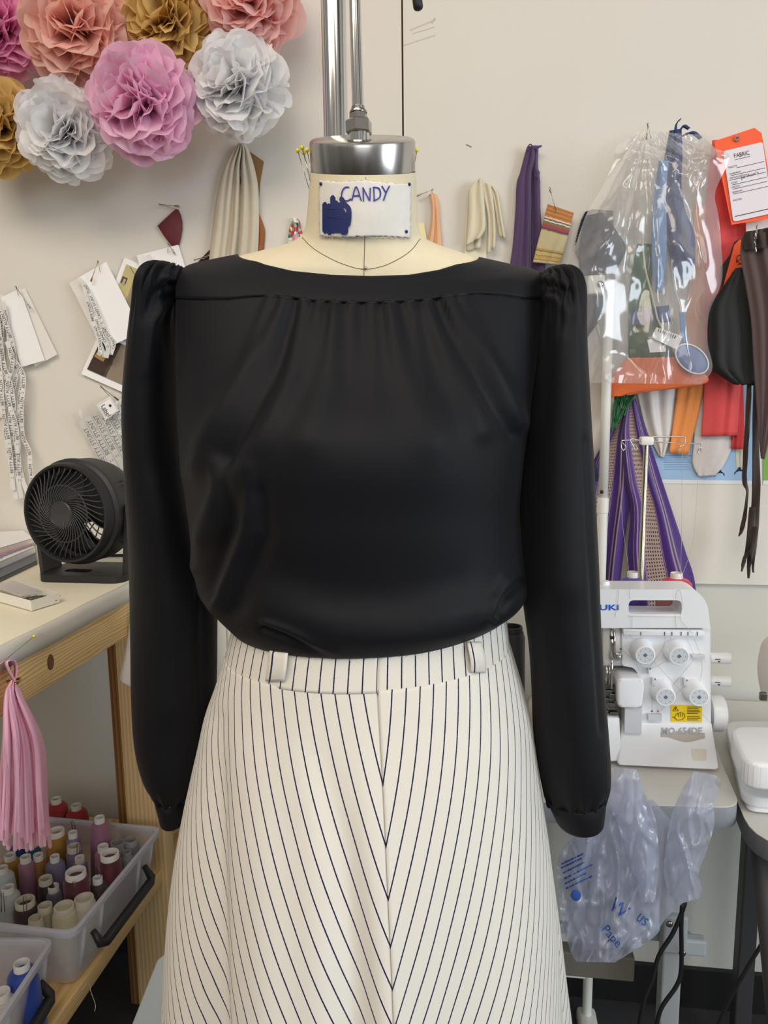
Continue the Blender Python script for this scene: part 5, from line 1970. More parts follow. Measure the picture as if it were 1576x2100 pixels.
f1, f2 = onZ(1521, 1656, Z1), onZ(1478, 1556, Z1)
dirv = (f2 - f1).normalized()
b1 = f1 + dirv * ((WALL_Y - .12 - f1.y) / dirv.y)
legp = onH(1373, 2000, 1.14)
fl = onZ(1352, 1651, Z1)
ed = (f1 - fl).normalized()
lx0 = f1 - ed * .62
t1 = table('folding_table', 'light grey folding table with grey edge carrying the serger', [(f1.x, f1.y), (b1.x, b1.y), (b1.x - .56, WALL_Y - .12), (lx0.x, lx0.y)], Z1, .034, M['table_top'], M['table_edge'], .03,
           [(legp.x, legp.y), (legp.x - .46, legp.y)], M['leg_grey'])
mb = MB()
za = onH(1373, 1936, 1.14).z
mb.add(*box((legp.x - .23, legp.y + .02, za), (.54, .012, .018), .003))
mb.build('cross_rail', M['leg_grey'], t1, smooth=False)
mb = MB()
zb_ = onH(1280, 1975, 1.2).z
mb.add(*box((legp.x - .27, legp.y + .05, zb_), (.44, .03, .048), .003))
mb.build('lower_rail', mat('rail_taupe', (124, 118, 108), .6), t1, smooth=False)
mb = MB()
mb.add(*box((legp.x, legp.y - .012, onH(1373, 1905, 1.13).z), (.04, .03, .07), .004))
mb.add(*box((legp.x + .03, legp.y - .005, onH(1400, 1938, 1.13).z), (.05, .02, .03), .004))
mb.build('leg_bracket', M['leg_grey'], t1, smooth=False)
mb = MB()
for x, y in ((1374, 1895), (1400, 1955)):
    p = onH(x, y, 1.095)
    mb.add(*ball(p, .006, 8, (1, .6, 1)))
mb.build('bracket_bolt', M['nickel'], t1)
g1 = onZ(1600, 1737, Z2)
gl = onZ(1523, 1700, Z2)
pr_ = Vector((dirv.y, -dirv.x, 0)) * .007
L0 = f1 + pr_ + dirv * ((g1.y - f1.y) / dirv.y)
L1 = f1 + pr_ + dirv * ((WALL_Y - .01 - f1.y) / dirv.y)
t2 = table('sewing_table', 'grey table with dark rounded edge at right under the white sewing machine', [(L0.x, g1.y), (g1.x + .7, g1.y), (g1.x + .7, WALL_Y - .01), (L1.x, WALL_Y - .01)], Z2, .032, M['table_top'], M['table_edge_dark'], .07,
           [(g1.x + .62, g1.y + .1), (g1.x + .62, WALL_Y - .1), (g1.x + .12, WALL_Y - .10)], M['leg_dark'])
lg = onH(1600, 1900, .99)
mb = MB()
mb.add(*tube([(lg.x - .035, lg.y, Z2 - .03), (lg.x + .06, lg.y, .0)], .016, 10))
mb.build('leg', M['leg_dark'], t2)

# ------------------------------------------------------------------ serger
SY = onZ(1400, 1583, Z1 + .002).y + .018
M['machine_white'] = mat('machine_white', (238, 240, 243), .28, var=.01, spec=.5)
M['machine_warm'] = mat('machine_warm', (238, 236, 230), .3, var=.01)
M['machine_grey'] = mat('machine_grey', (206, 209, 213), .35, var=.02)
M['metal_bright'] = mat('metal_bright', (200, 198, 194), .15, 1)
M['metal_dull'] = mat('metal_dull', (120, 116, 108), .35, 1, var=.2, vscale=120)
M['brand_blue'] = mat('brand_blue', (24, 92, 204), .4, var=.02)
M['warn_yellow'] = mat('warn_yellow', (240, 204, 24), .45, var=.02)
M['taupe'] = mat('taupe_print', (186, 178, 170), .4)
M['thread_pale'] = mat('thread_pale', (196, 184, 174), .8)
sg = thing('serger', 'white four-thread serger with round tension dials on the grey table', 'sewing machine', (onY(1380, 1560, SY).x, SY, Z1))


def sp(px, py, fwd=0.0):
    return onY(px, py, SY - fwd)


def sprism(mb, pts, fwd, depth, bev=.0, seg=2):
    """outline in pixels read on the plane fwd in front of the face, extruded back"""
    mb.add(*prism([sp(x, y, fwd) for x, y in pts], (0, depth, 0), bev, seg))


def plate_hole(outer, inner, fwd, depth):
    bm = bmesh.new()
    es = []
    for lp in (outer, inner):
        vs = [bm.verts.new(sp(x, y, fwd)) for x, y in lp]
        es += [bm.edges.new((vs[i], vs[(i + 1) % len(vs)])) for i in range(len(vs))]
    bmesh.ops.triangle_fill(bm, edges=es, use_beauty=True)
    r = bmesh.ops.extrude_face_region(bm, geom=bm.faces[:])
    bmesh.ops.translate(bm, verts=[e for e in r['geom'] if isinstance(e, bmesh.types.BMVert)], vec=Vector((0, depth, 0)))
    bmesh.ops.recalc_face_normals(bm, faces=bm.faces[:])
    return bm_out(bm)


mb = MB()
outer = rounded([(1150, 1208), (1428, 1209), (1452, 1236), (1458, 1288), (1150, 1288)], [8, 18, 22, 2, 2], 7)
inner = rounded([(1290, 1231), (1399, 1231), (1399, 1263), (1290, 1262)], 11, 6)
mb.add(*plate_hole(outer, inner, .012, .055))
mb.build('handle_hood', M['machine_white'], sg, angle=35)
mb = MB()
ri = [sp(x, y, .0125) for x, y in rounded([(1288, 1260), (1401, 1260), (1401, 1267), (1288, 1266)], 3, 4)]
mb.add(*prism(ri, (0, .02, 0), .001))
mb.build('hood_lip', M['machine_white'], sg, angle=35)
mb = MB()
sprism(mb, rounded([(1276, 1286), (1458, 1287), (1459.5, 1484), (1316, 1484), (1316, 1392), (1300, 1370), (1276, 1366)], [2, 2, 2, 2, 4, 6, 4], 5), 0, .115, .0015)
mb.build('machine_body', M['machine_white'], sg, angle=35)
mb = MB()
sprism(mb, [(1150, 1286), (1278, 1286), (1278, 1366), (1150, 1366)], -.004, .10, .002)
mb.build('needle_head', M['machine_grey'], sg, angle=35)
mb = MB()
sprism(mb, rounded([(1237, 1267), (1272, 1267), (1272, 1362), (1238, 1362)], [17, 17, 2, 2], 8), .002, .010, .001)
mb.build('needle_niche', mat('niche_grey', (214, 212, 206), .4), sg, angle=35)
mb = MB()
for x, y0, y1, w_, f in ((1256, 1280, 1292, 2.6, .006), (1255.5, 1292, 1352, 3.4, .010), (1261, 1293, 1345, 2.2, .012), (1256, 1345, 1412, 2.2, .010), (1245, 1366, 1400, 2.4, .006), (1251, 1366, 1404, 1.8, .006)):
    mb.add(*tube([sp(x, y0, f), sp(x - .3, y1, f)], w_ * .00083, 10))
mb.add(*box(sp(1269, 1346, .012), (.012, .008, .012), .0015))
mb.add(*ball(sp(1270, 1347, .018), .0042, 10))
mb.build('needle_bar', M['metal_bright'], sg)
mb = MB()
sprism(mb, [(1253, 1278), (1257.5, 1278), (1257.5, 1291), (1253, 1291)], .0035, .003)
sprism(mb, [(1252, 1305), (1259, 1305), (1259, 1311), (1252, 1311)], .0145, .004)
mb.build('needle_slot', M['black_rubber'], sg, smooth=False)
mb = MB()
rnd = random.Random(8)
for k in range(16):
    x, y = rnd.uniform(1240, 1266), rnd.uniform(1402, 1464)
    mb.add(*box(sp(x, y, rnd.uniform(-.012, .004)), (rnd.uniform(.006, .018), .012, rnd.uniform(.003, .010)), .0008))
mb.build('looper_works', M['metal_dull'], sg, smooth=False)
mb = MB()
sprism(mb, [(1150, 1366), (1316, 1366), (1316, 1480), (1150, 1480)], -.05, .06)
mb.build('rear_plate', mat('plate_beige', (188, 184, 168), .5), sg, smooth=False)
mb = MB()
sprism(mb, rounded([(1266, 1391), (1320, 1391), (1323, 1412), (1318, 1454), (1268, 1452)], [12, 12, 8, 12, 10], 6), .022, .05, .004, 3)
mb.build('cloth_plate', M['machine_white'], sg, angle=35)
mb = MB()
sprism(mb, [(1282, 1452), (1318, 1452), (1317, 1506), (1281, 1504)], .014, .03, .001)
mb.build('plate_support', M['machine_grey'], sg, smooth=False)
mb = MB()
sprism(mb, [(1150, 1472), (1272, 1472), (1276, 1562), (1150, 1563)], .010, .10, .003)
mb.build('lower_arm', M['machine_white'], sg, angle=35)
# front cover, leaning out at the bottom
mb = MB()
cv = rounded([(1279, 1482), (1461, 1484), (1476, 1580), (1266, 1570)], [6, 6, 9, 9], 5)
mb.add(*prism([lerp(sp(x, y, .004), sp(x, y, .016), (y - 1482) / 95) for x, y in cv], (0, .022, 0), .003, 3))
cover = mb.build('looper_cover', M['machine_white'], sg, angle=35)


def oncov(x, y, lift=.0006):
    f = lerp(.004, .016, (y - 1482) / 95)
    return sp(x, y, f + lift)


mb = MB()
w = [(x, 1497 + .0 * x) for x in (1357, 1446)]
top_ = [(1356, 1503), (1380, 1504), (1410, 1501), (1446, 1503)]
bot_ = [(x, 1515.5 + 4.5 * math.sin((x - 1385) / 90 * 2 * math.pi) + (x - 1356) * .035) for x in np.linspace(1446, 1356, 16)]
mb.add([oncov(x, y) for x, y in top_ + bot_], [tuple(range(len(top_ + bot_)))])
mb.build('model_band', M['taupe'], cover, smooth=False)
mb = MB()
text_px(mb, 'MO-654DE', (1358, 1505.5), (1441, 1505), 0, 1.05, lambda x, y: oncov(x, y, .0012))
mb.build('model_lettering', mat('model_grey', (168, 170, 174), .4), cover, smooth=False)
mb = MB()
mb.add([oncov(x, y) for x, y in rounded([(1418, 1536), (1450, 1537), (1450, 1560), (1422, 1559)], 3, 4)], [tuple(range(16))])
mb.build('thumb_grip', mat('grip_beige', (222, 216, 204), .3), cover, smooth=False)
mb = MB()
text_px(mb, 'JUKI', (1221, 1251.5), (1269.5, 1251), 0, .62, lambda x, y: sp(x, y, .0128))
mb.build('brand_lettering', M['brand_blue'], sg, smooth=False)
mb = MB()
sprism(mb, rounded([(1278, 1291), (1446, 1293), (1446, 1305), (1280, 1302)], 2, 4), .013, .014, .001)
tg = mb.build('thread_guide', M['machine_white'], sg, angle=35)
mb = MB()
for x in (1315, 1364, 1379, 1398, 1412, 1431):
    mb.add(*box(sp(x, 1300, .0135), (.0008, .001, .006)))
mb.build('guide_slot', M['ink_black'], tg, smooth=False)
dial_face = mat('dial_face', (206, 212, 218), .4)
for x, y, c in ((1316, 1331, (176, 170, 130)), (1384, 1333, (120, 150, 150)), (1357, 1415, (110, 150, 196)), (1424, 1415, (150, 140, 150))):
    c0 = sp(x, y, 0)
    mb = MB()
    fm = frame(c0, (0, -1, 0), (1, 0, 0))
    mb.add(*lathe([(.0182, .0), (.0178, .005), (.0164, .007), (.0154, .028), (.0142, .0296), (.0126, .0298)], 36, fm, cap=False))
    mb.add(*lathe([(.0126, .0298), (.0123, .0290), (.0001, .0290)], 36, fm, cap=False))
    d = mb.build('tension_dial', M['machine_white'], sg, angle=35)
    mb = MB()
    mb.add(*lathe([(.0120, .0293), (.0001, .0294)], 30, fm, cap=False))
    mb.build('dial_face', dial_face, d)
    mb = MB()
    for k in range(8):
        a = k * math.pi / 4
        mb.add(*lathe([(.0007, .0295), (.0001, .0297)], 6, fm @ Matrix.Translation((math.cos(a) * .0094, math.sin(a) * .0094, 0)), cap=False))
    mb.add(*lathe([(.0036, .0295), (.0001, .0297)], 4, fm, cap=False))
    mb.build('dial_marks', mat('dial_ink', (96, 112, 128), .5), d)
mb = MB()
dots = [(1319.5, 1314.5, (214, 176, 96)), (1388, 1317, (60, 110, 108)), (1361, 1394.5, (56, 84, 150)), (1428.5, 1397, (206, 72, 84)), (1274, 1330.5, (50, 108, 108)), (1334.5, 1371.5, (50, 108, 108)), (1344, 1393, (56, 84, 150)),
        (1409.5, 1395, (206, 72, 84)), (1425, 1343, (52, 60, 130)), (1438.5, 1343, (206, 66, 60)), (1338, 1458.5, (52, 70, 110)), (1350.5, 1458.5, (206, 66, 60))]
dm = {}
for x, y, c in dots:
    if c not in dm:
        dm[c] = (MB(), mat('dot_colour', c, .5))
    dm[c][0].add(*ball(sp(x, y, .0005), .0015, 6, (1, .4, 1)))
for mb_, m_ in dm.values():
    mb_.build('thread_mark', m_, sg)
for pts, f in (([(1420, 1344), (1448, 1345), (1446, 1351), (1422, 1350)], .010), ([(1330, 1372), (1333, 1372), (1333, 1384), (1330, 1384)], .008), ([(1338, 1393), (1343, 1393), (1343, 1406), (1338, 1406)], .010), ([(1403, 1393), (1408, 1393), (1408, 1407), (1403, 1407)], .010), ([(1330, 1466), (1359, 1466), (1359, 1479), (1330, 1479)], .008)):
    mb = MB()
    sprism(mb, pts, f, f, .0006)
    mb.build('thread_hook', M['machine_grey'], sg, smooth=False)
for y, r_ in ((1349, .0088), (1396, .0085)):
    mb = MB()
    c0 = onY(1456, y, SY + .03)
    mb.add(*lathe([(r_, 0), (r_, .016), (r_ * 1.06, .018), (r_ * 1.06, .030), (r_ * .9, .0315)], 28, frame(c0, (1, 0, 0))))
    k = mb.build('stitch_knob', M['machine_white'], sg, angle=35)
    mb = MB()
    mb.add(*box(c0 + Vector((.010, -r_ - .0002, .001)), (.008, .0004, .0012)))
    mb.add(*box(c0 + Vector((.012, -r_ - .0001, -.003)), (.003, .0004, .002)))
    mb.build('knob_marks', M['ink_black'], k, smooth=False)
mb = MB()
c0 = onY(1455, 1461, SY + .045)
mb.add(*lathe([(.028, 0), (.030, .003), (.030, .017), (.026, .022), (.0001, .0225)], 48, frame(c0, (1, 0, 0))))
mb.build('handwheel', M['machine_white'], sg, angle=35)
mb = MB()
sprism(mb, [(1376, 1446), (1441, 1446), (1440.5, 1481), (1376.5, 1480)], .0006, .0008)
ws = mb.build('warning_label', M['warn_yellow'], sg, smooth=False)
mb = MB()
tri = [(1386.5, 1448.5), (1392, 1458), (1381, 1458)]
for a, b_ in zip(tri, tri[1:] + tri[:1]):
    mb.add(*tube([sp(*a, .001), sp(*b_, .001)], .0004, 4))
mb.add(*tube([sp(1386.5, 1451.5, .001), sp(1386.5, 1456, .001)], .0004, 4))
for k in range(9):
    y = 1450 + k * 3.3
    if k != 5:
        mb.add(*tube([sp(1410, y, .001), sp(1438 - (k * 5) % 7, y, .001)], .0005, 4))
for pts in ([(1384, 1472), (1388, 1464), (1396, 1461), (1404, 1463), (1406, 1470), (1400, 1476), (1390, 1477), (1384, 1472)], [(1391, 1463), (1393, 1470)], [(1396, 1461), (1397, 1470)], [(1401, 1462), (1401, 1470)], [(1380, 1470), (1386, 1473)]):
    mb.add(*tube([sp(x, y, .001) for x, y in pts], .0004, 4))
mb.build('warning_print', M['ink_black'], ws)
for pts, fs in (([(1270, 1208), (1267, 1240), (1262, 1266)], .0135), ([(1292, 1208), (1293, 1228)], .0135), ([(1297, 1264), (1297, 1290)], .0135), ([(1386, 1262), (1388, 1292)], .0135), ([(1386, 1228), (1388, 1216), (1393, 1209)], .014),
                ([(1395, 1209), (1399, 1225), (1400, 1245), (1396, 1268), (1405, 1282), (1422, 1299)], .0145), ([(1366, 1306), (1362, 1325), (1345, 1352), (1332, 1370)], .004), ([(1375, 1306), (1384, 1326)], .004), ([(1408, 1306), (1424, 1343)], .012),
                ([(1424, 1308), (1438, 1343)], .012), ([(1440, 1350), (1441, 1370), (1436, 1400)], .004), ([(1425, 1352), (1400, 1382), (1375, 1412)], .004), ([(1278, 1334), (1310, 1360), (1330, 1372), (1370, 1355)], .004), ([(1338, 1406), (1338, 1456)], .004),
                ([(1404, 1406), (1380, 1432), (1356, 1458)], .004)):
    mb = MB()
    mb.add(*tube([sp(x, y, fs) for x, y in smooth_path(pts, 5)], .00024, 4))
    mb.build('thread', M['thread_pale'], sg)
# thread stand behind the machine
TY = SY + .095
mb = MB()
pz = onY(1326, 914, TY)
px0 = onY(1312, 1208, TY)
stand_z = px0.z - .085
mb.add(*lathe([(.0050, stand_z), (.0050, onY(1316, 1090, TY).z), (.0043, onY(1316, 1088, TY).z), (.0043, pz.z + .004)], 16, Matrix.Translation((pz.x, TY, 0))))
mast = mb.build('thread_mast', mat('mast_nickel', (196, 188, 168), .22, 1), sg, angle=35)
mb = MB()
mb.add(*box((pz.x, TY, pz.z + .008), (.020, .022, .014), .003))
mb.build('mast_head', M['machine_warm'], mast, angle=35)
mb = MB()
mb.add(*box((pz.x, TY + .01, stand_z - .003), (.20, .085, .008), .003))
mb.add(*box((pz.x, SY + .09, stand_z - .03), (.06, .05, .05), .003))
mb.build('spool_stand', M['machine_warm'], sg, angle=35)
hz = pz.z + .009
for pts in ([(1318, 903), (1285, 903), (1276, 905), (1275, 918), (1279, 924), (1284, 916), (1276, 907)], [(1318, 905), (1300, 900), (1293, 903), (1299, 914), (1302, 922), (1308, 920), (1302, 912)],
            [(1332, 896), (1400, 896), (1405, 899), (1404, 912), (1396, 916), (1391, 928), (1395, 920)], [(1335, 903), (1340, 906), (1432, 910), (1439, 908), (1438, 925), (1433, 929), (1434, 920), (1440, 916)]):
    mb = MB()
    mb.add(*tube([onY(x, y, TY - .006) for x, y in smooth_path(pts, 5)], .0010, 8))
    mb.build('thread_hanger', M['metal_bright'], mast)
for pts in ([(1275, 924), (1274, 1000), (1278, 1080), (1288, 1150), (1293, 1206)], [(1400, 925), (1399, 1060), (1397, 1180)], [(1435, 929), (1428, 1050), (1420, 1120), (1398, 1185)]):
    mb = MB()
    mb.add(*tube([onY(x, y, TY - .006) for x, y in smooth_path(pts, 5)], .00026, 4))
    mb.build('thread', M['thread_pale'], sg)


# ------------------------------------------------------------------ thread cones
_thread_mats = {}


def thread_mat(c):
    if c not in _thread_mats:
        m, nt, N, L = nodes_of('wound_thread')
        b = N['Principled BSDF']
        tc, w1, bp = N.new('ShaderNodeTexCoord'), N.new('ShaderNodeTexWave'), N.new('ShaderNodeBump')
        w1.bands_direction = 'Z'
        w1.inputs['Scale'].default_value = 260
        w1.inputs['Distortion'].default_value = 2.5
        L.new(tc.outputs['Object'], w1.inputs['Vector'])
        L.new(w1.outputs['Fac'], bp.inputs['Height'])
        bp.inputs['Strength'].default_value = .35
        bp.inputs['Distance'].default_value = .0005
        L.new(bp.outputs[0], b.inputs['Normal'])
        nz = N.new('ShaderNodeTexNoise')
        mp = N.new('ShaderNodeMapping')
        mp.inputs['Scale'].default_value = (20, 20, 120)
        L.new(tc.outputs['Object'], mp.inputs[0])
        L.new(mp.outputs[0], nz.inputs['Vector'])
        mx = N.new('ShaderNodeMix')
        mx.data_type = 'RGBA'
        base = rgb(c)
        mx.inputs['A'].default_value = tuple(x * .82 for x in base[:3]) + (1,)
        mx.inputs['B'].default_value = tuple(min(1, x * 1.15) for x in base[:3]) + (1,)
        L.new(nz.outputs['Fac'], mx.inputs['Factor'])
        L.new(mx.outputs['Result'], b.inputs['Base Color'])
        b.inputs['Roughness'].default_value = .5
        b.inputs['Sheen Weight'].default_value = .25
        _thread_mats[c] = m
    return _thread_mats[c]


M['core_white'] = mat('core_white', (232, 230, 226), .4, var=.02)
M['core_grey'] = mat('core_grey', (150, 152, 154), .4, var=.04)
M['core_beige'] = mat('core_beige', (206, 200, 184), .45, var=.04)


def cone(loc, h, rb, rt, c, core, label, group, big=1.0, name='thread_cone', neck=.011):
    """a cone of thread: wound body and the end of its plastic core, open at the top"""
    t = thing(name, label, 'thread', loc, group, local=True)
    b = h - neck
    sh = min(rb * .3, .008)
    mb = MB()
    mb.add(*lathe([(rb * .96, .0), (rb, .006), (lerp(rb, rt, .46) + .001, b - sh * 1.1), (lerp(rb, rt, .62), b - sh * .4), (rt * big * 1.12, b), (rt * .8, b)], 28))
    mb.build('wound_thread', thread_mat(c), t)
    mb = MB()
    r2 = rt * big
    mb.add(*lathe([(r2 * 1.02, b - .004), (r2, h - .0015), (r2 * .97, h), (r2 * .84, h), (r2 * .82, h - .002), (r2 * .78, b - .016), (.0001, b - .017)], 24, cap=False))
    mb.build('core', core, t, angle=40)
    return t


for x, y, fy, c, rt, rb, lb in ((1299, 1172, .10, (82, 52, 156), .0095, .030, 'purple thread cone on the serger stand, left of the mast'), (1388.5, 1174, .115, (206, 36, 46), .0100, .036, 'red thread cone on the serger stand'),
                                (1376, 1194, .075, (206, 128, 120), .0120, .026, 'salmon thread cone with wide white top, in front of the red one')):
    top_ = onY(x, y, SY + fy)
    h_ = top_.z - stand_z - .002
    cone((top_.x, top_.y, stand_z + .0015), h_, rb, rt, c, M['core_white'], lb, 'thread cones on the serger', 1.0, neck=.009)
mb = MB()
q = onY(1240, 1208, SY + .02)
mb.add(*lathe([(.008, 0), (.008, .012), (.0074, .0135)], 20, Matrix.Translation(q)))
mb.build('handle_stub', M['machine_white'], sg, angle=35)
# black cone and crumpled cloth seen between waist and right sleeve
pt = onZ(1052, 1484, Z1)
hh = onY(1050, 1285, pt.y).z - Z1
cone((onY(1050, 1300, pt.y).x, pt.y, Z1 + .001), hh, .026, .019, (20, 20, 20), M['black_rubber'], 'black thread cone on the table between skirt waist and right sleeve', None)
P = np.zeros((22, 26, 3))
o_ = onZ(1092, 1486, Z1)
for i in range(22):
    for j in range(26):
        u, v = j / 25 * 2 - 1, i / 21 * 2 - 1
        z = max(0, 1 - (u * u + v * v)) ** .5 * .095 * (.7 + .7 * abs(noise.noise(Vector((u * 2.5, v * 2.5, 4)))))
        P[i, j] = (o_.x + .022 + u * .046, o_.y - .02 + v * .05, Z1 + .002 + z)
mb = MB()
mb.add(*grid(P))
tag(mb.build('crumpled_cloth', M['beige_cloth']), 'crumpled beige cloth on the table beside the black thread cone', 'fabric')

# ------------------------------------------------------------------ white sewing machine at the right edge
sm = thing('sewing_machine', 'white sewing machine cut off by the right edge', 'sewing machine', onZ(1560, 1600, Z2))


def slabz(mb, pts, z0, z1, bev, rr, zpx=None):
    o2 = rounded([(onZ(x, y, zpx or z1).x, onZ(x, y, zpx or z1).y) for x, y in pts], rr, 7)
    mb.add(*prism([(x, y, z0) for x, y in o2], (0, 0, z1 - z0), bev, 3))


mb = MB()
slabz(mb, [(1532, 1652), (1800, 1668), (1760, 1500), (1498, 1500)], Z2 + .003, Z2 + .014, .003, .02)
mb.build('base_foot', M['machine_white'], sm, angle=35)
mb = MB()
slabz(mb, [(1524, 1634), (1800, 1655), (1740, 1478), (1487, 1478)], Z2 + .014, Z2 + .030, .003, .03)
mb.build('base_plate', M['machine_white'], sm, angle=35)
mb = MB()
slabz(mb, [(1528, 1566), (1800, 1580), (1740, 1488), (1496, 1488)], Z2 + .066, Z2 + .105, .006, .028)
mb.build('accessory_box', M['machine_white'], sm, angle=35)
mb = MB()
slabz(mb, [(1515, 1560), (1800, 1580), (1740, 1500), (1500, 1500)], Z2 + .028, Z2 + .05, .004, .02, Z2 + .05)
mb.build('free_arm', M['machine_grey'], sm, angle=35)
hy = onZ(1520, 1540, Z2 + .1).y + .05
mb = MB()
hp = rounded([(1566, 1302), (1900, 1290), (1900, 1420), (1582, 1440), (1562, 1424), (1552, 1370)], [30, 10, 10, 12, 16, 60], 8)
mb.add(*prism([onY(x, y, hy + .055) + Vector((0, -.055, 0)) for x, y in hp], (0, .06, 0), .004, 3))
mb.build('machine_head', mat('machine_cream', (226, 220, 212), .35, var=.02), sm, angle=35)
mb = MB()
ap = onY(1566, 1430, hy + .05)
mb.add(*box((ap.x + .27, ap.y + .02, (ap.z + Z2 + .03) / 2), (.08, .09, ap.z - Z2 - .03), .012, 3))
mb.build('machine_arm', M['machine_white'], sm, angle=35)
mb = MB()
mb.add(*box(onY(1566, 1428, hy + .002), (.010, .008, .012), .0015))
mb.build('thread_cutter', M['metal_dull'], sm, smooth=False)

# ------------------------------------------------------------------ grocery bag under the serger
M['grocery'] = plastic_film('grocery_film', (206, 212, 230), .34, .24, .5, .26)
M['bag_blue'] = mat('bag_ink', (46, 84, 166), .6, var=.1)
gb = thing('grocery_bag', 'thin pale grey carrier bag hanging by its handles in front of the grey table', 'bag', onZ(1350, 1640, Z1))
fy_ = onZ(1400, 1656, Z1).y - .012


def film(rows, yb, amp, seed, nx=50, ny=60, bulge=.0, lean=0.0, fx=.05, fyq=.012):
    R_ = catrom(rows, np.linspace(0, len(rows) - 1, ny))
    P = np.zeros((ny, nx, 3))
    for i in range(ny):
        v = i / (ny - 1)
        for j in range(nx):
            u = j / (nx - 1)
            x, y = lerp(R_[i][0], R_[i][2], u), lerp(R_[i][1], R_[i][3], u)
            q = abs(noise.noise(Vector((x * fx * .6 + y * .006, y * fyq * .6, seed)))) + .30 * abs(noise.noise(Vector((x * .05, y * .024 - x * .01, seed + 3))))
            q += .45 * max(0, 1 - 6 * abs(noise.noise(Vector((x * .022 + .5 * math.sin(y * .012 + seed), y * .007, seed + 17))))) + .25 * max(0, 1 - 6 * abs(noise.noise(Vector((x * .014 + y * .012, y * .010 - x * .012, seed + 23)))))
            P[i, j] = onY(x, y, yb - amp * q - bulge * math.sin(math.pi * u) - lean * v)
    return P


P = film([(1228, 1604, 1300, 1596), (1222, 1650, 1338, 1660), (1185, 1700, 1350, 1712), (1146, 1760, 1353, 1772), (1146, 1830, 1353, 1830), (1156, 1900, 1352, 1885), (1170, 1948, 1346, 1918), (1182, 1972, 1262, 1974)], fy_ - .012, .034, 2.2, 60, 80, .012)
mb = MB()
mb.add(*grid(P))
body = mb.build('bag_body', M['grocery'], gb)
Pb = film([(1240, 1640, 1340, 1640), (1190, 1700, 1400, 1712), (1160, 1760, 1420, 1772), (1160, 1830, 1420, 1830), (1166, 1890, 1370, 1880), (1180, 1930, 1346, 1910), (1190, 1950, 1300, 1940)], fy_ - .006, .004, 5.2)
mb = MB()
mb.add(*grid(Pb))
mb.build('bag_back', M['grocery'], gb)
P = film([(1262, 1574, 1306, 1578), (1246, 1600, 1318, 1612), (1252, 1640, 1338, 1660), (1268, 1690, 1349, 1702), (1284, 1745, 1352, 1770), (1302, 1800, 1348, 1810), (1316, 1850, 1344, 1850)], fy_ - .042, .020, 8.1, 34, 60, .010)
mb = MB()
mb.add(*grid(P))
mb.build('bag_handle', M['grocery'], gb)
P = film([(1424, 1582, 1470, 1590), (1404, 1612, 1480, 1610), (1386, 1650, 1466, 1650), (1374, 1690, 1466, 1690), (1366, 1740, 1452, 1740), (1362, 1790, 1434, 1790), (1372, 1830, 1440, 1818), (1388, 1856, 1436, 1842)], fy_ - .020, .026, 12.7, 40, 64, .012)
mb = MB()
mb.add(*grid(P))
mb.build('bag_handle', M['grocery'], gb)
P = film([(1300, 1590, 1420, 1594), (1330, 1620, 1395, 1620), (1345, 1650, 1378, 1650)], fy_ + .05, .004, 3.3, 30, 20, 0, .056)
for i in range(P.shape[0]):
    for j in range(P.shape[1]):
        pass
bbv = obj_bvh(body)
mb = MB()


def onbag(x, y):
    p = hit(bbv, x, y, .007)
    return p if p is not None else onY(x, y, fy_ - .03)


for w_, p0, p1, hs in (('W', (1246, 1862), (1278, 1886), 1.1), ('Pape', (1234, 1908), (1266, 1944), 1.0), ('us', (1304, 1886), (1322, 1900), 1.3)):
    p0, p1 = np.array(p0, float), np.array(p1, float)
    ex = p1 - p0
    ey = np.array((ex[1], -ex[0])) * hs
    mb = MB()
    text_to(mb, w_, lambda x, y: onbag(*(p0 + ex * x + ey * y)))
    mb.build('bag_lettering', M['bag_blue'], gb, smooth=False)
mb = MB()
for k, (a, b_) in enumerate((((1152, 1772), (1198, 1750)), ((1152, 1780), (1196, 1759)), ((1156, 1790), (1200, 1768)), ((1158, 1802), (1218, 1772)), ((1160, 1812), (1204, 1790)), ((1162, 1822), (1216, 1796)))):
    n_ = 7 + k % 3
    for q in range(n_):
        u0, u1 = q / n_, (q + .7) / n_
        mb.add(*tube([onbag(*lerp(np.array(a, float), np.array(b_, float), u)) for u in (u0, u1)], .0011, 4))
mb.build('bag_print', M['bag_blue'], gb, smooth=False)
mb = MB()
mb.add(*ball(onbag(1182, 1836), .007, 10, (1, .2, 1.25)))
mb.build('bag_emblem', M['bag_blue'], gb)

# ------------------------------------------------------------------ cords
for pts, hs, lb in (([(1406, 1850), (1398, 1874), (1380, 1915), (1352, 1960), (1338, 2010), (1322, 2050), (1310, 2110)], (1.06, 1.06), 'black power cord in front of the table leg, bending to the left'),
                    ([(1400, 1852), (1398, 1900), (1398, 1985), (1388, 2022), (1356, 2070), (1342, 2130)], (1.06, 1.06), 'black cord dropping straight beside the table leg then bending left'),
                    ([(1600, 1800), (1584, 1880), (1566, 1930), (1530, 1990), (1492, 2060), (1462, 2130)], (1.16, 1.16), 'black cord slanting down at the lower right corner')):
    n_ = len(pts)
    mb = MB()
    mb.add(*tube([onH(x, y, lerp(hs[0], hs[1], i / (n_ * 6))) for i, (x, y) in enumerate(smooth_path(pts, 6))], .0034, 10))
    tag(mb.build('power_cord', M['black_rubber']), lb, 'cord', 'black cords under the tables')


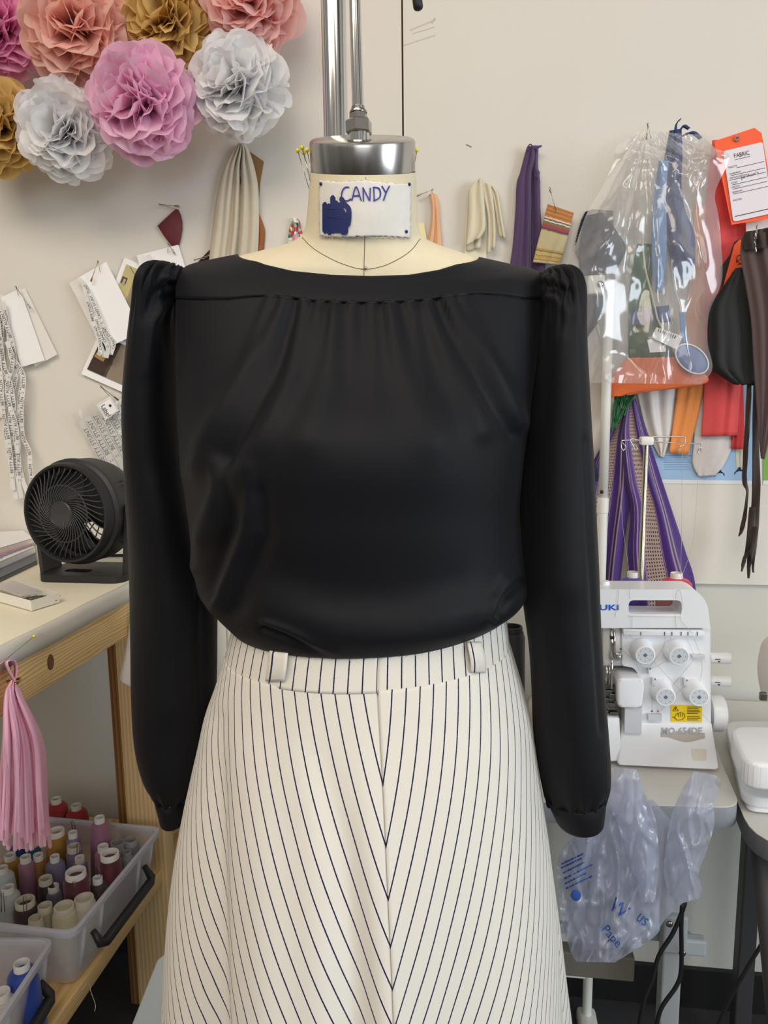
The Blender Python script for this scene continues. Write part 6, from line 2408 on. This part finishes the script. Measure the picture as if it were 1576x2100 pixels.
# ------------------------------------------------------------------ left worktable
ZL = onY(245, 1120, WALL_Y - .01).z
ea, eb = onZ(227, 1211, ZL), onZ(0, 1331, ZL)
XE = (ea.x + eb.x) / 2
dl = (ea - eb).normalized()
M['table_canvas'] = mat('table_canvas', (234, 227, 204), .75, var=.04, vscale=18, bump=.15, bscale=300)
M['vinyl_edge'] = mat('vinyl_edge', (206, 203, 194), .45, var=.05, vscale=30)
M['pine'] = wood('pine', (242, 214, 160), (212, 168, 104), 60, 'Y', 9, .12)
M['pine_leg'] = wood('pine_leg', (238, 210, 162), (216, 180, 126), 36, 'Z', 5, .07)
M['pine_dark'] = wood('pine_dark', (166, 126, 76), (122, 84, 44), 30, 'Z', 5, .07)
M['knot'] = mat('knot_brown', (104, 66, 36), .6, var=.35, vscale=160)
wt = thing('worktable', 'pine worktable with canvas-covered top and lower shelf at left', 'table', (XE - .4, 1.0, 0))
Y0, Y1 = .42, WALL_Y - .008
XL = XE - 1.0
mb = MB()
mb.add(*box(((XL + XE) / 2 - .002, (Y0 + Y1) / 2, ZL - .012), (XE - XL - .003, Y1 - Y0 - .01, .024), .002))
mb.build('tabletop', M['table_canvas'], wt, smooth=True, angle=35)
mb = MB()
prof = [(0, .0), (.006, -.002), (.010, -.008), (.011, -.016), (.010, -.026), (-.004, -.027)]
zw = onX(0, 1376, XE).z
kz = (ZL - zw) / .026
P = np.array([[[XE - .002 + a * .8, y, ZL + .0008 + b_ * kz] for a, b_ in prof] for y in np.linspace(Y0, Y1, 40)])
for i in range(40):
    P[i, :, 2] += .0006 * math.sin(i * .9)
mb.add(*grid(P, thick=.001))
mb.build('edge_wrap', M['vinyl_edge'], wt)
zt = zw
zb1 = onX(65, 1432, XE).z
mb = MB()
mb.add(*box((XE - .019, (Y0 + Y1) / 2, (zt + zb1) / 2), (.038, Y1 - Y0 - .03, zt - zb1), .003))
apron = mb.build('apron_board', M['pine'], wt, smooth=True, angle=35)
kp = onX(104, 1358, XE + .0004)
mb = MB()
mb.add(*ball(kp, .0085, 14, (.06, .95, 1.35)))
mb.build('knot', M['knot'], apron)
# legs: two boards nailed together
ly = 1.315
la, lb_ = onY(240, 1400, ly), onY(320, 1400, ly)
mb = MB()
mb.add(*box(((la.x + lb_.x) / 2, ly + .02, zb1 / 2 + .03), (lb_.x - la.x, .038, zb1 + .06), .003))
mb.build('leg', M['pine_leg'], wt, smooth=True, angle=35)
l2 = onY(223, 1400, ly + .04)
mb = MB()
mb.add(*box((l2.x + .02, ly + .06, zb1 / 2), (.042, .036, zb1), .003))
mb.build('leg_cleat', M['pine_dark'], wt, smooth=True, angle=35)
for x, y in ((XL + .05, Y1 - .1), (XL + .05, Y0 + .06), (XE - .065, Y0 + .03)):
    mb = MB()
    mb.add(*box((x, y, (ZL - .026) / 2), (.085, .04, ZL - .026), .003))
    mb.build('leg', M['pine_leg'], wt, smooth=True, angle=35)
XS = XE - .045
s1 = onX(191, 1984, XS)
ZS = s1.z
mb = MB()
mb.add(*box(((XL + XS) / 2, (.5 + Y1) / 2, ZS - .016), (XS - XL, Y1 - .5 - .02, .032), .002))
mb.build('lower_shelf', M['pine'], wt, smooth=True, angle=35)
mb = MB()
for k, (x, y) in enumerate(((183, 1257), (43, 1333))):
    p = onX(x, y, XE + .0015)
    mb.add(*tube([p, p + Vector((0, .009, .001))], .0006, 5))
mb.build('edge_staple', M['ink_black'], wt)

# pin with a thread on the edge, and the pink tassel
t = thing('ball_head_pin', 'yellow-headed pin with loose thread stuck in the worktable edge', 'pin', onZ(70, 1305, ZL + .003))
mb = MB()
mb.add(*ball(onX(70, 1305, XE + .013), .0024, 10))
mb.build('pin_head', M['yellow_glass'], t)
mb = MB()
mb.add(*tube([onX(70, 1305, XE + .013), onX(0, 1362, XE + .013)], .0004, 6))
mb.build('shaft', M['nickel'], t)
mb = MB()
mb.add(*tube([onX(x, y, XE + .012) for x, y in smooth_path([(70, 1303), (80, 1298), (92, 1301), (104, 1301)], 5)], .0005, 5))
mb.build('thread', M['off_white_cloth'], t)
XT = XE + .020


def ox(x, y, f=0.0):
    return onX(x, y, XT + f)


M['tassel_pink'] = tissue('tassel_pink', (255, 208, 228), .4)
ts = thing('tassel', 'pink tissue paper tassel hanging from the worktable edge', 'tassel', ox(28, 1397))
P = []
lp = smooth_path([(29, 1398), (16, 1374), (12, 1358), (22, 1353), (31, 1358), (33, 1378), (29, 1398)], 5)
for x, y in lp:
    P.append([list(ox(x - 3, y, -.012)), list(ox(x, y, .004)), list(ox(x + 3, y, .012))])
mb = MB()
mb.add(*grid(np.array(P), thick=.001))
mb.build('loop', M['tassel_pink'], ts)
mb = MB()
cc = ox(28, 1397)
mb.add(*tube([cc + Vector((math.cos(a) * .0075, math.sin(a) * .0075, .0012 * math.sin(2 * a))) for a in np.linspace(0, 2 * math.pi, 25)], .0016, 8, cap=False))
mb.build('tie_ring', mat('gold_tie', (196, 150, 60), .25, 1), ts)
rnd = random.Random(4)
mb = MB()
for k in range(64):
    u = (k + .5) / 64
    dep = rnd.uniform(-.024, .024)
    xt = lerp(2, 104, u) + rnd.uniform(-5, 5)
    yt = 1718 + rnd.uniform(-14, 28) - 16 * abs(u - .4)
    xm = lerp(10, 84, u) + rnd.uniform(-4, 4)
    path = smooth_path([(28 + (u - .5) * 9, 1394), (28 + (u - .5) * 34, 1428), (xm, 1520), (lerp(xm, xt, .6) + rnd.uniform(-4, 4), 1630), (xt, yt)], 6)
    wd = rnd.uniform(6, 9)
    ph = rnd.uniform(0, 6)
    P = []
    for i, (x, y) in enumerate(path):
        v = i / (len(path) - 1)
        w2 = wd * (.3 + .7 * min(1, v * 3))
        d_ = dep * min(1, v * 2.2) + .002 * math.sin(v * 8 + ph)
        P.append([list(ox(x - w2 / 2, y, d_ - .002 * math.sin(ph + v * 5))), list(ox(x, y + (rnd.uniform(0, 5) if v == 1 else 0), d_ + .0015)), list(ox(x + w2 / 2, y, d_ + .002 * math.sin(ph + v * 5)))])
    mb.add(*grid(np.array(P)))
o = mb.build('fringe', M['tassel_pink'], ts)
o['kind'] = 'stuff'

# cloth corner hanging beside the leg, and a white board behind the waist
P = np.array([[list(onY(lerp(a, b_, u), lerp(ya, yb, u), 1.16 - .012 * math.sin(u * 5 + v * 2))) for u in np.linspace(0, 1, 14)] for v, (a, ya, b_, yb) in
              zip(np.linspace(0, 1, 16), catrom([(268, 1255, 330, 1240), (262, 1300, 340, 1300), (254, 1350, 345, 1370), (246, 1390, 345, 1440), (250, 1399, 340, 1450)], np.linspace(0, 4, 16)))])
mb = MB()
mb.add(*grid(P, thick=.001))
tag(mb.build('hanging_cloth', M['off_white_cloth']), 'off-white cloth corner hanging at the worktable beside the left sleeve', 'fabric')
mb = MB()
bx0, bx1 = onY(380, 1300, 1.42).x, onY(640, 1300, 1.42).x
bz = onY(460, 1120, 1.42).z
mb.add(*box(((bx0 + bx1) / 2, 1.47, (bz) / 2), (bx1 - bx0, .012, bz), .002))
tag(mb.build('white_board', mat('board_white', (238, 236, 230), .6, var=.01), smooth=False), 'white board standing on the floor behind the waist of the dress form', 'board')
# grey plastic lid leaning at the lower left of the skirt
mb = MB()
lid = [onH(x, y, h) for x, y, h in ((322, 1968, 1.10), (345, 1950, 1.10), (420, 1960, 1.10), (420, 2320, 1.02), (215, 2240, 1.02))]
n_ = (lid[1] - lid[0]).cross(lid[4] - lid[0]).normalized()
mb.add(*prism(lid, n_ * .010, .003))
tag(mb.build('plastic_lid', mat('lid_grey', (196, 204, 208), .4, var=.03), smooth=True, angle=35), 'pale grey plastic lid standing on edge low at the left side of skirt', 'lid')

# ------------------------------------------------------------------ fan
M['fan_black'] = mat('fan_black', (36, 36, 38), .5, var=.05, bump=.12, bscale=900)
M['fan_gloss'] = mat('fan_grille', (58, 58, 60), .38)
fb = onZ(160, 1196, ZL)
FY = fb.y
Cf = onY(140, 1052, FY + .014)
fan = thing('table_fan', 'small round black fan with spiral grille on the worktable', 'fan', (Cf.x, FY + .06, ZL))
fs_ = (onY(140, 950, FY + .014) - onY(140, 1155, FY + .014)).length / 2      # outer radius
axf = Vector((-.16, -1, .02)).normalized()
mf = frame(Cf, axf, Vector((1, 0, 0)))
Rf = fs_
mb = MB()
mb.add(*lathe([(Rf * .90, .004), (Rf * .93, .010), (Rf * .97, .010), (Rf * 1.0, .004), (Rf * 1.0, -.010), (Rf * 1.06, -.014), (Rf * 1.07, -.020), (Rf * 1.05, -.026), (Rf * 1.05, -.062), (Rf * .98, -.085), (Rf * .84, -.11), (Rf * .80, -.112)], 72, mf, cap=False))
mb.add(*lathe([(Rf * .90, .004), (Rf * .92, -.03), (Rf * .96, -.06)], 72, mf, cap=False))
mb.build('housing', M['fan_black'], fan, angle=35)
mb = MB()
NR = 42
for k in range(NR):
    a0 = 2 * math.pi * k / NR
    pts = []
    for i in range(9):
        q = i / 8
        r = lerp(.24, .92, q) * Rf
        a = a0 + .95 * (1 - q) ** 1.3 * (1 if q < .55 else 1) - .35 * math.sin(q * math.pi) * .4
        pts.append(mf @ Vector((math.cos(a) * r, math.sin(a) * r, .012 - .006 * q * q + .006 * (1 - q))))
    mb.add(*tube(pts, .0012, 5))
o = mb.build('grille', M['fan_gloss'], fan)
mb = MB()
ring = [mf @ Vector((math.cos(a) * Rf * .56, math.sin(a) * Rf * .56, .0125)) for a in np.linspace(0, 2 * math.pi, 61)]
mb.add(*tube(ring, .0016, 6, cap=False))
mb.build('grille_ring', M['fan_gloss'], fan)
mb = MB()
mb.add(*lathe([(Rf * .265, .006), (Rf * .265, .018), (Rf * .24, .020), (Rf * .23, .019), (.0001, .0205)], 48, mf, cap=False))
mb.build('hub', M['fan_gloss'], fan, angle=35)
for k in range(3):
    P = np.zeros((8, 10, 3))
    for i in range(8):
        for j in range(10):
            r = lerp(.2, .86, i / 7) * Rf
            a = k * 2.094 + lerp(-.85, .85, j / 9) + .3 * i / 7
            P[i, j] = mf @ Vector((math.cos(a) * r, math.sin(a) * r, -.030 + .014 * (j / 9 - .5) * 2))
    mb = MB()
    mb.add(*grid(P, thick=.002))
    mb.build('blade', M['fan_black'], fan)
mb = MB()
mb.add(*lathe([(Rf * .26, -.10), (Rf * .26, -.02)], 32, mf))
for k in range(24):
    a = 2 * math.pi * k / 24
    mb.add(*tube([mf @ Vector((math.cos(a) * Rf * .26, math.sin(a) * Rf * .26, -.104)), mf @ Vector((math.cos(a) * Rf * .82, math.sin(a) * Rf * .82, -.111))], .0012, 5))
mb.build('motor_guard', M['fan_black'], fan)
mb = MB()
slots = []
for k in range(14):
    a = rad(-38) + k * rad(5.6)
    p0, p1 = (mf @ Vector((math.cos(a) * Rf * rr_, math.sin(a) * Rf * rr_, z)) for rr_, z in ((1.056, -.045), (.99, -.083)))
    mb.add(*tube([p0, p1], .0016, 5))
mb.build('vent_slots', M['ink_black'], fan)
# base: flat plate with a slot, two arms up to the pivots
bw = (onZ(252, 1196, ZL) - onZ(70, 1196, ZL)).length
bx = (onZ(252, 1196, ZL).x + onZ(70, 1196, ZL).x) / 2
bm_pts_o = rounded([(bx - bw / 2, FY), (bx + bw / 2, FY), (bx + bw / 2 + .004, FY + .115), (bx - bw / 2 - .004, FY + .115)], [.022, .022, .01, .01], 6)
bm_pts_i = rounded([(bx - bw * .30, FY + .030), (bx + bw * .02, FY + .026), (bx + bw * .02, FY + .05), (bx - bw * .30, FY + .055)], .010, 5)
bm = bmesh.new()
es = []
for lp_ in (bm_pts_o, bm_pts_i):
    vs = [bm.verts.new((x, y, ZL + .001)) for x, y in lp_]
    es += [bm.edges.new((vs[i], vs[(i + 1) % len(vs)])) for i in range(len(vs))]
bmesh.ops.triangle_fill(bm, edges=es, use_beauty=True)
r_ = bmesh.ops.extrude_face_region(bm, geom=bm.faces[:])
bmesh.ops.translate(bm, verts=[e for e in r_['geom'] if isinstance(e, bmesh.types.BMVert)], vec=Vector((0, 0, .012)))
bmesh.ops.recalc_face_normals(bm, faces=bm.faces[:])
mb = MB()
mb.add(*bm_out(bm))
mb.build('base', M['fan_black'], fan, angle=35)
for sx in (-1, 1):
    piv = mf @ Vector((sx * Rf * 1.10, 0, -.042))
    ft = Vector((bx + sx * (bw / 2 - .002), FY + .05, ZL + .010))
    P = []
    for q in np.linspace(0, 1, 8):
        c = lerp(ft, piv, q)
        w_ = lerp(.030, .014, q)
        P.append([list(c + Vector((0, -w_, 0))), list(c + Vector((sx * .004, 0, 0))), list(c + Vector((0, w_, 0)))])
    mb = MB()
    mb.add(*grid(np.array(P), thick=.006))
    mb.add(*lathe([(.014, -.004), (.014, .006), (.011, .008)], 20, frame(piv, (sx, 0, 0))))
    mb.build('arm', M['fan_black'], fan, angle=35)
mb = MB()
cs = Cf + Vector((.03, .09, -.03))
mb.add(*tube(smooth_path([cs, (bx + .06, FY + .17, ZL + .04), (bx + .05, FY + .20, ZL + .006), (bx + .01, FY + .22, ZL + .004), (bx - .10, FY + .21, ZL + .004)], 6), .003, 8))
mb.build('cord', M['black_rubber'], fan)

# ------------------------------------------------------------------ papers and pin box
M['mag_cover'] = ramp_mat('magazine_cover', [(0, (232, 228, 224)), (.55, (226, 222, 220)), (.66, (190, 140, 136)), (.80, (120, 120, 150)), (.9, (222, 218, 216))], 'V', .35, 0, sheen=0, noise_amt=.06)
M['folder_grey'] = mat('folder_grey', (92, 96, 106), .5, var=.05)


def flat_stack(name, label, pts, z, h, m, edge, cat):
    q = [onZ(x, y, z + h) for x, y in pts]
    for p in q:
        p.y = min(p.y, WALL_Y - .006)
    t = thing(name, label, cat, (q[0].x, q[0].y, z), 'papers beside the fan')
    mb = MB()
    mb.add(*prism([(p.x, p.y, z) for p in q], (0, 0, h - .0008)))
    mb.build('pages', edge, t, smooth=False)
    mb = MB()
    P = np.array([[[*lerp(lerp(q[0], q[1], u), lerp(q[3], q[2], u), v)] for u in np.linspace(0, 1, 6)] for v in np.linspace(0, 1, 6)])
    P[..., 2] = z + h
    mb.add(*grid(P, thick=.0008))
    mb.build('cover', m, t, smooth=False)


flat_stack('paper_folder', 'dark grey folder at the bottom of the papers left of the fan', [(-120, 1150), (72, 1118), (76, 1150), (-40, 1204)], ZL + .0005, .007, M['folder_grey'], M['folder_grey'], 'folder')
flat_stack('magazine', 'magazine with reddish cover in the papers left of the fan', [(-120, 1120), (66, 1092), (72, 1122), (-60, 1178)], ZL + .008, .012, M['mag_cover'], M['card_white'], 'magazine')
flat_stack('paper_stack', 'loose white papers topmost in the stack left of the fan', [(-120, 1096), (62, 1085), (68, 1104), (-60, 1142)], ZL + .0205, .010, M['card_white'], M['card_back'], 'paper')
c3 = [onZ(x, y, ZL) for x, y in ((65, 1255), (123, 1237), (50, 1218), (-8, 1234))]
c3[2] = c3[1] + (c3[3] - c3[0])
t = thing('pin_box', 'small open white cardboard box of pins on the worktable', 'box', c3[0])
hb = .017
M['box_card'] = mat('box_card', (232, 230, 220), .7, var=.02)
mb = MB()
for i in range(4):
    a, b_ = c3[i], c3[(i + 1) % 4]
    d_ = (b_ - a).normalized()
    n_ = Vector((-d_.y, d_.x, 0)) * .0014
    mb.add(*prism([a + Vector((0, 0, .001)), b_ + Vector((0, 0, .001)), b_ + Vector((0, 0, hb)), a + Vector((0, 0, hb))], n_))
mb.build('side_wall', M['box_card'], t, smooth=False)
mb = MB()
mb.add(*prism([p + Vector((0, 0, .0008)) for p in c3], (0, 0, .001)))
mb.build('box_floor', mat('box_inner', (206, 202, 190), .7), t, smooth=False)
mb = MB()
e1, e2 = c3[1] - c3[0], c3[3] - c3[0]
lidp = [c3[0] + e1 * a + e2 * b_ + Vector((0, 0, hb + .001 + z)) for a, b_, z in ((.02, .30, .0), (.60, .14, .001), (.66, 1.0, .006), (.0, 1.06, .005))]
mb.add(*prism([Vector(p) for p in lidp], (0, 0, .003), .001))
mb.build('clear_lid', plastic_film('lid_film', (226, 222, 222), .35, .2, .5, .3), t, smooth=False)
rnd = random.Random(6)
mb = MB()
for k in range(40):
    a, b_ = rnd.uniform(.30, .9), rnd.uniform(.12, .6)
    p = c3[0] + e1 * a + e2 * b_ + Vector((0, 0, rnd.uniform(.003, .008)))
    an = rnd.uniform(0, 3.1)
    mb.add(*tube([p, p + Vector((math.cos(an), math.sin(an), rnd.uniform(-.1, .1))) * .016], .0005, 4))
o = mb.build('steel_pins', M['metal_dull'])
tag(o, 'loose dark steel pins lying in the small open box', 'pin', kind='stuff')

# ------------------------------------------------------------------ storage bins and thread cones
M['bin_plastic'] = plastic_film('bin_plastic', (244, 245, 252), .58, .25, .6, .14)
M['bin_rim'] = plastic_film('bin_rim', (240, 241, 248), .25, .25, .6, .14)
M['black_plastic'] = mat('black_plastic', (30, 31, 33), .45, bump=.1)
BH = .118
ZR = ZS + BH


def bin_box(label, fr, br, wide, group):
    """open frosted box; fr, br: pixels of the near and far corners of its right rim"""
    f, b_ = onZ(*fr, ZR), onZ(*br, ZR)
    u = (b_ - f)
    ln = u.length
    u.normalize()
    l = Vector((-u.y, u.x, 0))
    t = thing('storage_bin', label, 'bin', Vector((f.x, f.y, ZS)), group)

    def loop(z, ins, r=.02):
        q = [(f + u * ins + l * ins), (b_ - u * ins + l * ins), (b_ - u * ins + l * (wide - ins)), (f + u * ins + l * (wide - ins))]
        return [Vector((x, y, z)) for x, y in rounded([(p.x, p.y) for p in q], r, 6)]
    P = np.array([[list(p) for p in loop(z, i)] for z, i in ((ZR - .004, .002), (ZR - .03, .006), (ZS + .03, .016), (ZS + .008, .018), (ZS + .002, .024))])
    mb = MB()
    mb.add(*grid(P, closed=True, thick=.0018))
    n_ = P.shape[1]
    mb.add(P[-1], [tuple(range(n_))])
    mb.build('bin_wall', M['bin_plastic'], t, angle=50)
    P = np.array([[list(p) for p in loop(z, i)] for z, i in ((ZR - .012, -.003), (ZR - .001, -.004), (ZR, -.002), (ZR, .002), (ZR - .003, .003))])
    mb = MB()
    mb.add(*grid(P, closed=True, thick=.0012))
    mb.build('rim', M['bin_rim'], t, angle=50)
    # ribs on the right side and the dark bail handle
    for q in (.12, .30, .74, .90):
        p = f + u * ln * q - l * .001
        mb = MB()
        a0 = Vector((p.x, p.y, ZR - .012)) + l * .004
        a1 = Vector((p.x, p.y, ZS + .02)) + l * .017
        mb.add(*tube([a0, a1], [.0045, .004], 8))
        mb.build('rib', M['bin_rim'], t)
    h0, h1 = f + u * ln * .20, f + u * ln * .80
    zh = ZS + .048
    o_ = -l * .012
    path = [Vector((h0.x, h0.y, zh + .026)) + l * .004, Vector((h0.x, h0.y, zh)) + o_, Vector((h1.x, h1.y, zh)) + o_, Vector((h1.x, h1.y, zh + .026)) + l * .004]
    mb = MB()
    mb.add(*tube([path[0], lerp(path[0], path[1], .85), lerp(path[1], path[2], .06), lerp(path[1], path[2], .94), lerp(path[2], path[3], .15), path[3]], [.005, .008, .009, .009, .008, .005], 10))
    mb.build('handle', M['black_plastic'], t)
    return f, u, l, ln


f1_, u1_, l1_, n1_ = bin_box('clear storage bin full of thread cones under the worktable', (149, 1911), (327, 1697), .34, 'storage bins on the lower shelf')
f2_, u2_, l2_, n2_ = bin_box('clear storage bin in front, cut off by the lower left corner', (-26, 2125), (106, 1926), .34, 'storage bins on the lower shelf')

CONES = [  # ring pixel, height, colour, core, ring radius, label
    (212, 1667, .155, (150, 100, 128), 'w', .0095, 'tall mauve thread cone at the back of the bin'),
    (115, 1702, .135, (170, 122, 40), 'w', .0150, 'mustard gold thread cone behind the tassel tip'),
    (149, 1706, .135, (128, 112, 146), 'w', .0085, 'lilac thread cone between the gold and tall mauve ones'),
    (151, 1734, .120, (120, 100, 134), 'b', .0170, 'lilac cone with wide beige open core'),
    (163, 1757, .108, (124, 102, 134), 'w', .0085, 'small lilac cone in front of the wide beige core'),
    (112, 1755, .115, (118, 108, 138), 'w', .0085, 'grey lilac thread cone near the middle left of bin'),
    (52, 1756, .120, (160, 110, 140), 'w', .0095, 'dusty pink thread cone just below the tassel tips'),
    (20, 1752, .112, (176, 126, 44), 'w', .0100, 'golden cone at the left edge below the tassel'),
    (78, 1752, .112, (150, 104, 50), 'w', .0090, 'brown gold cone beside the dusty pink one'),
    (211, 1734, .118, (158, 108, 132), 'w', .0100, 'mauve pink cone behind the big maroon one'),
    (241, 1727, .110, (130, 132, 134), 'g', .0135, 'grey cone with wide grey core near the back right'),
    (280, 1718, .110, (104, 106, 110), 'g', .0125, 'dark grey cone in the far right corner of bin'),
    (264, 1746, .100, (126, 128, 132), 'g', .0080, 'small grey cone beside the bin right rim'),
    (229, 1749, .128, (92, 28, 44), 'w', .0175, 'maroon cone with wide white core at the right of bin'),
    (155, 1786, .128, (88, 26, 42), 'w', .0175, 'maroon cone with wide white core in the middle of bin'),
    (200, 1799, .098, (66, 48, 48), 'w', .0090, 'small dark brown cone between the maroon cones and the rim'),
    (93, 1800, .104, (46, 30, 34), 'b', .0155, 'near-black cone with printed beige core'),
    (109, 1816, .092, (108, 112, 124), 'w', .0095, 'small grey-blue cone in front of the near-black one'),
    (51, 1845, .105, (50, 34, 36), 'b', .0160, 'dark brown cone with beige core near the front rim'),
    (92, 1856, .095, (176, 166, 142), 'b', .0155, 'beige cone with printed core near the front rim'),
    (131, 1857, .100, (206, 198, 166), 'b', .0165, 'cream cone with white printed core at the front right'),
    (172, 1841, .098, (196, 192, 176), 'b', .0165, 'pale cone with wide open core touching the right rim'),
    (73, 1882, .088, (186, 184, 176), 'b', .0160, 'pale open core lowest against the front rim'),
    (5, 1778, .120, (190, 200, 204), 'w', .0090, 'pale blue cone cut off by the left edge'),
    (16, 1818, .118, (176, 186, 184), 'w', .0100, 'pale grey-green cone at left below the pale blue one'),
    (36, 1722, .110, (34, 76, 150), 'w', .0090, 'royal blue cone half hidden by the tassel tips'),
    (66, 1726, .104, (30, 110, 160), 'w', .0085, 'turquoise blue cone half hidden by the tassel tips'),
]
fb_ = onZ(190, 1860, ZR)
CORE = {'w': M['core_white'], 'g': M['core_grey'], 'b': M['core_beige']}
pos = []
for x, y, h, c, k, r, lb in CONES:
    p = onZ(x, y, ZS + .004 + h)
    pos.append(Vector((p.x, p.y, 0)))
for i, (x, y, h, c, k, r, lb) in enumerate(CONES):
    near = min((pos[i] - pos[j]).length for j in range(len(CONES)) if j != i)
    rb = min(.024, max(.0145, near * .64))
    d_ = pos[i] - Vector((f1_.x, f1_.y, 0))
    a_, c_ = d_.dot(u1_), d_.dot(l1_)
    pos[i] += u1_ * (min(max(a_, rb + .022), n1_ - rb - .022) - a_) + l1_ * (max(c_, rb + .021) - c_)
    cone((pos[i].x, pos[i].y, ZS + .004), h, rb, min(r, rb * .8), c, CORE[k], lb, 'thread cones in the bin')
for x, y, lb in ((115, 1637, 'red thread cone standing behind the bin, left of two'), (156, 1650, 'red thread cone standing behind the bin, right of two')):
    p = onY(x, y, WALL_Y - .115)
    cone((p.x, p.y, ZS + .002), p.z - ZS - .002, .030, .0105, (176, 40, 44), M['core_white'], lb, 'red cones behind the bin')
p = onZ(44, 1974, ZS + .12)
cone((p.x, p.y, ZS + .004), .116, .028, .0115, (28, 66, 158), M['core_white'], 'royal blue thread cone in the front bin', 'thread cones in the front bin')
p = onZ(2, 2034, ZS + .10)
cone((p.x, p.y, ZS + .004), .096, .026, .0125, (196, 192, 188), M['core_white'], 'pale thread cone in the front bin at the left edge', 'thread cones in the front bin')
for k, (x, y, x2, y2, lb) in enumerate(((145, 1683, 150, 1702, 'bent steel wire pin standing in the lilac cone'), (149, 1808, 148, 1840, 'bent wire pin in front of the middle maroon cone'), (48, 1838, 49, 1878, 'bent wire pin in front of the dark brown cone'),
                                        (158, 1730, 158, 1752, 'bent wire pin in the small lilac cone'), (197, 1778, 201, 1796, 'bent wire pin in the small dark brown cone'), (2, 1832, 3, 1870, 'bent wire pin at the left edge of bin'))):
    a = onZ(x, y, ZS + .135)
    b_ = onH(x2, y2, a.dot(HD) - .004)
    mb = MB()
    w_ = RT * .004
    mb.add(*tube([b_ + Vector((0, 0, 0)), a, a + w_ + Vector((0, 0, .001)), b_ + w_ * 1.4], .0006, 6))
    tag(mb.build('wire_pin', M['metal_dull']), lb, 'pin', 'bent wire pins among the cones')
mb = MB()
mb.add(*tube([onX(x, y, XS + .006) for x, y in smooth_path([(168, 2030), (176, 2020), (184, 2020), (186, 2032), (191, 2046), (196, 2062), (194, 2074)], 5)], .0006, 5))
tag(mb.build('loose_thread', M['cream_canvas']), 'loose tan thread hanging from the lower shelf edge', 'thread')
